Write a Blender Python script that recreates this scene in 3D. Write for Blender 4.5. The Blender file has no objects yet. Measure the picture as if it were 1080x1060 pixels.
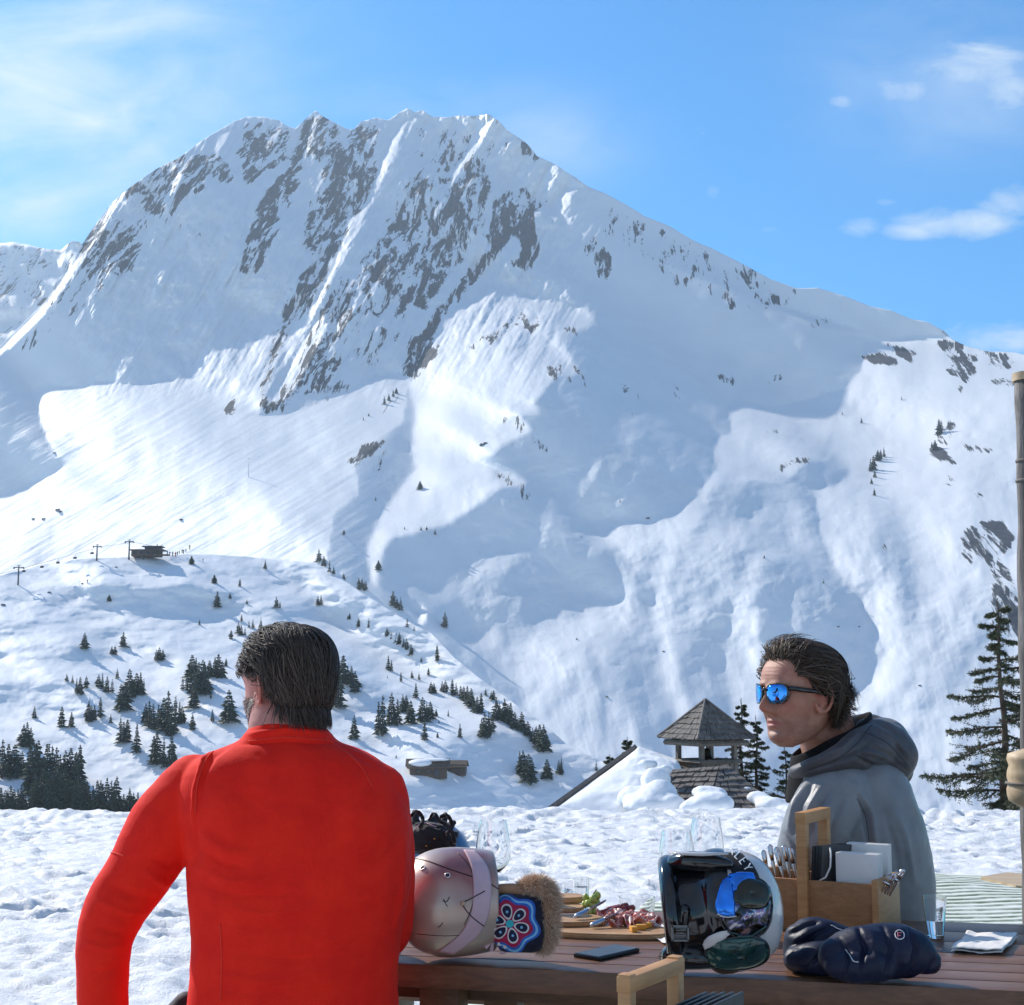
import bpy, bmesh, math, random
import numpy as np
from mathutils import Vector, Matrix, Quaternion, noise as mnoise
from mathutils.bvhtree import BVHTree
random.seed(7)
rng = np.random.default_rng(7)
S = bpy.context.scene
COL = S.collection
PI = math.pi
# ---------------------------------------------------------------- camera
F = 1500.0            # focal length in pixels of the 1080 wide frame
CX, CY = 540.0, 530.0
HOR = 722.0
PITCH = math.atan((HOR - CY) / F)
CAMZ = 1.355
cp, sp_ = math.cos(PITCH), math.sin(PITCH)
cd = bpy.data.cameras.new('camera'); cam = bpy.data.objects.new('camera', cd); COL.objects.link(cam)
cam.location = (0, 0, CAMZ); cam.rotation_euler = (PI/2 + PITCH, 0, 0)
cd.sensor_width = 36; cd.lens = 36*F/1080; cd.clip_start = .05; cd.clip_end = 20000
S.camera = cam

def ray(px, py):
    a = (px - CX)/F; b = (CY - py)/F
    y = cp - b*sp_; z = sp_ + b*cp
    return a/y, z/y                     # u, w with point = Y*(u,1,w)
def P(px, py, Y):
    u, w = ray(px, py); return Vector((u*Y, Y, CAMZ + w*Y))
def G(px, py, z=0.0):                   # where the sight line meets the level z
    u, w = ray(px, py); Y = (z - CAMZ)/w; return Vector((u*Y, Y, z))
def proj(v):                            # arrays of points -> pixels
    v = np.asarray(v); x = v[..., 0]; y = v[..., 1]; z = v[..., 2]-CAMZ
    d = y*cp + z*sp_; h = -y*sp_ + z*cp
    return CX + F*x/d, CY - F*h/d

# ---------------------------------------------------------------- tagging
def tag(o, label=None, cat=None, group=None, kind=None):
    if label: o['label'] = label
    if cat: o['category'] = cat
    if group: o['group'] = group
    if kind: o['kind'] = kind
    return o
def empty(name, loc, label=None, cat=None, group=None, rz=0):
    o = bpy.data.objects.new(name, None); COL.objects.link(o)
    o.location = loc; o.rotation_euler = (0, 0, rz); o.empty_display_size = .05
    return tag(o, label, cat, group)
def wmat(p):
    M = Matrix.LocRotScale(p.location, p.rotation_euler, p.scale)
    return wmat(p.parent) @ p.matrix_parent_inverse @ M if p.parent is not None else M
def parent_keep(o, p):
    o.parent = p
    if p is not None: o.matrix_parent_inverse = wmat(p).inverted()
def link(name, me, mat, parent=None, smooth=True, keep=True):
    o = bpy.data.objects.new(name, me); COL.objects.link(o)
    if mat is not None:
        if isinstance(mat, (list, tuple)):
            for m in mat: me.materials.append(m)
        else: me.materials.append(mat)
    if smooth: me.shade_smooth()
    if parent is not None:
        if keep: parent_keep(o, parent)
        else: o.parent = parent
    return o
class MB:
    """collects shapes; build() links them as one mesh object"""
    def __init__(s): s.v = []; s.f = []; s.m = []; s.cur = 0
    def add(s, vs, fs):
        n = len(s.v); s.v += [tuple(v) for v in vs]; s.f += [tuple(i+n for i in f) for f in fs]; s.m += [s.cur]*len(fs)
        return s
    def box(s, c, size, R=None, bev=0.0):
        bm = bmesh.new(); bmesh.ops.create_cube(bm, size=1)
        bmesh.ops.scale(bm, vec=size, verts=bm.verts)
        if bev > 0: bmesh.ops.bevel(bm, geom=bm.edges[:], offset=bev, segments=2, affect='EDGES', profile=.6)
        bm.verts.ensure_lookup_table()
        M = Matrix.Translation(c) @ (R.to_4x4() if R is not None else Matrix())
        bm.transform(M)
        s.add([v.co[:] for v in bm.verts], [[v.index for v in f.verts] for f in bm.faces]); bm.free(); return s
    def tube(s, pts, rad, n=10, cap=True, squash=None, up=None):
        pts = [Vector(p) for p in pts]; k = len(pts)
        if not hasattr(rad, '__len__'): rad = [rad]*k
        vs = []; fs = []; prev = None
        for i, p in enumerate(pts):
            t = (pts[min(i+1, k-1)] - pts[max(i-1, 0)])
            if t.length < 1e-9: t = Vector((0, 0, 1))
            t.normalize()
            if prev is None:
                a = Vector(up) if up is not None else (Vector((0, 0, 1)) if abs(t.z) < .9 else Vector((1, 0, 0)))
                a = (a - t*a.dot(t)).normalized()
            else: a = (prev - t*prev.dot(t)).normalized()
            prev = a; b = t.cross(a)
            r = rad[i]; ra, rb = (r if hasattr(r, '__len__') else (r, r))
            for j in range(n):
                th = 2*PI*j/n; vs.append(p + a*(ra*math.cos(th)) + b*(rb*math.sin(th)))
        for i in range(k-1):
            for j in range(n):
                j2 = (j+1) % n; fs.append((i*n+j, i*n+j2, (i+1)*n+j2, (i+1)*n+j))
        if cap:
            fs.append(tuple(range(n-1, -1, -1))); fs.append(tuple((k-1)*n+j for j in range(n)))
        return s.add(vs, fs)
    def lathe(s, prof, c=(0, 0, 0), n=32, R=None):
        vs = []; fs = []; k = len(prof)
        for r, z in prof:
            for j in range(n):
                th = 2*PI*j/n; v = Vector((r*math.cos(th), r*math.sin(th), z))
                if R is not None: v = R @ v
                vs.append(v + Vector(c))
        for i in range(k-1):
            for j in range(n):
                j2 = (j+1) % n; fs.append((i*n+j, i*n+j2, (i+1)*n+j2, (i+1)*n+j))
        if prof[0][0] > 1e-6: pass
        return s.add(vs, fs)
    def ell(s, c, r, R=None, nu=20, nv=12):
        vs = []; fs = []
        for i in range(nv+1):
            ph = -PI/2 + PI*i/nv
            for j in range(nu):
                th = 2*PI*j/nu
                v = Vector((r[0]*math.cos(ph)*math.cos(th), r[1]*math.cos(ph)*math.sin(th), r[2]*math.sin(ph)))
                if R is not None: v = R @ v
                vs.append(v + Vector(c))
        for i in range(nv):
            for j in range(nu):
                j2 = (j+1) % nu; fs.append((i*nu+j, i*nu+j2, (i+1)*nu+j2, (i+1)*nu+j))
        return s.add(vs, fs)
    def grid(s, rows):
        n = len(rows[0]); vs = [p for r in rows for p in r]; fs = []
        for i in range(len(rows)-1):
            for j in range(n-1):
                fs.append((i*n+j, i*n+j+1, (i+1)*n+j+1, (i+1)*n+j))
        return s.add(vs, fs)
    def prism(s, poly, z0, z1, M=None):
        n = len(poly); vs = [Vector((p[0], p[1], z0)) for p in poly] + [Vector((p[0], p[1], z1)) for p in poly]
        if M is not None: vs = [M @ v for v in vs]
        fs = [tuple(range(n-1, -1, -1)), tuple(range(n, 2*n))] + [(i, (i+1) % n, n+(i+1) % n, n+i) for i in range(n)]
        return s.add(vs, fs)
    def mesh(s, name='m'):
        me = bpy.data.meshes.new(name); me.from_pydata([tuple(v) for v in s.v], [], s.f)
        me.polygons.foreach_set('material_index', s.m)
        bm = bmesh.new(); bm.from_mesh(me); bmesh.ops.remove_doubles(bm, verts=bm.verts, dist=1e-6)
        bmesh.ops.recalc_face_normals(bm, faces=bm.faces); bm.to_mesh(me); bm.free()
        return me
    def build(s, name, mat, parent=None, smooth=True, auto=None):
        me = s.mesh(name); o = link(name, me, mat, parent, smooth)
        if auto is not None: sharp(me, auto)
        return o
def sharp(me, deg=35):
    bm = bmesh.new(); bm.from_mesh(me); a = math.radians(deg)
    for e in bm.edges:
        if len(e.link_faces) == 2 and e.calc_face_angle(0) > a: e.smooth = False
    for f in bm.faces: f.smooth = True
    bm.to_mesh(me); bm.free()
def bake(o):
    dg = bpy.context.evaluated_depsgraph_get(); dg.update()
    me = bpy.data.meshes.new_from_object(o.evaluated_get(dg), depsgraph=dg)
    mats = list(o.data.materials); o.modifiers.clear(); o.data = me
    if not me.materials:
        for m in mats: me.materials.append(m)
    return o
def remesh(o, vox, smooth_it=4, smooth_f=.5):
    m = o.modifiers.new('r', 'REMESH'); m.mode = 'VOXEL'; m.voxel_size = vox; m.use_smooth_shade = True
    if smooth_it:
        k = o.modifiers.new('s', 'SMOOTH'); k.iterations = smooth_it; k.factor = smooth_f
    return bake(o)
def getv(me):
    a = np.empty(len(me.vertices)*3, np.float32); me.vertices.foreach_get('co', a); return a.reshape(-1, 3).astype(np.float64)
def getn(me):
    a = np.empty(len(me.vertices)*3, np.float32); me.vertices.foreach_get('normal', a); return a.reshape(-1, 3).astype(np.float64)
def setv(me, v):
    me.vertices.foreach_set('co', np.ascontiguousarray(v, np.float32).ravel()); me.update()
def seg_dist(x, y, pl):
    """distance of pixels to a polyline, and position along it 0..1"""
    best = np.full(x.shape, 1e9); along = np.zeros(x.shape); n = len(pl)-1
    for i in range(n):
        x0, y0 = pl[i][:2]; x1, y1 = pl[i+1][:2]; dx, dy = x1-x0, y1-y0; L = dx*dx+dy*dy+1e-9
        t = np.clip(((x-x0)*dx + (y-y0)*dy)/L, 0, 1)
        d = np.hypot(x-(x0+t*dx), y-(y0+t*dy)); m = d < best
        best = np.where(m, d, best); along = np.where(m, (i+t)/n, along)
    return best, along
def inpoly(x, y, poly):
    r = np.zeros(x.shape, bool); n = len(poly); j = n-1
    for i in range(n):
        xi, yi = poly[i][:2]; xj, yj = poly[j][:2]
        if yi != yj:
            c = ((yi > y) != (yj > y)) & (x < (xj-xi)*(y-yi)/(yj-yi)+xi); r ^= c
        j = i
    return r
def fbm(x, y, octv=5, seed=0, gain=.5, ridged=False):
    out = np.zeros(x.shape); amp = 1.0; tot = 0
    r = np.random.default_rng(seed)
    for o in range(octv):
        T = r.random((256, 256))*2-1
        xi = np.floor(x).astype(int); yi = np.floor(y).astype(int); fx = x-xi; fy = y-yi
        fx = fx*fx*fx*(fx*(fx*6-15)+10); fy = fy*fy*fy*(fy*(fy*6-15)+10)
        a = T[yi & 255, xi & 255]; b = T[yi & 255, (xi+1) & 255]; c = T[(yi+1) & 255, xi & 255]; d = T[(yi+1) & 255, (xi+1) & 255]
        n = (a+(b-a)*fx)*(1-fy) + (c+(d-c)*fx)*fy
        if ridged: n = 1-2*np.abs(n)
        out += amp*n; tot += amp; amp *= gain; x = x*2.03+17.1; y = y*2.03+9.7
    return out/tot
def gauss(a, s):
    k = int(max(1, 3*s)); w = np.exp(-.5*(np.arange(-k, k+1)/s)**2); w /= w.sum()
    for ax in (0, 1):
        p = np.pad(a, [(k, k) if i == ax else (0, 0) for i in (0, 1)], mode='edge')
        o = np.zeros_like(a)
        for i, wi in enumerate(w):
            o += wi*(p[i:i+a.shape[0], :] if ax == 0 else p[:, i:i+a.shape[1]])
        a = o
    return a
def bilin(a, fx, fy):
    h, w = a.shape; fx = np.clip(fx, 0, w-1.001); fy = np.clip(fy, 0, h-1.001)
    x = fx.astype(int); y = fy.astype(int); tx = fx-x; ty = fy-y
    return (a[y, x]*(1-tx)+a[y, x+1]*tx)*(1-ty) + (a[y+1, x]*(1-tx)+a[y+1, x+1]*tx)*ty
def grid_mesh(name, V, attrs=None):
    """V: rows x cols x 3 array -> mesh of quads"""
    h, w = V.shape[:2]; me = bpy.data.meshes.new(name)
    me.vertices.add(h*w); me.vertices.foreach_set('co', np.ascontiguousarray(V, np.float32).ravel())
    idx = np.arange(h*w).reshape(h, w)
    q = np.stack([idx[1:, :-1], idx[1:, 1:], idx[:-1, 1:], idx[:-1, :-1]], -1).reshape(-1, 4)
    n = len(q); me.loops.add(n*4); me.loops.foreach_set('vertex_index', q.ravel().astype(np.int32))
    me.polygons.add(n); me.polygons.foreach_set('loop_start', (np.arange(n)*4).astype(np.int32))
    me.polygons.foreach_set('loop_total', np.full(n, 4, np.int32))
    me.update(calc_edges=True)
    for k, a in (attrs or {}).items():
        at = me.attributes.new(k, 'FLOAT', 'POINT'); at.data.foreach_set('value', np.ascontiguousarray(a, np.float32).ravel())
    return me

# ---------------------------------------------------------------- materials
class NT:
    def __init__(s, m): s.m = m; s.t = m.node_tree; s.n = s.t.nodes; s.l = s.t.links
    def node(s, typ, **k):
        n = s.n.new(typ)
        for a, v in k.items():
            if a == 'inp':
                for q, w in v.items():
                    if hasattr(w, 'is_linked') or isinstance(w, bpy.types.NodeSocket): s.l.new(w, n.inputs[q])
                    else: n.inputs[q].default_value = w
            else: setattr(n, a, v)
        return n
    def math(s, op, a, b=0.0, c=None, clamp=False):
        n = s.n.new('ShaderNodeMath'); n.operation = op; n.use_clamp = clamp
        for i, q in enumerate((a, b, c)):
            if q is None: continue
            if isinstance(q, bpy.types.NodeSocket): s.l.new(q, n.inputs[i])
            else: n.inputs[i].default_value = q
        return n.outputs[0]
    def mix(s, f, a, b, mode='MIX'):
        n = s.n.new('ShaderNodeMix'); n.data_type = 'RGBA'; n.blend_type = mode
        for q, v in ((0, f), (6, a), (7, b)):
            if isinstance(v, bpy.types.NodeSocket): s.l.new(v, n.inputs[q])
            else: n.inputs[q].default_value = (v if q == 0 else (tuple(v)+(1,) if len(v) == 3 else v))
        return n.outputs[2]
    def ramp(s, f, stops, mode='LINEAR'):
        n = s.n.new('ShaderNodeValToRGB'); s.l.new(f, n.inputs[0]); e = n.color_ramp.elements; n.color_ramp.interpolation = mode
        while len(e) < len(stops): e.new(.5)
        for k, (p, c) in enumerate(stops):
            e[k].position = p; c = c if hasattr(c, '__len__') else (c, c, c); e[k].color = tuple(c)+(1,)
        return n.outputs[0]
    def noise(s, scale, detail=4, rough=.5, vec=None, dist=0.0):
        n = s.n.new('ShaderNodeTexNoise'); n.inputs['Scale'].default_value = scale; n.inputs['Detail'].default_value = detail
        n.inputs['Roughness'].default_value = rough; n.inputs['Distortion'].default_value = dist
        if vec is not None: s.l.new(vec, n.inputs['Vector'])
        return n.outputs['Fac']
    def coord(s, which='Object', scale=None, rot=None):
        n = s.n.new('ShaderNodeTexCoord'); o = n.outputs[which]
        if scale is not None or rot is not None:
            m = s.n.new('ShaderNodeMapping'); s.l.new(o, m.inputs[0])
            if scale is not None: m.inputs['Scale'].default_value = scale
            if rot is not None: m.inputs['Rotation'].default_value = rot
            o = m.outputs[0]
        return o
    def attr(s, name):
        n = s.n.new('ShaderNodeAttribute'); n.attribute_name = name; return n.outputs['Fac']
    def bump(s, h, strength=.5, dist=.01, normal=None):
        n = s.n.new('ShaderNodeBump'); s.l.new(h, n.inputs['Height']); n.inputs['Strength'].default_value = strength
        n.inputs['Distance'].default_value = dist
        if normal is not None: s.l.new(normal, n.inputs['Normal'])
        return n.outputs[0]
def mat(name):
    m = bpy.data.materials.new(name); m.use_nodes = True; t = NT(m)
    return m, t, m.node_tree.nodes['Principled BSDF']
def con(t, a, b):
    t.l.new(a, b)
def simple(name, col, rough=.6, metal=0.0, var=.15, vscale=30, bump=0.0, bscale=200, bdist=.001, coat=0, sheen=0, spec=.5, trans=0, ior=1.45):
    m, t, b = mat(name)
    co = t.coord('Object')
    if var > 0:
        n = t.noise(vscale, 5, .6, co)
        c = t.ramp(n, [(.3, [x*(1-var) for x in col]), (.7, [min(1, x*(1+var)) for x in col])])
        con(t, c, b.inputs['Base Color'])
    else: b.inputs['Base Color'].default_value = tuple(col)+(1,)
    b.inputs['Roughness'].default_value = rough; b.inputs['Metallic'].default_value = metal
    b.inputs['Coat Weight'].default_value = coat; b.inputs['Sheen Weight'].default_value = sheen
    b.inputs['Specular IOR Level'].default_value = spec; b.inputs['Transmission Weight'].default_value = trans; b.inputs['IOR'].default_value = ior
    if bump > 0:
        con(t, t.bump(t.noise(bscale, 4, .6, co), bump, bdist), b.inputs['Normal'])
    return m
# ---------------------------------------------------------------- sun, sky, clouds
SUN_AZ = math.radians(45)      # to the left of straight ahead
SUN_EL = math.radians(35)
LS = Vector((-math.sin(SUN_AZ)*math.cos(SUN_EL), math.cos(SUN_AZ)*math.cos(SUN_EL), math.sin(SUN_EL)))
W = bpy.data.worlds.new('World'); S.world = W; W.use_nodes = True
wt = NT(W); wt.n.clear()
sky = wt.node('ShaderNodeTexSky'); sky.sky_type = 'NISHITA'; sky.sun_disc = False
sky.sun_elevation = SUN_EL; sky.sun_rotation = -SUN_AZ
sky.altitude = 1800; sky.air_density = 1.0; sky.dust_density = .6; sky.ozone_density = 3.0
tc = wt.node('ShaderNodeTexCoord')
sepn = wt.node('ShaderNodeSeparateXYZ'); wt.l.new(tc.outputs['Generated'], sepn.inputs[0])
yy = wt.math('MAXIMUM', sepn.outputs[1], .05)
uu = wt.math('DIVIDE', sepn.outputs[0], yy); ww = wt.math('DIVIDE', sepn.outputs[2], yy)
cmb = wt.node('ShaderNodeCombineXYZ'); wt.l.new(uu, cmb.inputs[0]); wt.l.new(ww, cmb.inputs[1])
mp = wt.node('ShaderNodeMapping'); wt.l.new(cmb.outputs[0], mp.inputs[0]); mp.inputs['Scale'].default_value = (1, 2.0, 1)
nz = wt.noise(9, 7, .6, mp.outputs[0], .5)
nbig = wt.noise(2.6, 5, .55, mp.outputs[0], .3)
def bank(lst):
    tot = None
    for (px, py, sx, sy, k) in lst:
        u, w = ray(px, py)
        dx = wt.math('MULTIPLY', wt.math('SUBTRACT', uu, u), F/sx); dy = wt.math('MULTIPLY', wt.math('SUBTRACT', ww, w), F/sy)
        r2 = wt.math('ADD', wt.math('MULTIPLY', dx, dx), wt.math('MULTIPLY', dy, dy))
        g = wt.math('MULTIPLY', wt.math('EXPONENT', wt.math('MULTIPLY', r2, -.9)), k)
        tot = g if tot is None else wt.math('MAXIMUM', tot, g)
    return tot
# cloud banks by direction: (px, py, half width, half height, strength)
puffs = bank([(1010, 236, 90, 22, 1.0), (1066, 212, 50, 24, .9), (908, 238, 36, 18, .85), (960, 243, 50, 14, .9), (1020, 62, 95, 46, .85), (1062, 100, 60, 34, .8), (960, 95, 50, 26, .7), (884, 108, 30, 15, .72),
              (742, 136, 20, 20, .70), (752, 203, 18, 14, .75), (812, 242, 36, 12, .66), (801, 211, 13, 8, .62), (1066, 360, 120, 22, .8), (930, 213, 24, 9, .6), (655, 158, 16, 8, .5)])
hazes = bank([(60, 120, 210, 130, .8), (30, 215, 80, 60, .7), (90, 30, 180, 70, .65), (580, 150, 80, 45, .42), (440, 105, 150, 25, .28), (1000, 90, 130, 80, .35)])
fine_ = wt.noise(17, 8, .62, mp.outputs[0], .6)
nn = wt.math('MULTIPLY', wt.math('SUBTRACT', wt.math('ADD', wt.math('MULTIPLY', nz, .5), wt.math('MULTIPLY', nbig, .5)), .34), 3.2)
c1 = wt.math('MULTIPLY', wt.math('MULTIPLY', hazes, wt.math('MAXIMUM', nn, 0.0)), 1.35, clamp=True)
nmix = wt.math('ADD', wt.math('MULTIPLY', nz, .55), wt.math('MULTIPLY', fine_, .45))
c2 = wt.math('MULTIPLY', wt.math('SUBTRACT', wt.math('ADD', puffs, wt.math('MULTIPLY', wt.math('SUBTRACT', nmix, .5), 2.6)), .52), 1.5, clamp=True)
c2 = wt.math('MULTIPLY', c2, wt.math('GREATER_THAN', puffs, .03))
c2 = wt.math('MULTIPLY', c2, .8)
cl = wt.math('MAXIMUM', c1, c2)
front = wt.math('GREATER_THAN', sepn.outputs[1], .05)
cl = wt.math('MULTIPLY', cl, front)
skc = wt.mix(1.0, sky.outputs[0], (.36, 1.34, 1.80), 'MULTIPLY')
# thin veil brightening towards the sun side
cloudc = wt.mix(0.0, (7.4, 8.4, 9.2), (1, 1, 1))
skyc = wt.mix(cl, skc, cloudc)
# unseen pale overcast behind the camera, added as neutral fill light
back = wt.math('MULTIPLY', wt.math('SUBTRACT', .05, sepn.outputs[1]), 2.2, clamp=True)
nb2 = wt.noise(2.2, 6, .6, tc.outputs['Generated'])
fill_veil = wt.math('MULTIPLY', back, wt.math('MULTIPLY', wt.math('SUBTRACT', nb2, .12), 2.2, clamp=True))
skyc = wt.mix(wt.math('MULTIPLY', fill_veil, .52), skyc, (5.0, 4.7, 4.5))
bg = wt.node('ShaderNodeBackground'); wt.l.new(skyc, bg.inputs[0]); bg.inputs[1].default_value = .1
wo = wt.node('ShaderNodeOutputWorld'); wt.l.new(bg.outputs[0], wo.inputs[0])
sd = bpy.data.lights.new('sun', 'SUN'); sd.energy = 5.0; sd.angle = math.radians(.53); sd.color = (1, .93, .84)
so = bpy.data.objects.new('sun', sd); COL.objects.link(so); so.rotation_euler = LS.to_track_quat('Z', 'Y').to_euler(); so.location = (-20, 20, 30)
S.view_settings.view_transform = 'Standard'; S.view_settings.look = 'None'; S.view_settings.gamma = 1
S.view_settings.exposure = 0.22
S.render.engine = 'CYCLES'
S.cycles.max_bounces = 10; S.cycles.transparent_max_bounces = 24; S.cycles.transmission_bounces = 10
S.cycles.volume_bounces = 0; S.cycles.diffuse_bounces = 3
# ---------------------------------------------------------------- mountain and hillside
SIL = [(-90, 455), (-40, 405), (0, 365), (25, 340), (45, 322), (62, 300), (75, 280), (84, 262), (100, 238), (118, 214), (140, 195), (165, 178), (190, 165), (210, 150), (230, 138), (248, 127), (262, 123),
       (278, 123), (295, 127), (304, 133), (312, 135), (322, 125), (333, 117), (341, 123), (355, 131), (366, 136), (374, 136), (381, 128), (395, 125), (410, 127), (422, 118), (430, 114), (437, 118), (446, 116), (456, 124),
       (470, 124), (484, 122), (500, 122), (515, 120), (526, 128), (535, 138), (545, 144), (556, 152), (566, 165), (590, 176), (620, 197), (650, 210), (680, 228),
       (710, 241), (740, 258), (770, 271), (800, 288), (822, 298), (840, 304), (862, 304), (890, 312), (915, 322), (940, 327), (960, 336), (980, 341), (996, 350), (1004, 358), (1020, 366), (1040, 371), (1060, 371), (1080, 374), (1120, 384), (1180, 402)]
def up(a, b):
    return [(b, a)]
LITM = [  # (brightness target, edge blur, polygon) : how squarely each slope faces the sun
 (.25, 1, [(30, 412), (56, 404), (80, 408), (111, 399), (137, 405), (159, 402), (193, 396), (194, 381), (222, 370), (255, 354), (276, 330), (298, 330), (300, 370), (285, 400), (272, 436), (296, 437), (330, 425), (367, 411), (400, 394),
           (432, 390), (424, 444), (400, 463), (373, 489), (378, 520), (352, 540), (340, 610), (250, 640), (-90, 660), (-90, 560), (0, 523), (30, 508), (59, 497), (72, 484), (56, 479), (50, 470), (42, 450)]),
 (.29, 12, [(190, 590), (260, 520), (330, 470), (410, 410), (424, 440), (370, 490), (350, 540), (335, 590)]),
 (.10, 6, [(10, 598), (22, 584), (48, 566), (52, 572), (34, 592)]),
 (.14, 5, [(95, 524), (110, 508), (148, 493), (150, 498), (125, 514)]),
 (.10, 4, [(60, 480), (68, 455), (80, 470), (74, 484)]),
 (.34, 1, [(552, 231), (574, 211), (588, 203), (600, 198), (618, 198), (603, 205), (600, 212), (602, 233), (598, 237), (589, 226), (567, 223)]),
 (.34, 1.5, [(533, 279), (536, 286), (545, 300), (541, 315), (559, 311), (590, 315), (618, 326), (628, 343), (600, 350), (590, 362), (600, 376), (611, 396), (590, 392), (581, 400), (562, 425), (568, 436), (545, 437), (560, 455), (528, 470), (510, 485), (540, 500), (556, 512), (530, 510),
           (505, 530), (470, 552), (440, 560), (409, 568), (400, 590), (396, 612), (400, 622), (388, 616), (386, 578), (400, 542), (420, 515), (436, 494), (431, 476), (437, 434), (428, 408), (441, 389), (455, 355), (474, 326), (507, 307)]),
 (.46, 8, [(455, 360), (500, 340), (520, 380), (480, 420), (450, 470), (440, 440), (440, 400)]),
 (.18, 5, [(419, 611), (460, 612), (482, 606), (498, 588), (548, 577), (538, 598), (515, 620), (492, 633), (452, 634)]),
 (.5, 1, [(439, 648), (444, 640), (449, 644), (447, 657), (440, 658)]),
 (.17, 3, [(479, 667), (520, 665), (555, 660), (581, 641), (607, 626), (654, 624), (680, 640), (700, 690), (720, 760), (760, 850), (560, 860), (560, 760), (530, 710), (500, 690)]),
 (.0, 3, [(600, 672), (612, 668), (628, 700), (645, 735), (632, 736), (612, 700)]),
 (.0, 4, [(660, 690), (690, 700), (715, 790), (700, 830), (672, 780), (655, 730)]),
 (.22, 2, [(617, 550), (647, 545), (700, 548), (735, 520), (754, 500), (745, 540), (718, 580), (702, 606), (698, 650), (712, 700), (722, 745), (750, 800), (720, 790), (700, 720), (688, 660), (684, 640), (690, 622), (680, 618), (654, 585)]),
 (.33, 3, [(688, 552), (715, 543), (745, 520), (760, 505), (735, 550), (712, 580), (700, 600), (690, 600), (700, 575)]),
 (.34, 1, [(905, 352), (914, 356), (908, 375), (906, 393), (891, 408), (861, 418), (823, 427), (793, 425), (774, 421), (765, 429), (769, 446), (771, 456), (748, 461), (752, 484), (754, 495), (737, 518), (760, 512), (800, 505), (840, 512), (860, 525), (862, 560),
           (880, 601), (908, 642), (933, 688), (915, 715), (898, 735), (870, 790), (860, 860), (1180, 880), (1180, 400), (1080, 372), (1040, 368), (1000, 352), (960, 352), (930, 360)]),
 (.18, 7, [(755, 500), (790, 506), (820, 512), (850, 530), (862, 560), (880, 600), (905, 640), (905, 690), (860, 700), (800, 790), (760, 800), (735, 740), (715, 690), (705, 640), (712, 600), (735, 560)]),
 (.0, 5, [(762, 508), (800, 512), (822, 530), (826, 548), (790, 552), (752, 540)]),
 (.0, 1.5, [(831, 507), (845, 490), (858, 483), (880, 486), (896, 499), (880, 510), (860, 516)]),
 (-.01, 3, [(800, 600), (830, 585), (870, 600), (906, 642), (932, 688), (915, 715), (900, 728), (870, 760), (850, 740), (810, 700), (795, 660)]),
 (.0, 6, [(735, 620), (760, 600), (770, 640), (765, 700), (775, 770), (760, 800), (742, 760), (728, 690)]),
 (.28, 4, [(776, 620), (786, 625), (782, 700), (800, 790), (790, 800), (774, 730)]),
 (.05, 10, [(930, 520), (965, 560), (975, 640), (960, 690), (940, 640), (925, 580)]),
 (.46, 10, [(930, 450), (1000, 430), (1020, 520), (990, 620), (960, 540), (920, 520)]),
 (.2, 10, [(990, 640), (1080, 640), (1080, 860), (960, 860), (950, 760)]),
 (.36, 4, [(690, 600), (698, 596), (704, 640), (708, 690), (722, 740), (740, 790), (728, 790), (708, 740), (694, 690), (688, 650)]),
 (.34, 5, [(610, 560), (660, 552), (690, 556), (688, 580), (670, 590), (650, 580)]),
 (.30, 6, [(560, 672), (640, 632), (660, 640), (640, 680), (600, 720), (560, 740), (530, 700)]),
 (.34, 5, [(905, 740), (940, 690), (935, 640), (915, 600), (930, 600), (955, 660), (950, 720), (920, 780), (890, 800)]),
 (.30, 6, [(770, 640), (800, 650), (812, 700), (806, 790), (790, 800), (776, 720)]),
 (.05, 14, [(640, 212), (850, 308), (960, 342), (880, 345), (760, 312), (650, 255)]),
 (.04, 12, [(690, 370), (760, 380), (740, 440), (690, 470), (660, 430)]),
 (.3, 1, [(827, 322), (850, 329), (880, 337), (914, 347), (905, 350), (870, 340), (826, 326)]),
 (.34, .8, [(432, 118), (426, 135), (414, 165), (400, 192), (385, 224), (372, 250), (352, 290), (331, 330), (318, 358), (300, 385), (296, 370), (310, 335), (324, 302), (344, 262), (360, 232), (380, 198), (402, 160), (422, 130)]),
 (.02, .6, [(395, 180), (390, 200), (368, 235), (350, 272), (346, 268), (364, 234), (384, 198)]),
 (.33, .8, [(300, 400), (318, 360), (340, 330), (345, 345), (330, 372), (316, 400), (300, 420), (285, 425)]),
 (.33, .8, [(340, 245), (356, 222), (362, 230), (348, 250), (334, 262)]),
 (.33, .8, [(322, 168), (312, 180), (300, 200), (305, 180), (314, 160), (325, 130), (331, 119), (329, 140)]),
 (.36, .8, [(521, 125), (506, 155), (478, 190), (465, 184), (495, 150), (512, 124)]),
 (.36, .8, [(541, 143), (521, 165), (513, 163), (526, 150), (537, 139)]),
 (.30, .8, [(486, 122), (489, 122), (486, 135), (483, 134)]),
 (.30, .8, [(500, 185), (480, 208), (475, 205), (490, 190)]),
 (.33, .8, [(120, 214), (100, 240), (80, 272), (60, 303), (42, 326), (22, 345), (-10, 376), (-60, 420), (-60, 432), (0, 374), (34, 344), (52, 322), (72, 296), (90, 268), (112, 232), (128, 207)]),
]
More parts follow.
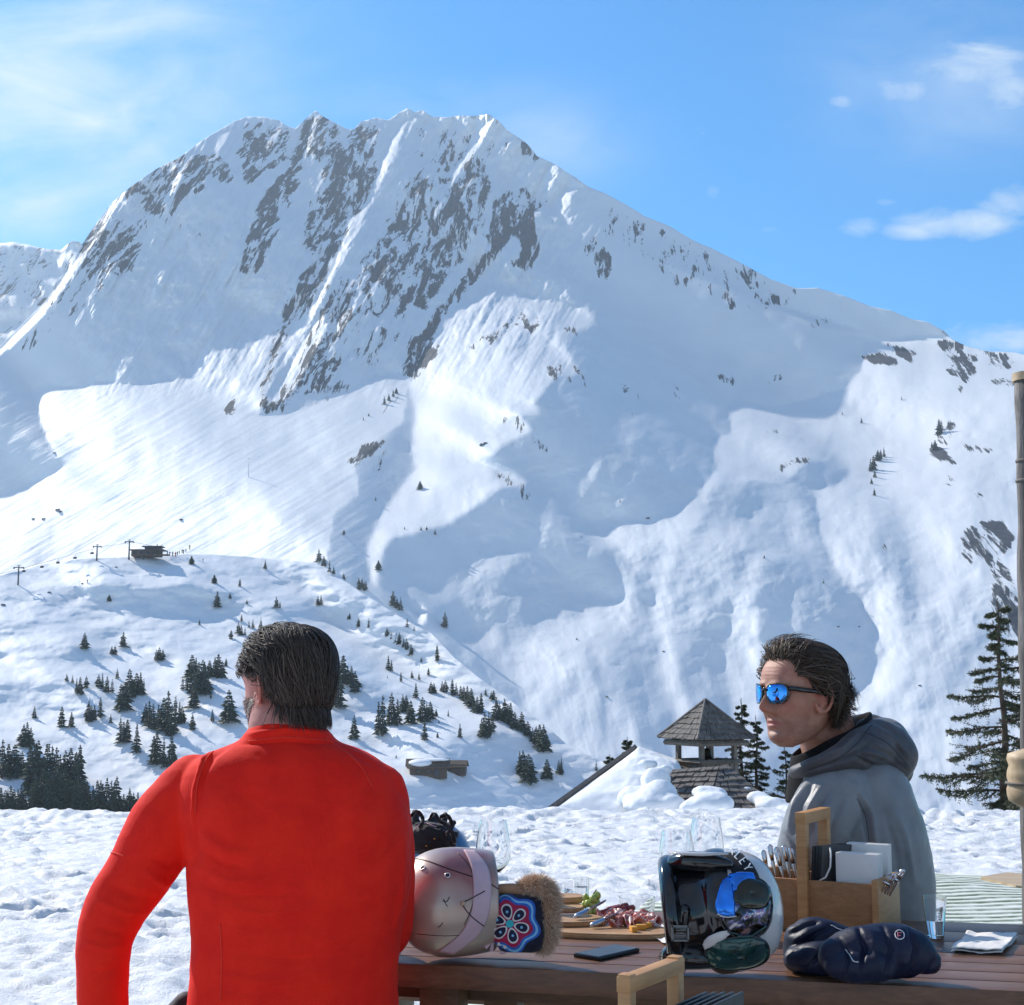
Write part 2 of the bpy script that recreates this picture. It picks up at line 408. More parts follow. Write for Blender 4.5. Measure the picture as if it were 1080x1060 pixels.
ANCM = [(-90, 455, 2350), (0, 365, 2500), (75, 280, 2700), (140, 195, 2950), (262, 123, 3250), (333, 117, 3250), (430, 114, 3300), (515, 120, 3250), (620, 197, 3050), (740, 258, 2900), (840, 303, 2800), (915, 322, 2700),
        (1000, 352, 2450), (1080, 374, 2250), (1180, 400, 2150), (-90, 600, 1650), (0, 600, 1620), (200, 590, 1600), (340, 600, 1560), (400, 650, 1480), (540, 760, 1380), (640, 860, 1250), (800, 860, 1180), (1000, 860, 1080), (1180, 860, 1000),
        (300, 440, 2050), (180, 400, 2150), (430, 400, 2150), (500, 450, 1950), (600, 450, 2050), (700, 550, 1750), (770, 440, 2150), (900, 400, 2250), (960, 550, 1750), (850, 650, 1500), (130, 500, 1850), (400, 250, 2750), (250, 250, 2850), (560, 230, 2800)]
def blurpoly(X, Y, poly, s, step):
    m = inpoly(X, Y, poly).astype(float)
    return gauss(m, max(.35, s/step))
def solve_relief(x0, x1, y0, y1, base, lits, anchors, steps=(6, 3), wreg=.05, wlap=.02, its=(350, 260), lam_edge=None):
    """find log distance q over sight directions so that each slope meets the sun at the wanted angle"""
    q = None; prev = None
    for lev, st in enumerate(steps):
        xs = np.arange(x0, x1+.1, st); ys = np.arange(y0, y1+.1, st)
        X, Y = np.meshgrid(xs, ys); U, Wv = ray(X, Y)
        B = np.full(X.shape, base)
        for b, s, poly in lits:
            m = blurpoly(X, Y, poly, s*1.3, st); B = B*(1-m)+b*m
        A = np.array(anchors, float); d2 = (X[..., None]-A[:, 0])**2+(Y[..., None]-A[:, 1])**2
        w = 1/(d2+900)**1.6; q0 = (w*np.log(A[:, 2])).sum(-1)/w.sum(-1); q0 = gauss(q0, 60/st)
        if q is None: q = q0.copy()
        else:
            q = bilin(prev, (X-x0)/steps[lev-1], (Y-y0)/steps[lev-1])
        dw = (ray(0, ys[0])[1]-ray(0, ys[-1])[1])/(len(ys)-1); du = st/F
        Lx, Ly, Lz = LS
        ca = (Lx - U*Ly)/du; cb = -(Lz - Wv*Ly)/dw        # y index grows as w falls
        def gx(a): return a[:-1, 1:]-a[:-1, :-1]
        def gy(a): return a[1:, :-1]-a[:-1, :-1]
        cax, cby = ca[:-1, :-1], cb[:-1, :-1]
        def Dop(a): return cax*gx(a)+cby*gy(a)
        def DT(r):
            o = np.zeros_like(X); a = cax*r; o[:-1, 1:] += a; o[:-1, :-1] -= a
            b = cby*r; o[1:, :-1] += b; o[:-1, :-1] -= b; return o
        def lap(a):
            o = np.zeros_like(a); o[1:-1, 1:-1] = a[2:, 1:-1]+a[:-2, 1:-1]+a[1:-1, 2:]+a[1:-1, :-2]-4*a[1:-1, 1:-1]; return o
        kr = wreg/du; kl = wlap/du*3/st*3
        def reg(a):
            o = np.zeros_like(a); dx = (a[:, 1:]-a[:, :-1])*kr*kr; o[:, 1:] += dx; o[:, :-1] -= dx
            dy = (a[1:, :]-a[:-1, :])*kr*kr; o[1:, :] += dy; o[:-1, :] -= dy
            return o
        wa = .35
        def AA(a): return DT(Dop(a)) + reg(a) + kl*kl*lap(lap(a)) + wa*a
        for outer in range(3 if lev == 0 else 2):
            qx = gx(q)/du; qw = -gy(q)/dw
            Nn = np.sqrt(qx**2 + (1+U[:-1, :-1]*qx+Wv[:-1, :-1]*qw)**2 + qw**2); Nn = np.clip(Nn, 1, 3.5)
            c = Ly + B[:-1, :-1]*Nn
            rhs = DT(c) + reg(q0) + wa*q0
            r = rhs - AA(q); p = r.copy(); rs = (r*r).sum()
            for k in range(its[lev]):
                Ap = AA(p); al = rs/((p*Ap).sum()+1e-30); q = q+al*p; r = r-al*Ap; rn = (r*r).sum(); p = r+(rn/rs)*p; rs = rn
        prev = q
    return xs, ys, q
def silf(pl):
    a = np.array(pl, float); return lambda x: np.interp(x, a[:, 0], a[:, 1])
# rock outcrops: (density, polygon)
ROCK = [
 (.72, [(255, 128), (285, 126), (312, 138), (300, 165), (278, 190), (262, 200), (250, 170)]),
 (.78, [(160, 168), (200, 160), (240, 165), (250, 190), (225, 200), (200, 205), (180, 228), (150, 225), (128, 205)]),
 (.70, [(90, 235), (115, 225), (145, 240), (150, 262), (138, 288), (115, 290), (95, 292), (80, 275)]),
 (.85, [(322, 124), (345, 122), (365, 138), (355, 165), (338, 175), (322, 160), (312, 200), (292, 240), (282, 280), (262, 295), (250, 285), (262, 240), (285, 190), (310, 160)]),
 (.80, [(375, 130), (400, 130), (396, 170), (380, 200), (370, 240), (350, 260), (330, 275), (318, 262), (325, 215), (340, 180), (365, 150)]),
 (.82, [(395, 175), (404, 178), (380, 225), (360, 262), (335, 310), (310, 350), (292, 380), (282, 432), (270, 440), (275, 400), (290, 350), (310, 300), (340, 255), (370, 215)]),
 (.62, [(340, 300), (365, 290), (380, 345), (350, 400), (310, 430), (285, 435), (300, 395), (325, 350)]),
 (.72, [(440, 180), (460, 200), (455, 240), (440, 290), (420, 310), (395, 300), (385, 270), (410, 235), (430, 200)]),
 (.82, [(490, 170), (512, 165), (520, 200), (505, 245), (490, 270), (470, 300), (450, 330), (430, 318), (420, 330), (428, 300), (450, 260), (470, 220)]),
 (.80, [(520, 205), (555, 195), (560, 215), (540, 240), (520, 260), (505, 250), (515, 225)]),
 (.95, [(545, 232), (566, 225), (570, 262), (560, 286), (535, 285), (545, 262)]),
 (1.0, [(560, 214), (582, 206), (555, 238), (530, 262), (505, 295), (480, 318), (462, 340), (455, 368), (436, 396), (420, 398), (430, 365), (455, 330), (490, 290), (515, 260), (545, 228)]),
 (1.0, [(395, 440), (408, 425), (430, 405), (452, 372), (462, 362), (462, 372), (440, 398), (420, 420), (405, 436)]),
 (.55, [(545, 140), (560, 150), (570, 168), (560, 172), (545, 160)]),
 (.70, [(524, 348), (550, 330), (575, 335), (565, 352), (540, 345), (520, 362), (500, 372), (490, 368), (505, 352)]),
 (.52, [(590, 340), (622, 350), (612, 358), (595, 352)]),
 (.55, [(575, 385), (600, 378), (622, 400), (626, 412), (600, 408), (580, 398)]),
 (.60, [(518, 438), (545, 437), (570, 455), (580, 478), (568, 478), (552, 456), (530, 448)]),
 (.60, [(508, 490), (530, 498), (560, 512), (566, 530), (552, 530), (530, 510)]),
 (.72, [(618, 262), (632, 250), (648, 275), (640, 300), (625, 290)]),
 (.55, [(640, 218), (700, 240), (745, 275), (755, 295), (735, 290), (690, 255), (640, 232)]),
 (.55, [(772, 278), (790, 290), (795, 300), (780, 298)]), (.6, [(710, 288), (726, 290), (724, 306), (712, 304)]), (.62, [(765, 312), (782, 325), (770, 328)]),
 (.5, [(815, 310), (835, 318), (828, 328), (815, 320)]), (.55, [(855, 335), (876, 336), (874, 348), (856, 345)]), (.45, [(880, 306), (905, 318), (895, 324)]),
 (.5, [(755, 392), (780, 400), (776, 408), (758, 404)]), (.45, [(822, 382), (834, 384), (830, 390)]),
 (.90, [(905, 372), (930, 372), (952, 380), (945, 386), (915, 382)]), (.75, [(928, 362), (945, 358), (970, 372), (960, 380), (940, 372)]),
 (.92, [(995, 378), (1015, 370), (1035, 375), (1028, 392), (1020, 405), (1008, 425), (1004, 418), (1015, 398), (1000, 395), (998, 386)]), (.8, [(1035, 370), (1065, 371), (1078, 382), (1060, 392), (1045, 386)]),
 (.8, [(975, 356), (1000, 358), (1020, 366), (1006, 372), (985, 366)]), (.45, [(1040, 400), (1076, 395), (1076, 405), (1045, 408)]),
 (.82, [(985, 450), (1000, 440), (1008, 445), (1004, 462), (1000, 480), (1006, 488), (996, 492), (984, 486), (975, 478), (988, 466)]), (.65, [(1000, 462), (1030, 470), (1050, 472), (1046, 480), (1018, 478)]),
 (.7, [(995, 500), (1010, 502), (1008, 515), (998, 518)]), (.65, [(1025, 520), (1040, 516), (1036, 528), (1024, 530)]),
 (.84, [(1012, 560), (1035, 550), (1060, 548), (1070, 570), (1062, 590), (1076, 620), (1082, 690), (1058, 690), (1040, 650), (1045, 610), (1035, 588), (1022, 600), (1014, 585)]),
 (.72, [(366, 486), (385, 468), (408, 462), (400, 475), (385, 480), (378, 500), (370, 510)]), (.5, [(385, 480), (410, 470), (404, 495), (390, 505)]),
 (.72, [(235, 430), (250, 412), (254, 415), (246, 438), (240, 442)]), (.8, [(282, 425), (295, 420), (305, 415), (290, 437), (278, 437)]),
 (.5, [(200, 300), (210, 285), (206, 300)]), (.6, [(15, 330), (30, 325), (28, 338), (18, 345)]),
 (.55, [(660, 505), (680, 515), (664, 520)]), (.6, [(648, 522), (664, 528), (655, 534)]), (.55, [(815, 495), (832, 482), (855, 478), (858, 486), (838, 492), (822, 500)]),
 (.5, [(845, 446), (865, 450), (852, 456)]), (.55, [(778, 455), (820, 452), (822, 458), (790, 460)]),
 (.42, [(700, 400), (722, 410), (735, 425), (715, 420)]), (.5, [(752, 390), (765, 396), (760, 408)]), (.5, [(925, 574), (942, 568), (935, 582)]),
 (.45, [(645, 400), (668, 410), (676, 420), (660, 418)]), (.5, [(655, 430), (680, 440), (676, 446)]), (.4, [(610, 475), (632, 485), (622, 490)]), (.4, [(800, 405), (830, 395), (820, 404)]),
 (.42, [(200, 250), (215, 240), (210, 262)]), (.45, [(196, 285), (204, 275), (200, 300)]), (.5, [(205, 270), (216, 262), (212, 278)]), (.5, [(15, 300), (22, 310), (14, 318)]),
 (.48, [(160, 205), (195, 240), (180, 250), (150, 245), (120, 300), (30, 370), (15, 372), (60, 310), (110, 250)]),
 (.47, [(440, 130), (540, 150), (500, 200), (400, 400), (330, 430), (370, 300), (430, 180)]),
 (.42, [(640, 215), (850, 310), (800, 330), (700, 290), (620, 240)]),
]
def relief(name, x0, x1, sil, bottom, xs, ys, q, ncol, nrow, detail, back, rock=None, rowpow=1.0):
    px = np.linspace(x0, x1, ncol); top = silf(sil)(px); bot = silf(bottom)(px)
    # ragged skyline
    top = top + detail['sil']*fbm(px/22, px*0+3, 4, 11)
    t = np.linspace(0, 1, nrow)[:, None]**rowpow
    PX = np.repeat(px[None], nrow, 0); PY = top[None]*(1-t)+bot[None]*t
    st = xs[1]-xs[0]
    Q = bilin(q, (PX-xs[0])/st, (PY-ys[0])/st)
    D = detail['fn'](PX, PY); Yd = np.exp(Q)+D
    U, Wv = ray(PX, PY)
    V = np.stack([U*Yd, Yd, CAMZ+Wv*Yd], -1)
    at = {}
    if rock is not None:
        R = np.zeros(PX.shape)
        wob = 3*fbm(PX/14, PY/14, 3, 5); wob2 = 3*fbm(PX/14, PY/14, 3, 6)
        for d, poly in rock:
            pa = np.array(poly, float); lo = pa.min(0)-9; hi = pa.max(0)+9
            c0, c1 = np.searchsorted(px, (lo[0], hi[0])); 
            if c1-c0 < 1: continue
            rows = np.where((PY[:, c0:c1].max(1) > lo[1]) & (PY[:, c0:c1].min(1) < hi[1]))[0]
            if len(rows) < 1: continue
            r0, r1 = rows[0], rows[-1]+1
            d = min(1.0, d+.16*float(np.clip((2600-np.prod(pa.max(0)-pa.min(0)))/2000, 0, 1)))
            m = inpoly((PX+wob)[r0:r1, c0:c1], (PY+wob2)[r0:r1, c0:c1], poly)
            R[r0:r1, c0:c1] = np.maximum(R[r0:r1, c0:c1], d*m)
        at['rock'] = gauss(R, 2.6)
    # far side of the ridge, falling away
    nb = 14; B = []
    for k in range(nb, 0, -1):
        d = back*(k/nb)**1.3; v = V[0].copy(); dirn = np.stack([U[0], np.ones(ncol)], -1)
        v[:, 0] += dirn[:, 0]*d; v[:, 1] += d; v[:, 2] -= d*.95 + 10*np.abs(fbm(px/18, px*0+k*.7, 4, 21))*(k > 1); B.append(v)
    V = np.concatenate([np.array(B), V], 0)
    for k in at: at[k] = np.concatenate([np.zeros((nb, ncol)), at[k]], 0)
    return grid_mesh(name, V, at), (PX, PY, Yd)

xsM, ysM, qM = solve_relief(-120, 1200, 90, 900, -.008, LITM, ANCM)
def detM(PX, PY):
    d = 9*fbm(PX/60, PY/60, 3, 31)
    rk = np.zeros(PX.shape)
    # cliffs of the upper faces: ribs that run down the fall line
    up_ = np.clip((430-PY)/120, 0, 1)*np.clip((640-PX)/60, 0, 1)*np.clip((PX-60)/60, 0, 1)
    s = PX + .55*(PY-120); t = PY
    rib = fbm(s/26, t/95, 5, 41, .55, True)
    lump = fbm(PX/9, PY/9, 4, 43)
    d += up_*(26*rib + 9*lump)
    fan = np.clip((430-PX)/60, 0, 1)*np.clip((PY-380)/40, 0, 1)*np.clip((640-PY)/40, 0, 1)
    sp2 = PX*.50+PY*.87; d += fan*(1.3*fbm(sp2/9, (PX*.87-PY*.5)/85, 4, 91, .6)+.7*fbm(sp2/3.2, (PX*.87-PY*.5)/60, 2, 92))
    low = np.clip((PY-480)/60, 0, 1)*np.clip((PX-440)/60, 0, 1); sp3 = PX*.93-PY*.25
    d += low*1.0*fbm(sp3/16, (PX*.25+PY*.93)/110, 4, 93, .55)
    mid = np.clip((PX-455)/60, 0, 1)*np.clip((PY-(210+.42*(PX-560)))/90, 0, 1)*np.clip((760-PY)/120, 0, 1)
    wx = PX+9*fbm(PX/40, PY/40, 2, 97); wy = PY+7*fbm(PX/40, PY/40, 2, 98)
    d += mid*(4.6*fbm(wx/34, wy/24, 3, 95, .45)+1.5*np.clip(fbm(wx/13, wy/9, 3, 96), 0, 1))
    d += (.45+.5*up_)*fbm(PX/16, PY/16, 3, 47)
    d += .2*fbm(PX/5, PY/5, 3, 49)
    return d
botM = [(-120, 690), (200, 690), (330, 700), (400, 760), (520, 840), (640, 899), (1200, 899)]
meM, infoM = relief('mountain', -110, 1190, SIL, botM, xsM, ysM, qM, 1150, 640, dict(sil=1.6, fn=detM), 900, ROCK)

HILL = [(-120, 612), (0, 606), (40, 596), (80, 589), (140, 587), (200, 583), (255, 586), (300, 590), (330, 593), (352, 603), (380, 624), (405, 640), (430, 655), (455, 668), (480, 694), (510, 718), (540, 740), (575, 766), (600, 786), (640, 806), (690, 830), (760, 866), (1190, 1010)]
LITH = [
 (.28, 3, [(-120, 625), (0, 612), (130, 592), (200, 590), (205, 600), (150, 612), (60, 625), (0, 640), (-120, 660)]),
 (.28, 6, [(60, 600), (200, 590), (250, 602), (215, 618), (120, 616)]),
 (.0, 2, [(90, 622), (115, 612), (160, 618), (210, 616), (250, 628), (260, 640), (200, 649), (150, 648), (100, 636)]),
 (.28, 3, [(140, 651), (200, 650), (290, 650), (330, 662), (300, 668), (230, 660), (150, 656)]),
 (.0, 3, [(60, 690), (80, 682), (110, 686), (116, 692), (110, 700), (90, 702)]),
 (.37, 5, [(-120, 700), (0, 697), (60, 705), (130, 702), (240, 690), (300, 700), (250, 720), (180, 735), (120, 720), (60, 716), (-120, 716)]),
 (.10, 6, [(-120, 722), (60, 722), (130, 735), (90, 760), (-120, 745)]),
 (.37, 5, [(-120, 752), (60, 750), (120, 760), (220, 740), (250, 750), (200, 790), (100, 775), (0, 770), (-120, 770)]),
 (.30, 5, [(0, 812), (30, 806), (90, 800), (170, 820), (180, 850), (0, 860)]),
 (.36, 6, [(330, 640), (365, 645), (420, 690), (470, 720), (560, 770), (540, 780), (470, 745), (420, 715), (350, 690)]),
 (.06, 4, [(205, 640), (300, 640), (345, 612), (380, 640), (430, 670), (455, 690), (420, 685), (360, 650), (300, 645)]),
 (.42, 4, [(430, 745), (470, 725), (520, 740), (540, 755), (500, 775), (440, 780), (370, 770), (350, 758)]),
 (.06, 4, [(355, 700), (400, 715), (410, 740), (370, 750)]),
 (.05, 4, [(470, 780), (530, 765), (590, 790), (640, 812), (600, 818), (480, 818)]),
 (.05, 5, [(420, 800), (600, 818), (660, 830), (640, 870), (420, 870)]),
 (.42, 2, [(350, 800), (420, 782), (440, 800), (470, 808), (440, 822), (380, 826)]),
]
ANCH = [(-120, 610, 1150), (0, 606, 1080), (140, 587, 1050), (255, 586, 1080), (352, 603, 1080), (455, 668, 980), (540, 740, 860), (600, 786, 760), (690, 830, 660), (800, 870, 560), (-120, 860, 420), (0, 860, 420), (150, 860, 430),
        (300, 860, 440), (450, 860, 450), (600, 870, 440), (0, 700, 820), (150, 700, 820), (300, 700, 820), (400, 720, 760), (0, 780, 600), (200, 780, 610), (400, 790, 580), (1190, 1000, 300)]
xsH, ysH, qH = solve_relief(-150, 1200, 560, 1040, .24, LITH, ANCH, steps=(6, 3), its=(300, 200))
def detH(PX, PY):
    sc = np.exp(-(PY-850)/220.)
    return 2.4*fbm(PX/60, PY/22, 3, 61)*sc + .5*fbm(PX/14, PY/6, 3, 63)*sc + .12*fbm(PX/4, PY/2, 3, 64)
botH = [(-120, 1000), (700, 1000), (1190, 1035)]
meH, infoH = relief('hillside', -115, 1185, HILL, botH, xsH, ysH, qH, 1000, 330, dict(sil=1.2, fn=detH), 220)

def far_ridge():
    pl = [(-160, 262), (-60, 258), (0, 257), (14, 255), (30, 258), (50, 263), (64, 264), (76, 254), (84, 256), (110, 280), (170, 330), (400, 460)]
    px = np.linspace(-150, 200, 200); top = silf(pl)(px)+1.2*fbm(px/12, px*0, 4, 71); rows = []
    for k in range(60):
        t = k/59; py = top + t*220; Yd = 4300-1100*t + 60*fbm(px/20+k*.03, py/20, 4, 72)*(t > 0)
        u, w = ray(px, py); rows.append(np.stack([u*Yd, Yd, CAMZ+w*Yd], -1))
    V = np.array(rows); bk = V[0].copy(); bk[:, 1] += 900; bk[:, 2] -= 900
    V = np.concatenate([bk[None], V], 0)
    rk = np.zeros(V.shape[:2]); rk[1:] = np.clip(.48-.1*np.linspace(0, 1, 60)[:, None], 0, 1)
    return grid_mesh('far_ridge', V, {'rock': rk})

def snow_mat(name, rockattr, bscale, bdist, albedo=(.86, .88, .90), fine=1.0):
    m, t, b = mat(name); co = t.coord('Object')
    n1 = t.noise(1/bscale, 6, .62, co); n2 = t.noise(1/(bscale*.22), 4, .6, co)
    h = t.math('ADD', n1, t.math('MULTIPLY', n2, .22*fine))
    snow = t.ramp(t.noise(1/(bscale*7), 3, .5, co), [(.35, [c*.96 for c in albedo]), (.65, albedo)])
    if rockattr:
        a = t.attr('rock')
        st = t.coord('Object', None, (0, math.radians(-6), 0)); mp2 = t.node('ShaderNodeMapping'); t.l.new(st, mp2.inputs[0]); mp2.inputs['Scale'].default_value = (1.35, .13, .30)
        na = t.noise(1/30, 10, .66, mp2.outputs[0], .8); nb_ = t.noise(1/11, 8, .7, mp2.outputs[0], .5)
        nr = t.math('ADD', t.math('MULTIPLY', na, .62), t.math('MULTIPLY', nb_, .38))
        k = t.math('ADD', t.math('SUBTRACT', a, .66), t.math('MULTIPLY', t.math('SUBTRACT', nr, .5), 4.8))
        mask = t.math('MULTIPLY', t.math('MULTIPLY', k, 7.0, clamp=True), t.math('GREATER_THAN', a, .06))
        rc = t.ramp(t.noise(1/12, 6, .65, co), [(.3, (.036, .042, .052)), (.6, (.075, .083, .096)), (.8, (.15, .145, .14))])
        col = t.mix(mask, snow, rc); con(t, col, b.inputs['Base Color'])
        h = t.math('ADD', h, t.math('MULTIPLY', mask, t.math('MULTIPLY', t.noise(1/9, 6, .7, co), 1.4)))
        con(t, t.math('ADD', .62, t.math('MULTIPLY', mask, .25)), b.inputs['Roughness'])
    else:
        con(t, snow, b.inputs['Base Color']); b.inputs['Roughness'].default_value = .62
    b.inputs['Specular IOR Level'].default_value = .25
    con(t, t.bump(h, .8, bdist), b.inputs['Normal'])
    return m
M_mtn = snow_mat('mountain_snow_and_rock', True, 9, .55)
M_hill = snow_mat('hillside_snow', False, 5, .32)
oM = link('mountain', meM, M_mtn); tag(oM, kind='structure')
oF = link('far_mountain_ridge', far_ridge(), M_mtn); tag(oF, kind='structure')
oH = link('hillside', meH, M_hill); tag(oH, kind='structure')
# wide snowfield under everything, out to the horizon
def ground_sheet():
    rows = []
    for Y in (-3000, -400, -60, 14, 17.5, 24, 60, 300, 1000, 2500, 5600):
        z = {-3000: -60, -400: -2, -60: -.6, 14: -.6, 17.5: -2.0, 24: -9, 60: -30, 300: -75, 1000: -150, 2500: -200, 5600: -220}[Y]
        rows.append([(x, Y, z) for x in (-5000, -3000, -600, -100, -20, 0, 20, 100, 600, 3000, 5000)])
    return MB().grid(rows)
tag(ground_sheet().build('valley_ground', M_hill), kind='structure')
def depth_at(info, px, py):
    PX, PY, Yd = info; j = int(round((px-PX[0, 0])/(PX[0, 1]-PX[0, 0]))); j = max(0, min(PX.shape[1]-1, j))
    return float(np.interp(py, PY[:, j], Yd[:, j]))

hm = bpy.data.materials.new('haze'); hm.use_nodes = True; ht = NT(hm); ht.n.clear()
pv = ht.node('ShaderNodeVolumePrincipled'); pv.inputs['Color'].default_value = (.72, .86, 1, 1); pv.inputs['Density'].default_value = 7.5e-5; pv.inputs['Anisotropy'].default_value = .3
ho = ht.node('ShaderNodeOutputMaterial'); ht.l.new(pv.outputs[0], ho.inputs['Volume'])
hb = MB().box((0, 1300, 640), (10400, 8800, 1780)).build('haze', hm, None, smooth=False); tag(hb, kind='stuff')
# ---------------------------------------------------------------- distant trees
M_needle_far, tN, bN = mat('distant_spruce_foliage')
con(tN, tN.ramp(tN.noise(1.3, 4, .6, tN.coord('Object')), [(.3, (.018, .032, .022)), (.7, (.05, .075, .045))]), bN.inputs['Base Color']); bN.inputs['Roughness'].default_value = .8
M_bark = simple('spruce_bark', (.09, .065, .05), .9, var=.3, vscale=8, bump=.4, bscale=30, bdist=.01)
def far_spruce(seed, h=1.0, wid=.2, sparse=1.0):
    """unit-height spruce: whorls of drooping ragged boughs"""
    r = random.Random(seed); mb = MB(); nw = 20
    for k in range(nw):
        t = (k+r.uniform(-.3, .3))/nw; z = .07+.93*t; rad = wid*(1-t)**.8*r.uniform(.55, 1.25)+.008
        nb = int((9 if t < .7 else 6)*sparse)
        for j in range(nb):
            a = 2*PI*(j+r.random()*.8)/nb+k*1.3; L = rad*r.uniform(.6, 1.25); wd = L*.42
            d = Vector((math.cos(a), math.sin(a), 0)); s = Vector((-d.y, d.x, 0)); dr = -L*r.uniform(.25, .6)
            z0 = z+.02
            p0 = Vector((0, 0, z0)); p1 = d*L*.55+s*wd*.5+Vector((0, 0, z0+dr*.35)); p2 = d*L+Vector((0, 0, z0+dr)); p3 = d*L*.55-s*wd*.5+Vector((0, 0, z0+dr*.35))
            pm = d*L*.6+Vector((0, 0, z0+dr*.3+.018)); pb = d*L*.5+Vector((0, 0, z0+dr*.5-.03))
            mb.add([p0, p1, p2, p3, pm, pb], [(0, 1, 4), (1, 2, 4), (2, 3, 4), (3, 0, 4), (0, 5, 1), (1, 5, 2), (2, 5, 3), (3, 5, 0)])
    mb.tube([(0, 0, .9), (0, 0, 1.02)], [.008, .001], 4)
    me = bpy.data.meshes.new('tree_crown'); me.from_pydata([tuple(v) for v in mb.v], [], mb.f); me.materials.append(M_needle_far)
    tb = MB().tube([(0, 0, -.06), (0, 0, .5), (0, 0, .97)], [.02, .012, .003], 6); mt = tb.mesh('trunk'); mt.materials.append(M_bark)
    return me, mt
PROTO = [far_spruce(100+i, wid=w, sparse=s) for i, (w, s) in enumerate([(.19, 1), (.24, 1.1), (.15, .8), (.27, 1), (.20, .7), (.13, .6), (.22, .9), (.18, .75), (.25, .8)])]
BUSH = far_spruce(300, wid=.45)
hill_top = silf(HILL)
def surf(px, py):
    """point of the terrain on this sight line"""
    if py > hill_top(px)+1.5: Y = depth_at(infoH, px, py)
    else: Y = depth_at(infoM, px, py)
    return P(px, py, Y)
def crest(px, py):
    return P(px, py, depth_at(infoH, px, max(py, hill_top(px)+3)))
def c7(l): return [(x/3.6, 640+y/3.6, h/3.6) for x, y, h in l]
def c8(l): return [(340+x/3.6, 600+y/3.6, h/3.6) for x, y, h in l]
def c4(l): return [(x/2.7, 350+y/2.7, h/2.7) for x, y, h in l]
def c3(l): return [(680+x/2.65, 250+y/2.65, h/2.65) for x, y, h in l]
def c5(l): return [(350+x/3.03, 380+y/3.03, h/3.03) for x, y, h in l]
rr = random.Random(5)
dense = [(5, 650, 140), (28, 645, 118), (52, 640, 112), (80, 640, 85)] + \
 [(108+i*17+rr.uniform(-4, 4), 700+rr.uniform(-18, 18), rr.uniform(135, 185)) for i in range(12)] + \
 [(2+i*13+rr.uniform(-4, 4), 775+rr.uniform(-6, 6), rr.uniform(70, 100)) for i in range(8)] + \
 [(112+i*14+rr.uniform(-5, 5), 780+rr.uniform(-8, 8), rr.uniform(110, 165)) for i in range(14)] + \
 [(312+i*13+rr.uniform(-4, 4), 782+rr.uniform(-6, 4), rr.uniform(95, 135)) for i in range(10)] + \
 [(450+i*14+rr.uniform(-4, 4), 778+rr.uniform(-4, 4), rr.uniform(48, 78)) for i in range(9)] + [(440, 775, 125), (490, 778, 85), (300, 660, 110), (288, 650, 95)]
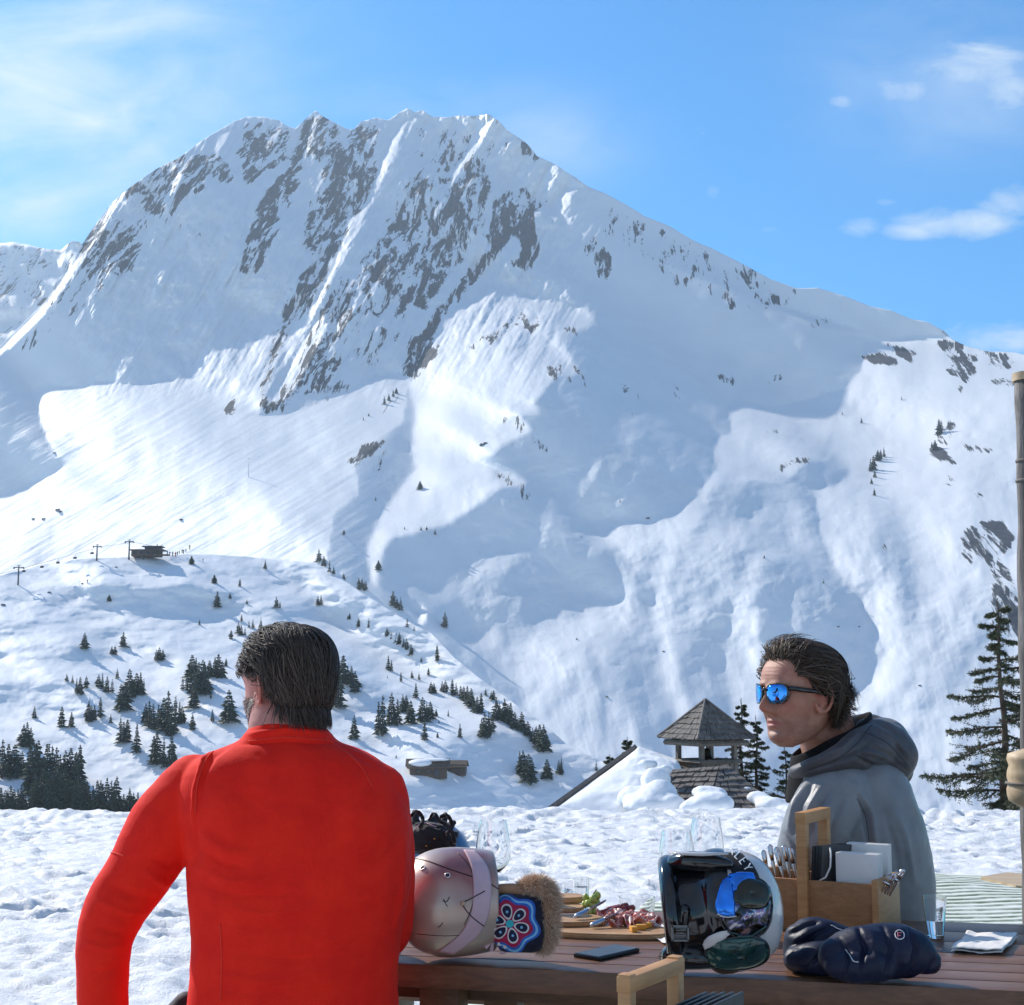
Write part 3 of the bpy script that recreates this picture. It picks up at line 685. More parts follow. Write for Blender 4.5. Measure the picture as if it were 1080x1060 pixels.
STANDS = [
 ('in the dense dark wood at the lower left corner', 'spruces of the dense lower left wood', c7(dense), True),
 ('in the loose row below the smooth shaded bank', 'spruces scattered under the lift hill', c7([(320, 160, 60), (467, 152, 55), (424, 180, 30), (436, 182, 34), (592, 203, 42), (604, 205, 50), (618, 200, 38)]), False),
 ('in the broken band across the sunny left slope', 'spruces in the band on the left slope', c7([(253, 283, 30), (275, 290, 30), (290, 325, 52), (303, 330, 62), (327, 308, 45), (374, 305, 48), (388, 312, 58), (405, 325, 60), (425, 325, 50), (445, 272, 38), (458, 385, 90), (472, 390, 98), (490, 345, 105), (502, 330, 60), (518, 325, 72), (532, 332, 80), (545, 335, 62)]), False),
 ('standing apart above the dense left wood', 'lone spruces above the left wood', c7([(130, 422, 42), (88, 530, 80), (100, 535, 95), (115, 530, 70), (233, 457, 75), (270, 457, 55), (335, 438, 80), (346, 434, 60), (357, 430, 55), (380, 420, 75), (420, 440, 30)]), False),
 ('in the short file left of the red jacket', 'spruces left of the red jacket', c7([(456, 512, 88), (468, 516, 76), (482, 515, 85), (518, 555, 105), (582, 598, 105), (595, 600, 125), (620, 600, 100), (650, 605, 115)]), False),
 ('in the thick clump near the bareheaded man', 'spruces in the clump by the man in red', c7([(552, 440, 70), (565, 460, 100), (580, 455, 85), (600, 465, 90), (618, 470, 120), (635, 480, 155), (650, 485, 110), (665, 440, 100), (680, 445, 80), (690, 440, 60), (645, 490, 80)]), False),
 ('in the tall grove beside the dark haired head', 'spruces in the grove beside the head', c7([(693, 315, 50), (706, 312, 45), (720, 330, 100), (735, 385, 95), (728, 270, 85), (742, 285, 90), (752, 330, 115), (768, 325, 120), (780, 335, 90), (775, 290, 80), (795, 265, 60), (815, 262, 70), (828, 266, 85), (843, 268, 60), (800, 348, 25), (858, 225, 30)]), False),
 ('close behind the head of the man in red', 'spruces close behind the red man', c7([(730, 468, 60), (806, 435, 45), (868, 440, 120)])+c8([(60, 528, 130), (38, 430, 100), (78, 442, 112), (95, 440, 70), (110, 430, 60), (123, 470, 80)]), False),
 ('high on the slope above the bareheaded man', 'small spruces above the man in red', c7([(877, 122, 35), (905, 100, 40), (915, 108, 45), (930, 108, 30), (945, 80, 30), (960, 82, 35), (990, 92, 50), (975, 115, 25), (917, 55, 25), (952, 120, 24), (757, 68, 20)]), False),
 ('in the grove above the red right shoulder', 'spruces above the red right shoulder', c8([(120, 645, 85), (212, 630, 120), (228, 635, 150), (262, 590, 115), (285, 590, 90), (305, 545, 66), (318, 542, 60), (335, 588, 85), (355, 490, 55), (380, 580, 90), (396, 572, 60), (410, 570, 65), (388, 650, 80)]), False),
 ('among the tiny ones on the middle slope', 'tiny spruces on the middle slope', c8([(432, 560, 28), (478, 560, 25), (522, 640, 50), (443, 585, 12), (437, 640, 20), (250, 385, 55), (262, 388, 40), (298, 428, 35), (340, 415, 28), (367, 422, 28), (247, 415, 10), (280, 718, 12)]), False),
 ('on the long diagonal crest in the middle', 'spruces along the diagonal crest', c8([(412, 472, 42), (423, 472, 38), (455, 465, 38), (467, 468, 45), (493, 480, 60), (508, 480, 45), (525, 490, 45), (537, 500, 52), (550, 512, 65), (565, 525, 70), (575, 540, 50), (588, 545, 58), (603, 548, 75), (620, 480, 25), (642, 495, 32), (650, 498, 38), (660, 575, 85), (672, 570, 60), (692, 580, 85), (705, 585, 70), (715, 592, 80), (730, 605, 60), (742, 600, 40), (757, 615, 70), (780, 635, 55), (798, 655, 50), (812, 665, 65), (825, 680, 85), (840, 695, 100), (852, 690, 60)]), False),
 ('in the pair and group above the wooden huts', 'spruces above the wooden huts', c8([(605, 630, 60), (617, 642, 90), (632, 640, 95), (645, 620, 60)]), False),
 ('at the right foot of the diagonal crest', 'spruces at the foot of the diagonal crest', c8([(750, 780, 85), (762, 785, 92), (782, 808, 100), (795, 790, 70), (770, 805, 50), (853, 798, 72), (898, 778, 50), (908, 782, 62), (1040, 768, 38)]), False),
 ('on the far side of the shaded gully', 'spruces across the shaded gully', c8([(465, 224, 60), (322, 222, 35), (348, 235, 20), (268, 140, 55), (283, 150, 40), (297, 158, 50), (150, 75, 40), (165, 80, 35), (138, 60, 25), (103, 193, 25), (96, 193, 18), (137, 222, 35), (175, 226, 38), (80, 40, 25)]), False),
 ('on the shaded bank above the diagonal crest', 'spruces on the shaded bank', c8([(245, 258, 35), (262, 268, 28), (280, 280, 36), (292, 288, 44), (308, 300, 40), (320, 308, 45), (337, 328, 40), (375, 354, 20), (435, 350, 60), (403, 404, 28)]), False),
 ('on the slope right of the lift station', 'small spruces right of the lift station', c4([(618, 785, 45), (683, 725, 22), (655, 760, 18), (703, 775, 14), (755, 675, 25), (787, 785, 30), (797, 786, 18), (908, 655, 35), (922, 668, 30), (938, 685, 35), (950, 690, 24), (905, 778, 25), (914, 778, 28), (1022, 735, 35), (1038, 738, 28), (980, 708, 18), (978, 578, 14)]), False),
 ('in the little group high on the right snowfield', 'little conifers on the right snowfield', c3([(632, 655, 35), (640, 650, 40), (652, 625, 30), (660, 620, 26), (669, 615, 28), (643, 672, 24), (634, 690, 16), (642, 722, 20), (824, 550, 42), (830, 540, 30), (812, 595, 28), (803, 590, 18), (718, 455, 10), (552, 497, 10), (606, 520, 16), (500, 968, 12), (334, 898, 10)]), False),
 ('on the sunny shoulder below the rocky spur', 'little conifers on the sunny shoulder', c5([(285, 412, 20), (150, 668, 30), (285, 543, 14), (303, 543, 14), (330, 557, 18), (232, 540, 9), (101, 192, 12), (140, 448, 14), (168, 140, 26), (182, 128, 22), (196, 116, 24), (206, 106, 20), (783, 893, 8), (797, 566, 6), (40, 556, 14), (118, 178, 10)]), False),
]
ORD = ['first', 'second', 'third', 'fourth', 'fifth', 'sixth', 'seventh', 'eighth', 'ninth', 'tenth', 'eleventh', 'twelfth', 'thirteenth', 'fourteenth', 'fifteenth', 'sixteenth', 'seventeenth', 'eighteenth', 'nineteenth', 'twentieth',
       'twenty-first', 'twenty-second', 'twenty-third', 'twenty-fourth', 'twenty-fifth', 'twenty-sixth', 'twenty-seventh', 'twenty-eighth', 'twenty-ninth', 'thirtieth', 'thirty-first']
def plant_far(px, py, h, label, cat, group, proto, wide=1.0, name='spruce_tree', parts=True):
    p = surf(px, py); p0 = p.copy(); H = h/F*p.y*1.02
    rz = rr.uniform(0, 6.28)
    if parts:
        t = empty(name, (p0.x, p0.y, p0.z), label, cat, group, rz); t.scale = (H*wide, H*wide, H)
        for me, nm in ((proto[0], 'crown'), (proto[1], 'trunk')):
            o = bpy.data.objects.new(nm, me); COL.objects.link(o); o.parent = t
    else:
        t = bpy.data.objects.new(name, proto[0]); COL.objects.link(t); t.location = p0; t.rotation_euler.z = rz; t.scale = (H*wide, H*wide, H)
        tag(t, label, cat, group)
    return t
for where, grp, pts, shared in STANDS:
    pts = sorted(pts)
    hs = sorted(p[2] for p in pts)
    for i, (px, py, h) in enumerate(pts):
        if shared: lab = 'dark spruce crowded '+where
        elif len(pts) == 1: lab = 'dark spruce '+where
        else:
            o = 'leftmost' if i == 0 else ('rightmost' if i == len(pts)-1 else ORD[i])
            lab = '%s spruce from the left %s' % (o, where) if o not in ('leftmost', 'rightmost') else '%s spruce %s' % (o, where)
        plant_far(px, py, h, lab, 'spruce tree', grp, PROTO[rr.randrange(len(PROTO))], rr.uniform(1.15, 1.75), parts=(h > 14))
for (px, py, h, lab) in [(202, 595, 9, 'low dark bush on the snow just right of the skiers'), (226, 615, 9, 'round dark bush on the shaded bank below the skiers'), (115, 634, 7, 'small dark bush on the snow left of the shaded bank'),
                         (443, 516, 9, 'lone dark bush on the sunny shoulder with a long shadow'), (399, 601, 10, 'round bush at the tip of the bright snow spur')]:
    plant_far(px, py, h, lab, 'bush', None, BUSH, 1.0, name='bush', parts=False)

# ---------------------------------------------------------------- chairlift, station, skiers, huts
M_dark = simple('dark_weathered_steel', (.07, .07, .075), .6, .3)
M_dwood = simple('dark_weathered_timber', (.10, .075, .055), .85, var=.3, vscale=2)
M_snowt = snow_mat('roof_snow', False, 1.2, .05)
M_glassd = simple('dark_window_glass', (.03, .035, .04), .1)
M_pale = simple('pale_galvanised_steel', (.5, .52, .55), .5, .5)
lab = ['leftmost dark lift pylon on the lower piste', 'middle lift pylon left of the station', 'tall lift pylon close beside the mountain station']
pyl = []
for (px, py, h), lb in zip([(19, 617, 20), (102, 591, 16), (136, 587, 17)], lab):
    p = crest(px, py); H = h/F*p.y; t = empty('lift_pylon', p, lb, 'lift pylon', 'pylons of the chairlift')
    MB().tube([p-Vector((0, 0, 2)), p+Vector((0, 0, H))], [.55, .35], 8).build('mast', M_dark, t)
    MB().box(p+Vector((0, 0, H*.93)), (H*.55, .5, .5)).box(p+Vector((0, 0, H+.4)), (H*.2, .3, .3)).build('crossarm', M_dark, t, False)
    for s in (-1, 1): MB().box(p+Vector((s*H*.26, 0, H*.88)), (.5, 2.2, .5), bev=.1).build('sheave_train', M_dark, t, False)
    pyl.append(p+Vector((H*.26, 0, H*.9)))
st = crest(155, 586)
pts = [pyl[0]+Vector((-60, -40, -22)), pyl[0], pyl[1], pyl[2], st+Vector((3, 0, 6))]
tag(MB().tube(pts, .09, 5).build('lift_cable', M_dark), 'thin haul cable strung over the three lift pylons', 'cable')
k = 0
for (px, py), wh in zip([(44, 598.5), (61, 594), (79, 589), (25, 603), (97, 584)], ['second from the left between the left pylons', 'in the middle between the left pylons', 'nearest the middle pylon', 'beside the leftmost pylon', 'hanging at the middle pylon']):
    Y = np.interp(px, [19, 102], [pyl[0].y, pyl[1].y]); p = P(px, py, Y)
    mb = MB().tube([p+Vector((0, 0, 2.6)), p+Vector((0, 0, .6))], .1, 5).box(p, (2.0, .7, .5)).box(p+Vector((0, .35, .5)), (2.0, .2, .9))
    tag(mb.build('lift_chair', M_dark, None, False), 'tiny dark lift chair '+wh, 'lift chair', 'chairs of the chairlift')
t = empty('lift_station', st, 'dark mountain lift station with flat roof beside the tall pylon', 'lift station')
q = st
MB().box(q+Vector((0, 0, 1.0)), (17, 9, 3.6), bev=.1).build('wall', M_dwood, t, False)
MB().box(q+Vector((1, -.5, 3.1)), (21, 11, .6), bev=.1).box(q+Vector((4, 0, 4.2)), (9, 8, 1.8)).box(q+Vector((4, -.5, 5.3)), (12, 10, .5)).build('roof', M_dark, t, False)
for i in range(4): MB().box(q+Vector((-6.3+i*4.0, -4.55, 1.4)), (2.2, .14, 1.3)).build('window', M_glassd, t, False)
MB().box(q+Vector((8, -6.2, -.2)), (14, 5, .7)).build('deck', M_dwood, t, False)
MB().tube([q+Vector((6, 0, 5)), q+Vector((6, 0, 7.2))], .25, 6).tube([q+Vector((9, 0, 5)), q+Vector((9, 0, 6.8))], .2, 6).build('chimney', M_dark, t, False)
SK = [simple('skier_'+n, c, .8, var=0) for n, c in (('black', (.02, .02, .025)), ('red', (.4, .03, .02)), ('blue', (.03, .08, .25)), ('yellow', (.4, .25, .03)))]
def skier(p, H, m, k, lab):
    mb = MB(); a = .3+.2*math.sin(k)
    mb.tube([p+Vector((-.12, 0, 0)), p+Vector((-.1, 0, .5))*1.0, p+Vector((-.04, 0, .9))], [.09, .1, .13], 7)
    mb.tube([p+Vector((.16, 0, 0)), p+Vector((.13, 0, .5)), p+Vector((.04, 0, .9))], [.09, .1, .13], 7)
    mb.tube([p+Vector((0, 0, .85)), p+Vector((0, 0, 1.1)), p+Vector((0, 0, 1.4)), p+Vector((0, 0, 1.52))], [.19, .2, .23, .08], 9)
    for s in (-1, 1): mb.tube([p+Vector((s*.2, 0, 1.4)), p+Vector((s*.36, -.1, 1.12)), p+Vector((s*.4, -.3, .95))], [.07, .06, .05], 6)
    mb.ell(p+Vector((0, 0, 1.65)), (.12, .13, .14), nu=8, nv=6)
    for s in (-1, 1): mb.box(p+Vector((s*.15, -.1, .02)), (.09, 1.6, .04))
    v = [(Vector(x)-p)*H/1.75+p for x in mb.v]; mb.v = [tuple(x) for x in v]
    tag(mb.build('person', m), lab, 'skier', 'skiers by the lift station')
sk = [(179, 586, 4.5), (182, 586.5, 5), (185, 587, 5), (189, 584, 3.5), (192, 583, 4), (193.5, 584, 4.5), (196, 582.5, 4), (200, 579.5, 5), (151, 590, 3.5), (157, 589, 3.5), (176.5, 585, 4), (187, 585.5, 4)]
nm = ['standing', 'waiting', 'gliding']; cl = ['black', 'red', 'blue', 'yellow']
for i, (px, py, h) in enumerate(sorted(sk)):
    p = crest(px, py); skier(p, h/F*p.y, SK[i % 4 if i % 3 else 0], i, '%s from the left of the tiny skiers by the lift station' % ('leftmost' if i == 0 else ORD[i]) if i else 'leftmost of the tiny skiers below the lift station')
for (px, py, h, lb) in [(92, 615, 4, 'lone tiny skier on the open slope below the middle pylon'), (214, 592, 3, 'lone tiny skier right of the small bush near the station')]:
    p = surf(px, py); skier(p, h/F*p.y, SK[0], 3, lb)
# pale far pylon on the bright snowfield
p = surf(262, 503); H = 20/F*p.y; t = empty('far_pylon', p, 'thin pale pylon standing on the bright avalanche slope', 'lift pylon')
MB().tube([p-Vector((0, 0, 1)), p+Vector((0, 0, H))], [.5, .3], 6).build('mast', M_pale, t)
MB().box(p+Vector((0, 0, H)), (5, .4, .4)).build('crossarm', M_pale, t, False)
# huts
def hut(px, py, w, hh, dep, yaw, lab, posts, snowy):
    p = surf(px, py); s = p.y/F; t = empty('mountain_hut', p, lab, 'hut', 'huts on the lower slope')
    R = Matrix.Rotation(yaw, 3, 'Z'); w *= s; hh *= s; dep *= s
    def L(x, y, z): return p+R @ Vector((x, y, z))
    MB().box(L(0, dep/2, hh*.35), (w*.92, dep*.9, hh*.9), R).build('wall', M_dwood, t, False)
    rf = MB(); e = .15*w
    rf.add([L(-w/2-e*.3, -dep*.1, hh*.62), L(w/2+e*.3, -dep*.1, hh*.62), L(w/2+e*.3, dep*.5, hh*1.1), L(-w/2-e*.3, dep*.5, hh*1.1), L(-w/2-e*.3, dep*1.1, hh*.62), L(w/2+e*.3, dep*1.1, hh*.62)],
           [(0, 1, 2, 3), (3, 2, 5, 4)])
    o = rf.build('roof', M_dwood, t, False); md = o.modifiers.new('s', 'SOLIDIFY'); md.thickness = hh*.07; bake(o)
    if snowy:
        rf = MB(); rf.ell(L(-w*.2, dep*.3, hh*.84), (w*.3, dep*.5, hh*.26), R).ell(L(w*.15, dep*.45, hh*1.02), (w*.4, dep*.3, hh*.1), R).build('snow_cap', M_snowt, t)
    MB().box(L(w*.2, -dep*.0, hh*.25), (w*.12, .2, hh*.42), R).build('door', M_dark, t, False)
    for x in (-.25, .0): MB().box(L(w*x, -dep*.0, hh*.35), (w*.1, .2, hh*.2), R).build('window', M_glassd, t, False)
hut(452, 820, 42, 17, 26, .12, 'left wooden hut with snow lying on its roof', 0, True)
hut(480, 817, 22, 13, 20, -.08, 'right wooden hut with bare boards beside the snowy one', 0, False)
# small snow-free boulders on the slopes
M_rock = simple('slope_rock', (.10, .10, .105), .9, var=.4, vscale=.4, bump=.8, bscale=1, bdist=.4)
bs = c4([(155, 345, 8), (165, 507, 14), (95, 533, 10), (125, 533, 12), (517, 535, 12), (172, 512, 12), (235, 657+60, 8), (330, 670, 8), (140, 742, 10), (10, 778, 14)])+c5([(1010, 505, 12), (1060, 930, 8), (480, 270, 18), (490, 265, 14)])+[(640, 735, 3), (884, 661, 3), (906, 661, 2.5), (970, 723, 3)]
bs = sorted(bs)
for i, (px, py, h) in enumerate(bs):
    p = surf(px, py); r_ = h/F*p.y*.5; bm = bmesh.new(); bmesh.ops.create_icosphere(bm, subdivisions=3, radius=r_)
    for v in bm.verts:
        v.co *= 1+.45*mnoise.noise(v.co/r_*1.4+Vector((i*7.7, 0, 0))); v.co.z *= .5
    me = bpy.data.meshes.new('boulder'); bm.to_mesh(me); bm.free(); o = link('boulder', me, M_rock); o.location = p
    where = 'on the left avalanche slope' if px < 300 else ('on the middle shaded slope' if px < 740 else 'on the right lower slope')
    tag(o, '%s small dark boulder from the left poking through the mountain snow' % (ORD[i] if i else 'first'), 'boulder', 'boulders on the mountain snow')
# ---------------------------------------------------------------- snow terrace
def terrace():
    xs = np.arange(-9, 9.01, .032); ys = np.concatenate([np.arange(-8, 5, .25), np.arange(5, 17.2, .03)])
    X, Y = np.meshgrid(xs, ys)
    edge = 15.7+.18*fbm(X*.9, X*0+2, 4, 3)
    a = fbm(X*1.1, Y*1.1, 3, 81)*.030
    b = fbm(X*3.4+.6*fbm(X*2, Y*2, 2, 5), Y*3.4, 4, 82, .55)
    c = fbm(X*8, Y*8, 3, 83, .6); d = fbm(X*5.2, Y*5.2, 3, 84, .5, True)
    z = a*.7 + .020*b + .013*c + .008*np.clip(d, 0, 1)
    # churned clods
    z += .045*np.clip(fbm(X*6.3, Y*6.3, 2, 85)-.16, 0, 1) - .07*np.clip(fbm(X*4.2, Y*5.1, 3, 86)-.24, 0, 1) - .05*np.clip(fbm(X*9, Y*9, 2, 88)-.25, 0, 1)
    z += .05*np.exp(-((Y-edge+.35)/.3)**2)*(1+fbm(X*4, Y*4, 3, 87))
    over = np.clip(Y-edge, 0, None); z = z-over*1.3
    side = np.clip(np.abs(X)-8.2, 0, None); z -= side*.8
    rf = np.random.default_rng(4)
    for k in range(16):
        x, y = rf.uniform(-6, 5), rf.uniform(5.5, 15); an = rf.uniform(-1.2, 1.2) if k % 3 else rf.uniform(1.2, 1.9); step = 0
        for q in range(rf.integers(8, 26)):
            x += math.cos(an)*.36; y += math.sin(an)*.36; an += rf.uniform(-.12, .12); sgn = 1 if q % 2 else -1
            fx_, fy_ = x-math.sin(an)*.10*sgn, y+math.cos(an)*.10*sgn
            if not (5 < fy_ < 15.4 and abs(fx_) < 8): continue
            i0, i1 = np.searchsorted(xs, (fx_-.35, fx_+.35)); j0, j1 = np.searchsorted(ys, (fy_-.35, fy_+.35))
            ddx = X[j0:j1, i0:i1]-fx_; ddy = Y[j0:j1, i0:i1]-fy_; l_ = ddx*math.cos(an)+ddy*math.sin(an); m_ = -ddx*math.sin(an)+ddy*math.cos(an); r_ = np.sqrt((l_/.15)**2+(m_/.065)**2)
            z[j0:j1, i0:i1] += -.055*np.exp(-r_**4)+.018*np.exp(-((r_-1.35)/.3)**2)
    for k in range(7):
        x0 = rf.uniform(-7, 6); sl = rf.uniform(-.9, .9); cx = x0+sl*(Y-6)+.25*np.sin(Y*.5+k)
        for o in (-.09, .09): z -= .022*np.exp(-((X-cx-o)/.035)**2)
    # lower the snow where the mat lies
    z -= .02
    return grid_mesh('snow_terrace', np.stack([X, Y, z], -1))
mS, tS, bS = mat('trampled_snow'); co = tS.coord('Object')
hS = tS.math('ADD', tS.noise(22, 6, .7, co, .4), tS.math('MULTIPLY', tS.noise(75, 4, .7, co), .5))
con(tS, tS.bump(hS, .9, .022), bS.inputs['Normal'])
con(tS, tS.ramp(tS.noise(3.5, 6, .6, co), [(.3, (.84, .85, .86)), (.6, (.90, .90, .90))]), bS.inputs['Base Color']); bS.inputs['Roughness'].default_value = .55; bS.inputs['Specular IOR Level'].default_value = .35
bS.inputs['Subsurface Weight'].default_value = 0
tag(link('snow_terrace', terrace(), mS), kind='structure')

# frosted walkway mat of pale green slats behind and under the table
M_matt, tm, bm_ = mat('frosted_green_mat'); co = tm.coord('Object')
w = tm.node('ShaderNodeTexWave'); w.wave_type = 'BANDS'; w.bands_direction = 'Y'; w.inputs['Scale'].default_value = 2.6; w.inputs['Distortion'].default_value = 3.0; w.inputs['Detail'].default_value = 3; w.inputs['Detail Scale'].default_value = .8; tm.l.new(co, w.inputs['Vector'])
nz1 = tm.noise(7, 6, .7, co)
c1 = tm.ramp(w.outputs['Fac'], [(.25, (.10, .14, .085)), (.5, (.38, .42, .30)), (.8, (.66, .69, .60))])
c1 = tm.mix(tm.math('MULTIPLY', tm.math('SUBTRACT', nz1, .42), 3.0, clamp=True), c1, (.74, .76, .72)); con(tm, c1, bm_.inputs['Base Color']); bm_.inputs['Roughness'].default_value = .85
con(tm, tm.bump(w.outputs['Fac'], .6, .02), bm_.inputs['Normal'])
gp = [G(400, 1085), G(520, 1012), G(700, 968), G(975, 934), G(1085, 936), G(1250, 940)]
poly = [(p.x, p.y) for p in gp]+[(6.5, 6.5), (6.5, 3.0), (-.9, 3.0)]
mb = MB(); n = 60
rows = []
A = [Vector((x, y, 0)) for x, y in [(-.65, 3.0), (6.5, 3.0)]]
for i in range(41):
    t = i/40; row = []
    for j in range(61):
        s = j/60
        # far edge curve
        fx = np.interp(s, [0, .2, .45, 1], [gp[1].x, gp[2].x, gp[3].x, gp[5].x]); fy = np.interp(s, [0, .2, .45, 1], [gp[1].y, gp[2].y, gp[3].y, gp[5].y])
        nx = -.75+7.2*s; x = nx*(1-t)+fx*t; y = 3.0*(1-t)+fy*t
        row.append((x, y, .035+.012*math.sin(x*3+y*2)+.01*mnoise.noise(Vector((x*2, y*2, 0)))))
    rows.append(row)
mb.grid(rows); o = mb.build('ground_mat', M_matt); md = o.modifiers.new('s', 'SOLIDIFY'); md.thickness = .05; md.offset = -1; bake(o)
tag(o, 'pale green frosted mat lying on the snow behind and under the table', 'mat')
M_pine = simple('raw_pine', (.55, .40, .24), .7, var=.2, vscale=8)
def wood(name, c1, c2, scale=(1, 12, 12), rough=.5, rot=None, bumpd=.0015, spec=.4, coat=0):
    m, t, b = mat(name); co = t.coord('Object', scale, rot)
    n = t.noise(2.2, 7, .65, co, .8); n2 = t.noise(9, 4, .6, co)
    v = t.math('ADD', t.math('MULTIPLY', n, .7), t.math('MULTIPLY', n2, .3))
    con(t, t.ramp(v, [(.32, c1), (.5, [(a+d)/2 for a, d in zip(c1, c2)]), (.66, c2)]), b.inputs['Base Color'])
    con(t, t.math('ADD', rough-.1, t.math('MULTIPLY', n, .25)), b.inputs['Roughness']); b.inputs['Specular IOR Level'].default_value = spec; b.inputs['Coat Weight'].default_value = coat
    b.inputs['Coat Roughness'].default_value = .25
    con(t, t.bump(v, .7, bumpd), b.inputs['Normal']); return m
q = [G(1035, 941), G(1062, 936), G(1110, 940), G(1110, 955), G(1072, 951)]
M_plank = wood('tan_plank', (.42, .29, .17), (.62, .46, .28), (1, 6, 6))  # tan wood grain for the plank, post cap, log and bead
tag(MB().prism([(p.x, p.y) for p in q], .06, .10).build('wooden_plank', M_plank, None, False), 'tan wooden plank lying at the far edge of the green mat', 'plank')

# ---------------------------------------------------------------- roof with bell tower, beyond the terrace edge
M_shing, ts, bs_ = mat('weathered_shingle'); co = ts.coord('Object')
con(ts, ts.ramp(ts.noise(5, 6, .7, co), [(.3, (.075, .066, .06)), (.55, (.17, .15, .135)), (.75, (.27, .24, .21))]), bs_.inputs['Base Color']); bs_.inputs['Roughness'].default_value = .85
con(ts, ts.bump(ts.noise(30, 5, .7, ts.coord('Object', (1, 1, .2))), .6, .02), bs_.inputs['Normal'])
M_grey = wood('weathered_timber', (.10, .085, .07), (.26, .225, .19), (5, 5, .8), .8, bumpd=.006)
M_bell = simple('dark_bronze', (.05, .04, .03), .4, .8)
BY = 30.0; k_ = BY/F
lodge = empty('lodge_roof', P(700, 850, BY), 'snow covered gable roof with a dark sloping edge board below the bell tower', 'roof')
def shingle_plane(mb, a, b, c, d, rows, cols, th=.03, seed=1, jit=.3):
    """a,b lower edge; d,c upper edge; overlapping boards with ragged lower ends"""
    r = random.Random(seed); a, b, c, d = map(Vector, (a, b, c, d)); n = (b-a).cross(d-a).normalized()
    for i in range(rows):
        t0 = i/rows; t1 = min(1, (i+1.35)/rows); k = 0.0; s = 0.0; j = 0
        L0 = a.lerp(d, t0); R0 = b.lerp(c, t0); L1 = a.lerp(d, t1); R1 = b.lerp(c, t1)
        step0 = (b-a).length/cols/max(.05, (R0-L0).length)
        while s < 1-1e-3:
            e = min(1, s+step0*r.uniform(.6, 1.4)); 
            if 1-e < step0*.4: e = 1
            lift = n*(th*r.uniform(.8, 1.5)); dn = (L0-L1)*r.uniform(-jit, jit)*.25; g = .06*(e-s)
            p = [L0.lerp(R0, s+g)+dn+lift, L0.lerp(R0, e-g)+dn+lift, L1.lerp(R1, e-g)+n*.004, L1.lerp(R1, s+g)+n*.004]
            q_ = [p[0]-n*th, p[1]-n*th]
            mb.add(p+q_, [(0, 1, 2, 3), (4, 5, 1, 0), (4, 0, 3), (1, 5, 2)]); s = e
    mb.add([a, b, c, d], [(0, 1, 2, 3)])
    return mb
# main snowy roof: verge board from lower left up to the ridge
A = P(583, 851, 27.0); Bp = P(670, 788, 31.0); C_ = P(712, 800, 30.4); D_ = P(722, 860, 27.0); E_ = P(600, 870, 26.6)
def snow_roof(corner, nx, ny, thick, seed, ragged=.3):
    a, b, c, d = map(Vector, corner); rows = []; nrm = (b-a).cross(d-a).normalized()
    if nrm.z < 0: nrm = -nrm
    for i in range(ny+1):
        row = []
        for j in range(nx+1):
            s = j/nx; t = i/ny; p = a.lerp(b, s).lerp(d.lerp(c, s), t)
            e = min(s, 1-s, t, 1-t); edge = 1-math.exp(-e*7)
            h = thick*edge*(1+.45*mnoise.noise(p*1.1+Vector((seed, 0, 0)))+.16*mnoise.noise(p*3.2)+.06*mnoise.noise(p*9))
            row.append(p+nrm*h)
        rows.append(row)
    return rows
o = MB().grid(snow_roof((A+Vector((.1, 0, 0)), D_+Vector((.8, -1.5, -.8)), C_, Bp+Vector((.1, 0, 0))), 70, 60, .28, 3)).build('snow_cover', M_snowt, lodge)
bd = MB(); 
for (p, q2) in ((A+(A-Bp)*.3, Bp),): bd.tube([p, q2], [(.065, .05)]*2, 4, up=(0, 0, 1))
bd.build('verge_board', M_grey, lodge, False)
# underside and hidden far slope and gable walls so that the roof is a solid
sol = MB(); dz = Vector((0, 0, -.12))
F0 = A+(A-Bp)*.3+dz; sol.add([F0, Bp+dz, C_+dz, P(760, 812, 30.2)+dz, P(850, 852, 27.5)+dz, P(860, 900, 26)+dz, P(600, 900, 25.5)+dz], [(0, 1, 2, 6), (2, 3, 4, 5), (2, 5, 6)])
bk = [Bp+Vector((3, 7, -3.2)), P(850, 852, 27.5)+Vector((4, 6, -3))]
sol.add([Bp+dz, C_+dz, P(760, 812, 30.2)+dz, P(850, 852, 27.5)+dz, bk[0], bk[1]], [(0, 4, 5, 3, 2, 1)])
sol.build('roof_deck', M_grey, lodge, False)
# dark shingled slopes under the tower
pk = P(757, 808, 28.6); lf = P(668, 850, 27.4); rt = P(812, 850, 27.4); ct = P(746, 862, 26.4); lf2 = P(650, 862, 27.2); rt2 = P(830, 862, 27)
sh = MB(); shingle_plane(sh, lf2, ct, pk+Vector((.02, -.1, 0)), P(704, 812, 28.8), 9, 12, .04, 3)
shingle_plane(sh, ct, rt2, P(766, 806, 28.8), pk+Vector((.02, -.1, 0)), 9, 8, .04, 4); sh.build('shingles', M_shing, lodge, False)
def mound(blobs, name, vox=.05):
    mb = MB()
    for px, py, Y, rx, ry in blobs:
        k = Y/F; mb.ell(P(px, py, Y), (rx*k, max(rx, ry)*k*.9, ry*k), None, 20, 12)
    o = mb.build(name, M_snowt, lodge); remesh(o, vox, 34, .7); me = o.data; V = getv(me); N = getn(me)
    D = np.array([.06*mnoise.noise(Vector(v)*1.6)+.02*mnoise.noise(Vector(v)*4.5)+.012*mnoise.noise(Vector(v)*12) for v in V]); setv(me, V+N*D[:, None]); return o
mound([(696, 838, 26.8, 20, 16), (690, 822, 27.4, 17, 14), (700, 812, 28.0, 12, 9), (680, 850, 26.6, 26, 12), (712, 850, 26.4, 16, 12), (668, 842, 27.0, 20, 16), (684, 806, 28.6, 14, 8)], 'snow_drift')
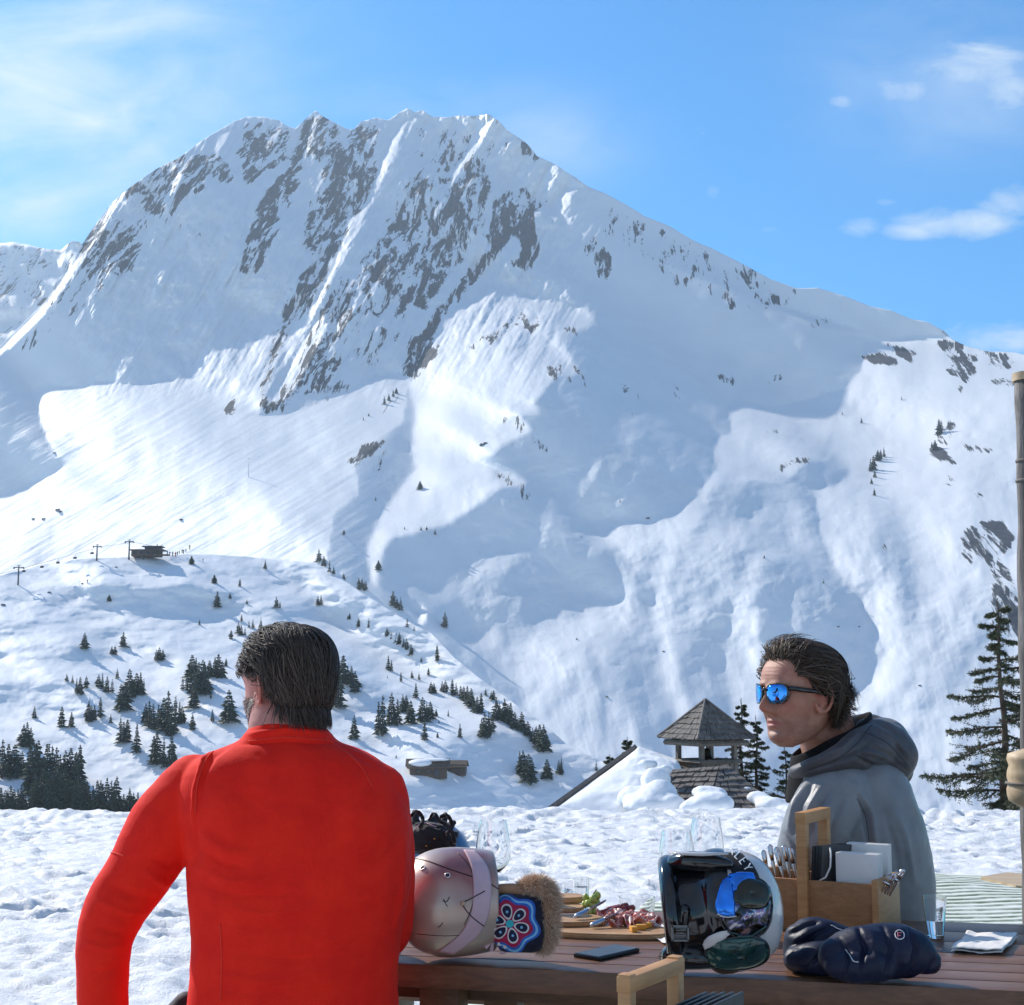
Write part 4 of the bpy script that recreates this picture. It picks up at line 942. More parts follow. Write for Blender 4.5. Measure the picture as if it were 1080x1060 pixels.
mound([(748, 848, 26.2, 26, 13), (742, 836, 26.7, 16, 10), (756, 838, 26.6, 13, 8), (732, 852, 26.1, 18, 9)], 'snow_lump', .04)
mound([(800, 842, 27.4, 16, 9), (818, 850, 27.0, 22, 10), (786, 834, 27.9, 9, 6), (838, 858, 26.6, 24, 10)], 'snow_strip', .04)
# tower
phi = math.radians(28); ex = Vector((math.cos(phi), math.sin(phi), 0)); ey = Vector((-math.sin(phi), math.cos(phi), 0))
TC = P(742.5, 782, BY+.6); TC.x = (742.0-540)/F*TC.y/1.0
def tw(x, y, z): return TC + ex*x + ey*y + Vector((0, 0, z))
kz = lambda py: -(py-782)*TC.y/F
tower = empty('bell_tower', tw(0, 0, kz(828)), 'small wooden bell tower with a pointed shingle roof on the snowy lodge roof', 'bell tower')
R3 = Matrix((ex, ey, Vector((0, 0, 1)))).transposed()
roof = MB(); hs = .735; za = kz(741); ze = kz(779); zm = kz(764); hm_ = .44
cs = [(-1, -1), (1, -1), (1, 1), (-1, 1)]
for i in range(4):
    a, b2 = cs[i], cs[(i+1) % 4]
    shingle_plane(roof, tw(a[0]*hs, a[1]*hs, ze), tw(b2[0]*hs, b2[1]*hs, ze), tw(b2[0]*hm_, b2[1]*hm_, zm), tw(a[0]*hm_, a[1]*hm_, zm), 3, 11, .028, i+5)
    shingle_plane(roof, tw(a[0]*hm_, a[1]*hm_, zm), tw(b2[0]*hm_, b2[1]*hm_, zm), tw(b2[0]*.01, b2[1]*.01, za), tw(a[0]*.01, a[1]*.01, za), 4, 7, .028, i+15)
roof.build('roof', M_shing, tower, False)
hip = MB()
for c in cs: hip.tube([tw(c[0]*hs*1.01, c[1]*hs*1.01, ze+.03), tw(c[0]*hm_, c[1]*hm_, zm+.045), tw(0, 0, za+.05)], .028, 5)
hip.build('hip_boards', M_shing, tower, False)
ev = MB()
for i in range(4):
    a, b2 = cs[i], cs[(i+1) % 4]; p1 = tw(a[0]*hs*.86, a[1]*hs*.86, kz(783)); p2 = tw(b2[0]*hs*.86, b2[1]*hs*.86, kz(783)); ev.tube([p1, p2], [(.055, .045)]*2, 4, up=(0, 0, 1))
ev.box(tw(0, 0, kz(781)), (1.25, 1.25, .04), R3).build('eaves_frame', M_grey, tower, False)
hp = .42
for c in cs: MB().box(tw(c[0]*hp, c[1]*hp, (kz(784)+kz(806))/2), (.095, .095, kz(784)-kz(806)), R3, .008).build('post', M_grey, tower, False)
bx = MB(); hb_ = .50; z0, z1 = kz(832), kz(803)
for i in range(4):
    a, b2 = cs[i], cs[(i+1) % 4]; n = 8
    for j in range(n):
        s = (j+.5)/n; x = (a[0]+(b2[0]-a[0])*s)*hb_*.95; y = (a[1]+(b2[1]-a[1])*s)*hb_*.95
        bx.box(tw(x, y, (z0+z1)/2-.02), (.10 if i % 2 == 0 else .03, .03 if i % 2 == 0 else .10, z1-z0), R3)
bx.build('parapet', M_grey, tower, False)
rl = MB()
for z in (z1+.02, z0+.12):
    for i in range(4):
        a, b2 = cs[i], cs[(i+1) % 4]; rl.tube([tw(a[0]*hb_*1.03, a[1]*hb_*1.03, z), tw(b2[0]*hb_*1.03, b2[1]*hb_*1.03, z)], [(.045, .05)]*2, 4, up=(0, 0, 1))
rl.build('rail', M_grey, tower, False)
bell = MB(); zb = kz(785); prof = [(.0, 0), (.05, -.0), (.075, -.02), (.085, -.08), (.10, -.16), (.13, -.20), (.16, -.225), (.15, -.23), (.09, -.17), (.0, -.05)]
bell.lathe(prof, tw(-.02, -.05, zb-.08), 24).tube([tw(-.02, -.05, zb), tw(-.02, -.05, zb-.09)], .02, 6).tube([tw(-.02, -.05, zb-.2), tw(-.02, -.05, zb-.34)], [.012, .03], 6)
tag(bell.build('bell', M_bell), 'dark bell hanging inside the open wooden tower', 'bell')
# antenna-like dry treetop behind the roof
# ---------------------------------------------------------------- near conifers
M_ndl, tn, bn = mat('spruce_needles'); co = tn.coord('Object')
con(tn, tn.ramp(tn.noise(1.7, 4, .6, co), [(.3, (.028, .038, .018)), (.55, (.055, .068, .032)), (.78, (.11, .095, .05))]), bn.inputs['Base Color']); bn.inputs['Roughness'].default_value = .7
M_twig = simple('spruce_twig', (.085, .06, .045), .9, var=.3)
def near_spruce(base, H, rad, seed, label, lean=0, nbr=70, low=.06, dens=1.0, power=.85, tw_=1.0):
    r = random.Random(seed); t = empty('spruce_tree', base, label, 'spruce tree', 'tall spruces beyond the terrace')
    tk = MB(); n = 14; tp = [base+Vector((lean*H*(i/n)+.012*H*math.sin(i*1.3+seed)*.3, .01*H*math.cos(i*1.7), H*i/n)) for i in range(n+1)]
    tk.tube(tp, [.018*H*(1-i/n)**.9+.006 for i in range(n+1)], 10); 
    tr = tk.build('trunk', M_bark, t)
    br = MB(); nd = MB()
    def at(z):
        f = z*n; i = min(n-1, int(f)); return tp[i].lerp(tp[i+1], f-i)
    def brush(p0, p1, w):
        """needles round a twig"""
        d = (p1-p0); L = d.length; 
        if L < 1e-4: return
        d /= L; a = d.orthogonal().normalized(); b = d.cross(a); k = max(3, int(L/.024*dens))
        for i in range(k):
            c = p0+d*(L*i/k)
            for m in range(4):
                th = r.uniform(0, 6.28); wd_ = .3; o_ = a*math.cos(th)+b*math.sin(th); q1 = c+o_*w*r.uniform(.8, 1.3)+d*w*r.uniform(.4, 1.1); sd_ = d.cross(o_)*w*.3+d*w*.12
                nd.add([c-sd_*.6, c+sd_*.6, q1+sd_*.3, q1-sd_*.3], [(0, 1, 2, 3)])
    for i in range(nbr):
        z = low+(1-low)*((i+r.random()*.7)/nbr)**.92
        if z > .985: continue
        L = rad*(1-z)**power*r.uniform(.35, 1.2)+.03*H*(1-z)+.05; az = i*2.4+r.uniform(-.9, .9); p = at(z); d = Vector((math.cos(az), math.sin(az), 0)); m = 8
        rise = .45*(z-.45)+r.uniform(-.28, .22); pts = []
        for j in range(m+1):
            s = j/m; pts.append(p+d*L*s+Vector((0, 0, L*(rise*s-.35*s*s+.22*s**4)))+Vector((-d.y, d.x, 0))*L*.05*math.sin(s*5+i))
        br.tube(pts, [(.010+.006*L)*(1-j/m)+.003 for j in range(m+1)], 5)
        nt_ = max(4, int(L/.10))
        for j in range(nt_):
            s = (j+.8)/nt_*.97; f = s*m; q_ = pts[min(m-1, int(f))].lerp(pts[min(m, int(f)+1)], f-int(f))
            for sg in (-1, 1):
                l2 = L*.55*(1-s)**.7*r.uniform(.4, 1.25)+.05; e = (d*.75+Vector((-d.y, d.x, 0))*sg*r.uniform(.6, 1.0)+Vector((0, 0, r.uniform(-.45, .1)))).normalized()
                q2 = q_+e*l2*.55; q3 = q2+(e+Vector((0, 0, r.uniform(-.25, .3)))).normalized()*l2*.45
                br.tube([q_, q2, q3], [.005, .004, .002], 4); brush(q_.lerp(q2, .1), q2, .032*tw_); brush(q2, q3, .028*tw_); q4 = q2+Vector((r.uniform(-.3, .3), r.uniform(-.3, .3), -1)).normalized()*l2*.4; brush(q2, q4, .028*tw_); q5 = q2+(d*.3+Vector((-d.y, d.x, 0))*sg*-.6+Vector((0, 0, -.2))).normalized()*l2*.45; brush(q2, q5, .028*tw_)
        [brush(pts[j], pts[j+1], .036*tw_) for j in range(m//4, m)]
    brush(at(.93), at(1.0)+Vector((0, 0, .05)), .03)
    me = bpy.data.meshes.new('foliage'); me.from_pydata([tuple(v) for v in nd.v], [], nd.f); link('crown', me, M_ndl, t, False)
    me = bpy.data.meshes.new('twigs'); me.from_pydata([tuple(v) for v in br.v], [], br.f); link('branches', me, M_twig, t, True)
    return t
def near_tree(px, ptop, Y, zb, radpx, seed, label, **k):
    if k.get('nbr', 99) < 60: k['nbr'] = int(k['nbr']*1.8)
    top = P(px, ptop, Y); base = Vector((top.x, top.y, zb)); H = top.z-zb
    near_spruce(base, H, radpx*Y/F, seed, label, **k)
near_tree(1052, 634, 19.5, -3.0, 125, 1, 'large dark spruce with bare-looking boughs at the right edge beside the post', nbr=92, dens=.8, power=.75)
near_tree(1096, 655, 20.5, -3.0, 80, 2, 'spruce at the right edge half hidden behind the grey post', nbr=70)
near_tree(781, 738, 33.5, -4.5, 40, 3, 'thin spruce rising just right of the bell tower roof', nbr=54, dens=.7)
near_tree(797, 756, 33.0, -4.5, 44, 4, 'thin spruce between the bell tower and the man in grey', nbr=54, dens=.7)
near_tree(828, 788, 31.5, -4.5, 62, 5, 'low bushy spruce behind the chin of the man in grey', nbr=60, dens=.7)
near_tree(662, 779, 36.0, -3.2, 24, 6, 'spruce tip showing behind the dark roof edge board', nbr=44, dens=.7)
near_tree(643, 797, 37.0, -3.2, 20, 7, 'smallest spruce tip peeking over the roof edge board', nbr=34, dens=.7)

# ---------------------------------------------------------------- post at the right edge
M_post, tp_, bp_ = mat('grey_bark_post'); co = tp_.coord('Object', (9, 9, 1.2))
con(tp_, tp_.ramp(tp_.noise(3, 7, .7, co, 1.0), [(.3, (.06, .052, .048)), (.5, (.15, .135, .125)), (.72, (.30, .275, .26))]), bp_.inputs['Base Color']); bp_.inputs['Roughness'].default_value = .85
con(tp_, tp_.bump(tp_.noise(5, 6, .7, co), .8, .01), bp_.inputs['Normal'])
Yp = 4.2; a = P(1084, 398, Yp); b_ = P(1090, 800, Yp)
post = empty('timber_post', Vector((b_.x, Yp, 0)), 'tall weathered grey post with a pale sawn log at the right edge', 'post')
rp = 13*Yp/F
pp = [Vector((a.x+(b_.x-a.x)*min(1, s)*1.0, Yp, a.z*(1-s)+0*s)) for s in [i/30 for i in range(31)]]
for i, p in enumerate(pp): p.x = a.x+(b_.x-a.x)*(a.z-p.z)/(a.z-b_.z)
o = MB().tube(pp, [rp*(1+.06*math.sin(i*1.9)+.05*math.cos(i*.7)) for i in range(31)], 20).build('shaft', M_post, post)
MB().tube([a+Vector((0, 0, -.012)), a+Vector((0, 0, .012))], rp*1.25, 20).build('cap', M_plank, post, auto=30)
bnd = MB()
for py in (486, 507): 
    c = P(1086, py, Yp); bnd.tube([c+Vector((0, 0, -.004)), c+Vector((0, 0, .004))], rp*1.12, 20)
bnd.build('binding', M_grey, post)
c0 = P(1092, 790, Yp-.12); c1_ = P(1092, 852, Yp-.12)
lg = [c0.lerp(c1_, i/10) for i in range(11)]
MB().tube(lg, [.03]+[.075*(1+.05*math.sin(i*2.2)) for i in range(9)]+[.045], 22).build('log', M_plank, post)
bn2 = MB().tube([P(1092, 826, Yp-.12)+Vector((0, 0, -.003)), P(1092, 826, Yp-.12)+Vector((0, 0, .003))], .081, 22); bn2.build('strap', M_grey, post)
# ---------------------------------------------------------------- table
TZ = .75
O_ = G(416, 1016, TZ); e1 = Vector((.9755, -.2197, 0)); e2 = Vector((.2197, .9755, 0)); RT = Matrix((e1, e2, Vector((0, 0, 1)))).transposed()
def T(s, t, z=0.0): return O_ + e1*s + e2*t + Vector((0, 0, z))
def TP(px, py): return G(px, py, TZ)
M_tab = wood('oiled_dark_table', (.095, .043, .022), (.235, .110, .055), (1.2, 14, 14), .40, (0, 0, -.2217), .0015, .4, .12)
M_tabe = wood('table_edge_wood', (.10, .050, .022), (.24, .12, .055), (1.2, 14, 14), .5, (0, 0, -.2217))
M_hon = wood('honey_pine', (.40, .19, .075), (.60, .32, .13), (3, 3, 22), .5, bumpd=.0008)
M_honh = wood('honey_pine_long', (.26, .115, .045), (.44, .215, .09), (2, 14, 22), .5, (0, 0, -.2217), bumpd=.0008)
table = empty('wooden_table', T(1.0, .42, -.75), 'long dark plank table loaded with helmets and food', 'table')
mb = MB(); edges = [0, .095, .19, .29, .40, .545, .69, .842]
for a, b in zip(edges[:-1], edges[1:]):
    mb.box(T(.95, (a+b)/2, -.025), (2.6, b-a-.006, .050), RT, .003)
mb.build('tabletop', M_tab, table, auto=40)
mb = MB(); mb.box(T(.95, .20, -.08), (2.3, .03, .06), RT).box(T(.95, .79, -.075), (2.45, .03, .06), RT)
for s in (-.25, .95, 2.15): mb.box(T(s, .42, -.062), (.08, .70, .036), RT, .002)
mb.build('apron', M_tabe, table, False)
for s in (.08, 1.95):
    for t in (.12, .72): MB().box(T(s, t, -.40), (.09, .09, .70), RT, .004).build('leg', M_tabe, table, auto=40)
MB().box(T(.95, .42, -.5), (1.9, .05, .09), RT, .003).build('stretcher', M_tabe, table, auto=40)
for t, lb, px_ in ((-.42, 'wooden bench on the near side of the long table', 0), (1.26, 'wooden bench on the far side under the man in grey', 0)):
    b = empty('wooden_bench', T(.6, t, -.75), lb, 'bench')
    mm = MB(); mm.box(T(.5, t-.075, -.305), (2.2 if t > 0 else 2.2, .145, .04), RT, .003).box(T(.5, t+.075, -.305), (2.2, .145, .04), RT, .003); mm.build('seat', M_tab, b, auto=40)
    for s in (-.4, 1.4): MB().box(T(s, t, -.535), (.07, .26, .42), RT, .003).build('leg', M_tabe, b, auto=40)

# ---------------------------------------------------------------- glass
def glass_mat(name, tint=(1, 1, 1)):
    m, t, b = mat(name); b.inputs['Transmission Weight'].default_value = 1; b.inputs['Roughness'].default_value = 0; b.inputs['IOR'].default_value = 1.45
    b.inputs['Base Color'].default_value = tuple(tint)+(1,); return m
M_glass = glass_mat('clear_glass', (.97, .98, .985)); M_water = glass_mat('water', (.98, .99, 1)); M_water.node_tree.nodes['Principled BSDF'].inputs['IOR'].default_value = 1.33
M_wine = glass_mat('red_wine', (.55, .12, .16))
def wine_glass(px, pbase, rim_py, label, wine=0):
    c = TP(px, pbase); s_ = (CAMZ-TZ)/(-ray(px, pbase)[1])/F
    Hh = (P(px, rim_py, c.y).z-TZ); bh = .60; rr_ = .047
    o_ = [(0.0, .0), (.036, .001), (.037, .003), (.02, .0055), (.005, .009), (.0036, .03), (.0036, Hh*.38), (.006, Hh*.42), (.022, Hh*.45), (.039, Hh*.52), (.0465, Hh*.60), (.0475, Hh*.66), (.044, Hh*.80), (.036, Hh)]
    i_ = [(.0342, Hh), (.0422, Hh*.80), (.0457, Hh*.66), (.0447, Hh*.60), (.0375, Hh*.525), (.020, Hh*.458), (0, Hh*.445)]
    g = MB().lathe(o_+i_, c, 48); t = g.build('wine_glass', M_glass, auto=40); tag(t, label, 'wine glass', 'wine glasses on the table')
    if wine:
        w = MB().lathe([(0, Hh*.447), (.0195, Hh*.46), (.0372, Hh*.527), (.0405, Hh*.545), (0, Hh*.545)], c, 32); w.build('wine', M_wine, t, auto=40)
wine_glass(520, 963, 865, 'stemmed wine glass standing behind the pink helmet')
wine_glass(715, 981, 876, 'wine glass with a trace of red wine, left of the black helmet', 1)
wine_glass(746.5, 965, 862, 'empty wine glass standing farthest back behind the black helmet')
def tumbler(c, H, r0, r1, label, water=.0, name='tumbler', cat='glass', grp=None):
    th = .0022
    g = MB().lathe([(0, 0), (r0*.9, 0), (r0, .002), (r1, H), (r1-th, H), (r0-th+.0003, .008), (0, .007)], c, 40).build(name, M_glass, auto=40); tag(g, label, cat, grp)
    if water: 
        rw = r0+(r1-r0)*water-th-.0004
        MB().lathe([(0, .0085), (r0-th-.0003, .0088), (rw, H*water), (0, H*water)], c, 28).build('water', M_water, g, auto=40)
    return g
tumbler(TP(987, 989), .098, .019, .029, 'small clear glass of water standing right of the wooden box', .42)
tumbler(TP(613, 962)+Vector((0, 0, .0)), .088, .019, .0225, 'tall clear tumbler, right one of the pair behind the bread boards', .75, grp=None)
tumbler(TP(604, 960)+Vector((-.006, .03, 0)), .068, .018, .021, 'shorter clear tumbler, left one of the pair behind the bread boards', 0)
tumbler(TP(673, 972)+Vector((0, .03, 0)), .058, .045, .047, 'wide low glass bowl behind the sliced ham', 0, 'glass_bowl', 'bowl')
# ---------------------------------------------------------------- phone, napkin
M_black = simple('black_plastic', (.012, .012, .014), .35, var=0); M_screen = simple('phone_screen', (.006, .006, .008), .04, var=0, spec=.8)
c = TP(640, 1007); ph = empty('smartphone', c, 'black smartphone lying face up on the table edge', 'phone'); Rp = Matrix.Rotation(math.radians(-38), 3, 'Z')
pz = Matrix.Rotation(math.radians(-42), 3, 'Z')
MB().box(c+Vector((0, 0, .0045)), (.073, .15, .009), pz, .003).build('case', M_black, ph, auto=40)
MB().box(c+Vector((0, 0, .0094)), (.067, .143, .001), pz, .0004).build('screen', M_screen, ph, False)
M_paper = simple('white_paper', (.80, .76, .71), .8, var=.04, vscale=20, bump=.3, bscale=60, bdist=.001)
def sheet(corners, nx, ny, amp, seed, th=.0015):
    a, b, c, d = map(Vector, corners); rows = []
    for i in range(ny+1):
        row = []
        for j in range(nx+1):
            s, t = j/nx, i/ny; p = a.lerp(b, s).lerp(d.lerp(c, s), t); row.append(p+Vector((0, 0, .003+amp*(.6+mnoise.noise(Vector((s*2.5+seed, t*2.5, 0)))+.3*mnoise.noise(Vector((s*8, t*8, seed)))))))
        rows.append(row)
    return rows
q = [TP(1003, 1006), TP(1057, 1008), TP(1073, 990), TP(1020, 988)]
o = MB().grid(sheet(q, 24, 16, .006, 3)).grid(sheet([v+Vector((.002, .001, .006)) for v in q], 24, 16, .007, 5)).build('paper_napkin', M_paper); md = o.modifiers.new('s', 'SOLIDIFY'); md.thickness = .0012; bake(o)
tag(o, 'folded white paper napkin lying flat at the right of the table', 'napkin')

# ---------------------------------------------------------------- boards, spreads, meats
M_board = wood('olive_board', (.30, .15, .07), (.62, .38, .19), (3, 10, 3), .5)
def board(c, L, Wd, th, rz, name, label, taper=.75, mat_=None):
    n = 36; poly = []
    for i in range(n):
        a = 2*PI*i/n; x = math.cos(a); y = math.sin(a); k = (abs(x)**3.2+abs(y)**3.2)**(-1/3.2); poly.append((L/2*x*k, Wd/2*y*k*(1 if x < 0 else taper+(1-taper)*(1-x))))
    bm = bmesh.new(); vb = [bm.verts.new((x, y, 0)) for x, y in poly]; f = bm.faces.new(vb); r = bmesh.ops.extrude_face_region(bm, geom=[f]); bmesh.ops.translate(bm, vec=(0, 0, th), verts=[v for v in r['geom'] if isinstance(v, bmesh.types.BMVert)])
    bmesh.ops.recalc_face_normals(bm, faces=bm.faces); bmesh.ops.bevel(bm, geom=[e for e in bm.edges if e.calc_face_angle(0) > .8], offset=th*.28, segments=2, affect='EDGES')
    bm.transform(Matrix.Translation(c) @ Matrix.Rotation(rz, 4, 'Z')); me = bpy.data.meshes.new(name); bm.to_mesh(me); bm.free(); o = link(name, me, mat_ or M_board); sharp(me, 40); tag(o, label, 'cutting board'); return o
bc = TP(640, 985)
board(TP(642, 986), .30, .15, .014, -.15, 'serving_board', 'long wooden serving board carrying the sliced ham', 1)
board(TP(606, 980)+Vector((0, 0, .014)), .15, .12, .013, .2, 'serving_board', 'wooden board stacked under the two spreading knives', 1)
board(TP(596, 972)+Vector((-.01, .01, .027)), .12, .10, .012, -.1, 'serving_board', 'small wooden board second from the top of the stack', 1)
board(TP(596, 968)+Vector((-.012, .015, .039)), .125, .09, .016, .1, 'serving_board', 'topmost wooden board in front of the clear tumblers', 1)
M_knife = simple('brushed_knife_steel', (.42, .46, .52), .25, .9, var=.05); M_hand = simple('black_knife_handle', (.03, .03, .035), .4, var=0)
def knife(c, rz, label, z):
    t = empty('spreading_knife', c+Vector((0, 0, z)), label, 'knife', 'spreading knives on the board'); R = Matrix.Rotation(rz, 4, 'Z') @ Matrix.Rotation(math.radians(-14), 4, 'Y') @ Matrix.Rotation(math.radians(-35), 4, 'X') @ Matrix.Diagonal((.62, .95, 1, 1))
    M = Matrix.Translation(c+Vector((0, 0, z))) @ R
    pl = [(-.005, -.008), (.03, -.011), (.075, -.013), (.10, -.010), (.112, 0), (.105, .010), (.07, .013), (.03, .012), (-.005, .007)]
    o = MB().prism(pl, 0, .002, M).build('blade', M_knife, t, False)
    MB().tube([M @ Vector((-.075, 0, .001)), M @ Vector((-.06, 0, .001)), M @ Vector((-.01, 0, .001)), M @ Vector((0, 0, .001))], [(.004, .006), (.006, .009), (.005, .008), (.003, .007)], 12, up=(0, 0, 1)).build('handle', M_knife if 'pale' in label else M_hand, t)
knife(TP(620, 980), .75, 'pale steel spreading knife, left of the two on the board', .045)
knife(TP(634, 984)+Vector((.01, 0, 0)), .62, 'dark handled spreading knife lying right of the pale one', .032)
def meat_mat():
    m, t, b = mat('cured_ham'); co = t.coord('Object'); n = t.noise(55, 5, .6, co, .6)
    con(t, t.ramp(n, [(.35, (.36, .05, .045)), (.5, (.55, .16, .13)), (.58, (.78, .62, .55)), (.7, (.50, .10, .09))]), b.inputs['Base Color']); b.inputs['Roughness'].default_value = .35; b.inputs['Subsurface Weight'].default_value = .0; return m
M_meat = meat_mat(); r = random.Random(3)
names = ['front left', 'front middle', 'front right', 'back left', 'back middle', 'back right', 'topmost', 'leftmost', 'rightmost']
ham = MB()
spots = [(652, 983), (663, 984), (676, 984), (650, 977), (660, 976), (672, 977), (684, 979), (643, 974), (690, 983), (666, 980), (656, 980), (680, 981)]
for i, (px, py) in enumerate(spots):
    c = TP(px, py)+Vector((0, 0, .017+.003*(i % 3))); a0 = r.uniform(0, 3); L = r.uniform(.05, .075); Wd = r.uniform(.02, .03); rows = []
    for u_ in range(9):
        row = []
        for v_ in range(13):
            s = v_/12-.5; w_ = u_/8-.5; x = s*L; y = w_*Wd*(1-1.6*s*s*.8); zz = .006*math.sin(s*9+i)+.007*math.cos(w_*7+i*2+s*5)+.006
            row.append(c+Vector((x*math.cos(a0)-y*math.sin(a0), x*math.sin(a0)+y*math.cos(a0), zz+.003*mnoise.noise(Vector((s*9, w_*6, i))))))
        rows.append(row)
    mm = MB().grid(rows); o = mm.build('ham_slice', M_meat); md = o.modifiers.new('s', 'SOLIDIFY'); md.thickness = .0018; bake(o)
    tag(o, 'folded slice of pink cured ham heaped on the long serving board', 'ham slice', 'ham slices on the serving board')
M_sal = simple('dark_salami', (.25, .035, .03), .4, var=.35, vscale=90)
for i, (px, py, a) in enumerate([(651, 970, .5), (657, 972, .35), (645, 973, .6)]):
    c = TP(px, py)+Vector((0, 0, .03)); d = Vector((math.cos(a), math.sin(a), .12))*.034
    tag(MB().tube([c-d, c-d*.9, c+d*.9, c+d], [.004, .008, .008, .004], 14).build('salami_stick', M_sal), 'dark red salami stick lying behind the ham slices', 'salami', 'salami sticks on the board')
M_chee = simple('orange_cheese', (.80, .38, .06), .45, var=.1); 
for i, (px, py) in enumerate([(676, 987), (683, 985), (668, 989)]):
    c = TP(px, py)+Vector((0, 0, .021)); R = Matrix.Rotation(i*.9, 3, 'Z'); tag(MB().box(c, (.024, .014, .012), R, .002).build('cheese_piece', M_chee, auto=40), 'small orange cheese piece in front of the ham', 'cheese', 'cheese pieces on the board')
M_grape = simple('green_grape', (.42, .50, .12), .25, var=.25, vscale=60, spec=.5)
gr = empty('grape_bunch', TP(622, 972), 'bunch of pale green grapes between boards and tumbler', 'grapes')
for i in range(16):
    c = TP(622, 972)+Vector((r.uniform(-.022, .022), r.uniform(-.02, .02), .02+r.uniform(0, .045))); MB().ell(c, (.0085, .0085, .010), nu=14, nv=9).build('grape', M_grape, gr)
MB().tube([TP(622, 972)+Vector((0, 0, .03)), TP(622, 972)+Vector((.01, 0, .07)), TP(622, 972)+Vector((.018, 0, .08))], .0015, 6).build('stem', M_twig, gr)
tag(MB().grid(sheet([TP(692, 992), TP(702, 998), TP(706, 982), TP(697, 976)], 10, 10, .004, 9)).build('paper_napkin', M_paper), 'crumpled white napkin corner between ham board and black helmet', 'napkin')

# ---------------------------------------------------------------- wooden caddy with menus, napkins and cutlery
def box_frame(o, sx, sy, sz, th, parent, M, R):
    def L(x, y, z): return M @ Vector((x, y, z))
    w = MB(); w.box(L(0, -sy/2+th/2, sz/2), (sx, th, sz), R, .0015).box(L(0, sy/2-th/2, sz/2), (sx, th, sz), R, .0015)
    w.build('side_panel', M_honh, parent, auto=40)
    for s in (-1, 1): MB().box(L(s*(sx/2-th/2-.001), 0, sz/2+.005), (th+.004, sy+.012, sz+.012), R, .0015).build('end_panel', M_hon, parent, auto=40)
    MB().box(L(0, 0, .004), (sx-.02, sy-.02, .008), R).build('base', M_honh, parent, False)
def caddy(M, R, sx, sy, sz, hh, label, hx, divs, handle_w=None, hk=.02):
    t = empty('wooden_caddy', M @ Vector((0, 0, 0)), label, 'caddy'); th = .012
    box_frame(None, sx, sy, sz, th, t, M, R)
    for d in divs: MB().box(M @ Vector((d, 0, sz/2-.004)), (.009, sy-.024, sz-.012), R).build('divider', M_honh, t, False)
    hw = handle_w or sy-.02
    h = MB(); h.box(M @ Vector((hx, -hw/2, hh/2+.01)), (hk, hk, hh-hk), R, .002).box(M @ Vector((hx, hw/2, hh/2+.01)), (hk, hk, hh-hk), R, .002).box(M @ Vector((hx, 0, hh-.01)), (hk+.002, hw+hk+.002, hk+.002), R, .002)
    h.build('handle', M_hon, t, auto=40); return t
# face corner positions from the photograph: left 812, right front corner 928, right back corner 966
cA = TP(928, 990); ang = math.radians(-31); RC = Matrix.Rotation(ang, 3, 'Z'); sx, sy, sz = .32, .17, .125
cc = cA+RC @ Vector((-sx/2, sy/2, 0)); MC = Matrix.Translation(cc) @ RC.to_4x4()
cad = caddy(MC, RC, sx, sy, sz, .285, 'honey coloured wooden table caddy holding menus, napkins and cutlery', -.028, [.11], .165, .026)
M_menu = simple('black_menu_cover', (.014, .014, .016), .45, var=.1); M_menu2 = simple('dark_grey_menu', (.07, .065, .065), .5, var=.1); M_cream = simple('cream_print', (.35, .33, .30), .6, var=0)
RN = RC
for i in range(4):
    m_ = M_menu if i < 3 else M_menu2
    R2 = RC @ Matrix.Rotation(math.radians(-3-i*1.5), 3, 'Y'); c = MC @ Vector((.008+i*.010, -.02+.006*i, .118))
    t = MB().box(c, (.004, .130, .178), RC @ Matrix.Rotation(math.radians(4), 3, 'Y') @ Matrix.Rotation(math.radians(-14-i*5), 3, 'Z'), .001).build('menu', m_, auto=40)
    tag(t, ['black menu nearest the caddy handle', 'second black menu from the caddy handle', 'third black menu from the caddy handle', 'dark grey menu with a pale round emblem in the caddy'][i], 'menu', 'menus standing in the caddy')
    if i == 3:
        Rm = RC @ Matrix.Rotation(math.radians(4), 3, 'Y') @ Matrix.Rotation(math.radians(-29), 3, 'Z'); e = MB()
        # oval ring emblem with a small upright stroke, and a curved pale line
        ring = [c+Rm @ Vector((.0026+.002, .008+.011*math.cos(a), .022+.018*math.sin(a))) for a in [2*PI*k/28 for k in range(29)]]
        e.tube([p-Rm @ Vector((.0045, 0, 0)) if False else p for p in ring], .0012, 5)
        e.tube([c+Rm @ Vector((.0045, .008, .012)), c+Rm @ Vector((.0045, .008, .034))], .0014, 5)
        e.tube([c+Rm @ Vector((.0045, .004, .026)), c+Rm @ Vector((.0045, .012, .026))], .0012, 5)
        e.build('emblem', M_cream, t)
cb = MB().tube([MC @ Vector((.012, -.08, .125)), MC @ Vector((.03, -.085, .135)), MC @ Vector((.042, -.085, .16)), MC @ Vector((.043, -.08, .19)), MC @ Vector((.038, -.07, .205))], .0022, 8)
tag(cb.build('white_cord', M_paper), 'thin white cord curling up between the menus and the napkins', 'cord')
def napkins(c, w, d, h, label, R):
    t = empty('napkin_stack', c, label, 'napkins'); n = 9; 
    for i in range(n):
        MB().box(c+R @ Vector((0, (i-n/2)*d/n, .001*math.sin(i*2.3))), (w, d/n*.72, h), R, min(.0015, d/n*.3)).build('napkin', M_paper, t, auto=40)
napkins(MC @ Vector((.098, -.030, .130)), .105, .045, .125, 'front stack of white paper napkins standing in the caddy', RC)
napkins(MC @ Vector((.100, .045, .146)), .105, .035, .125, 'back stack of white paper napkins behind the front stack', RC)
M_steel = simple('cutlery_steel', (.62, .62, .64), .16, 1.0, var=.03)
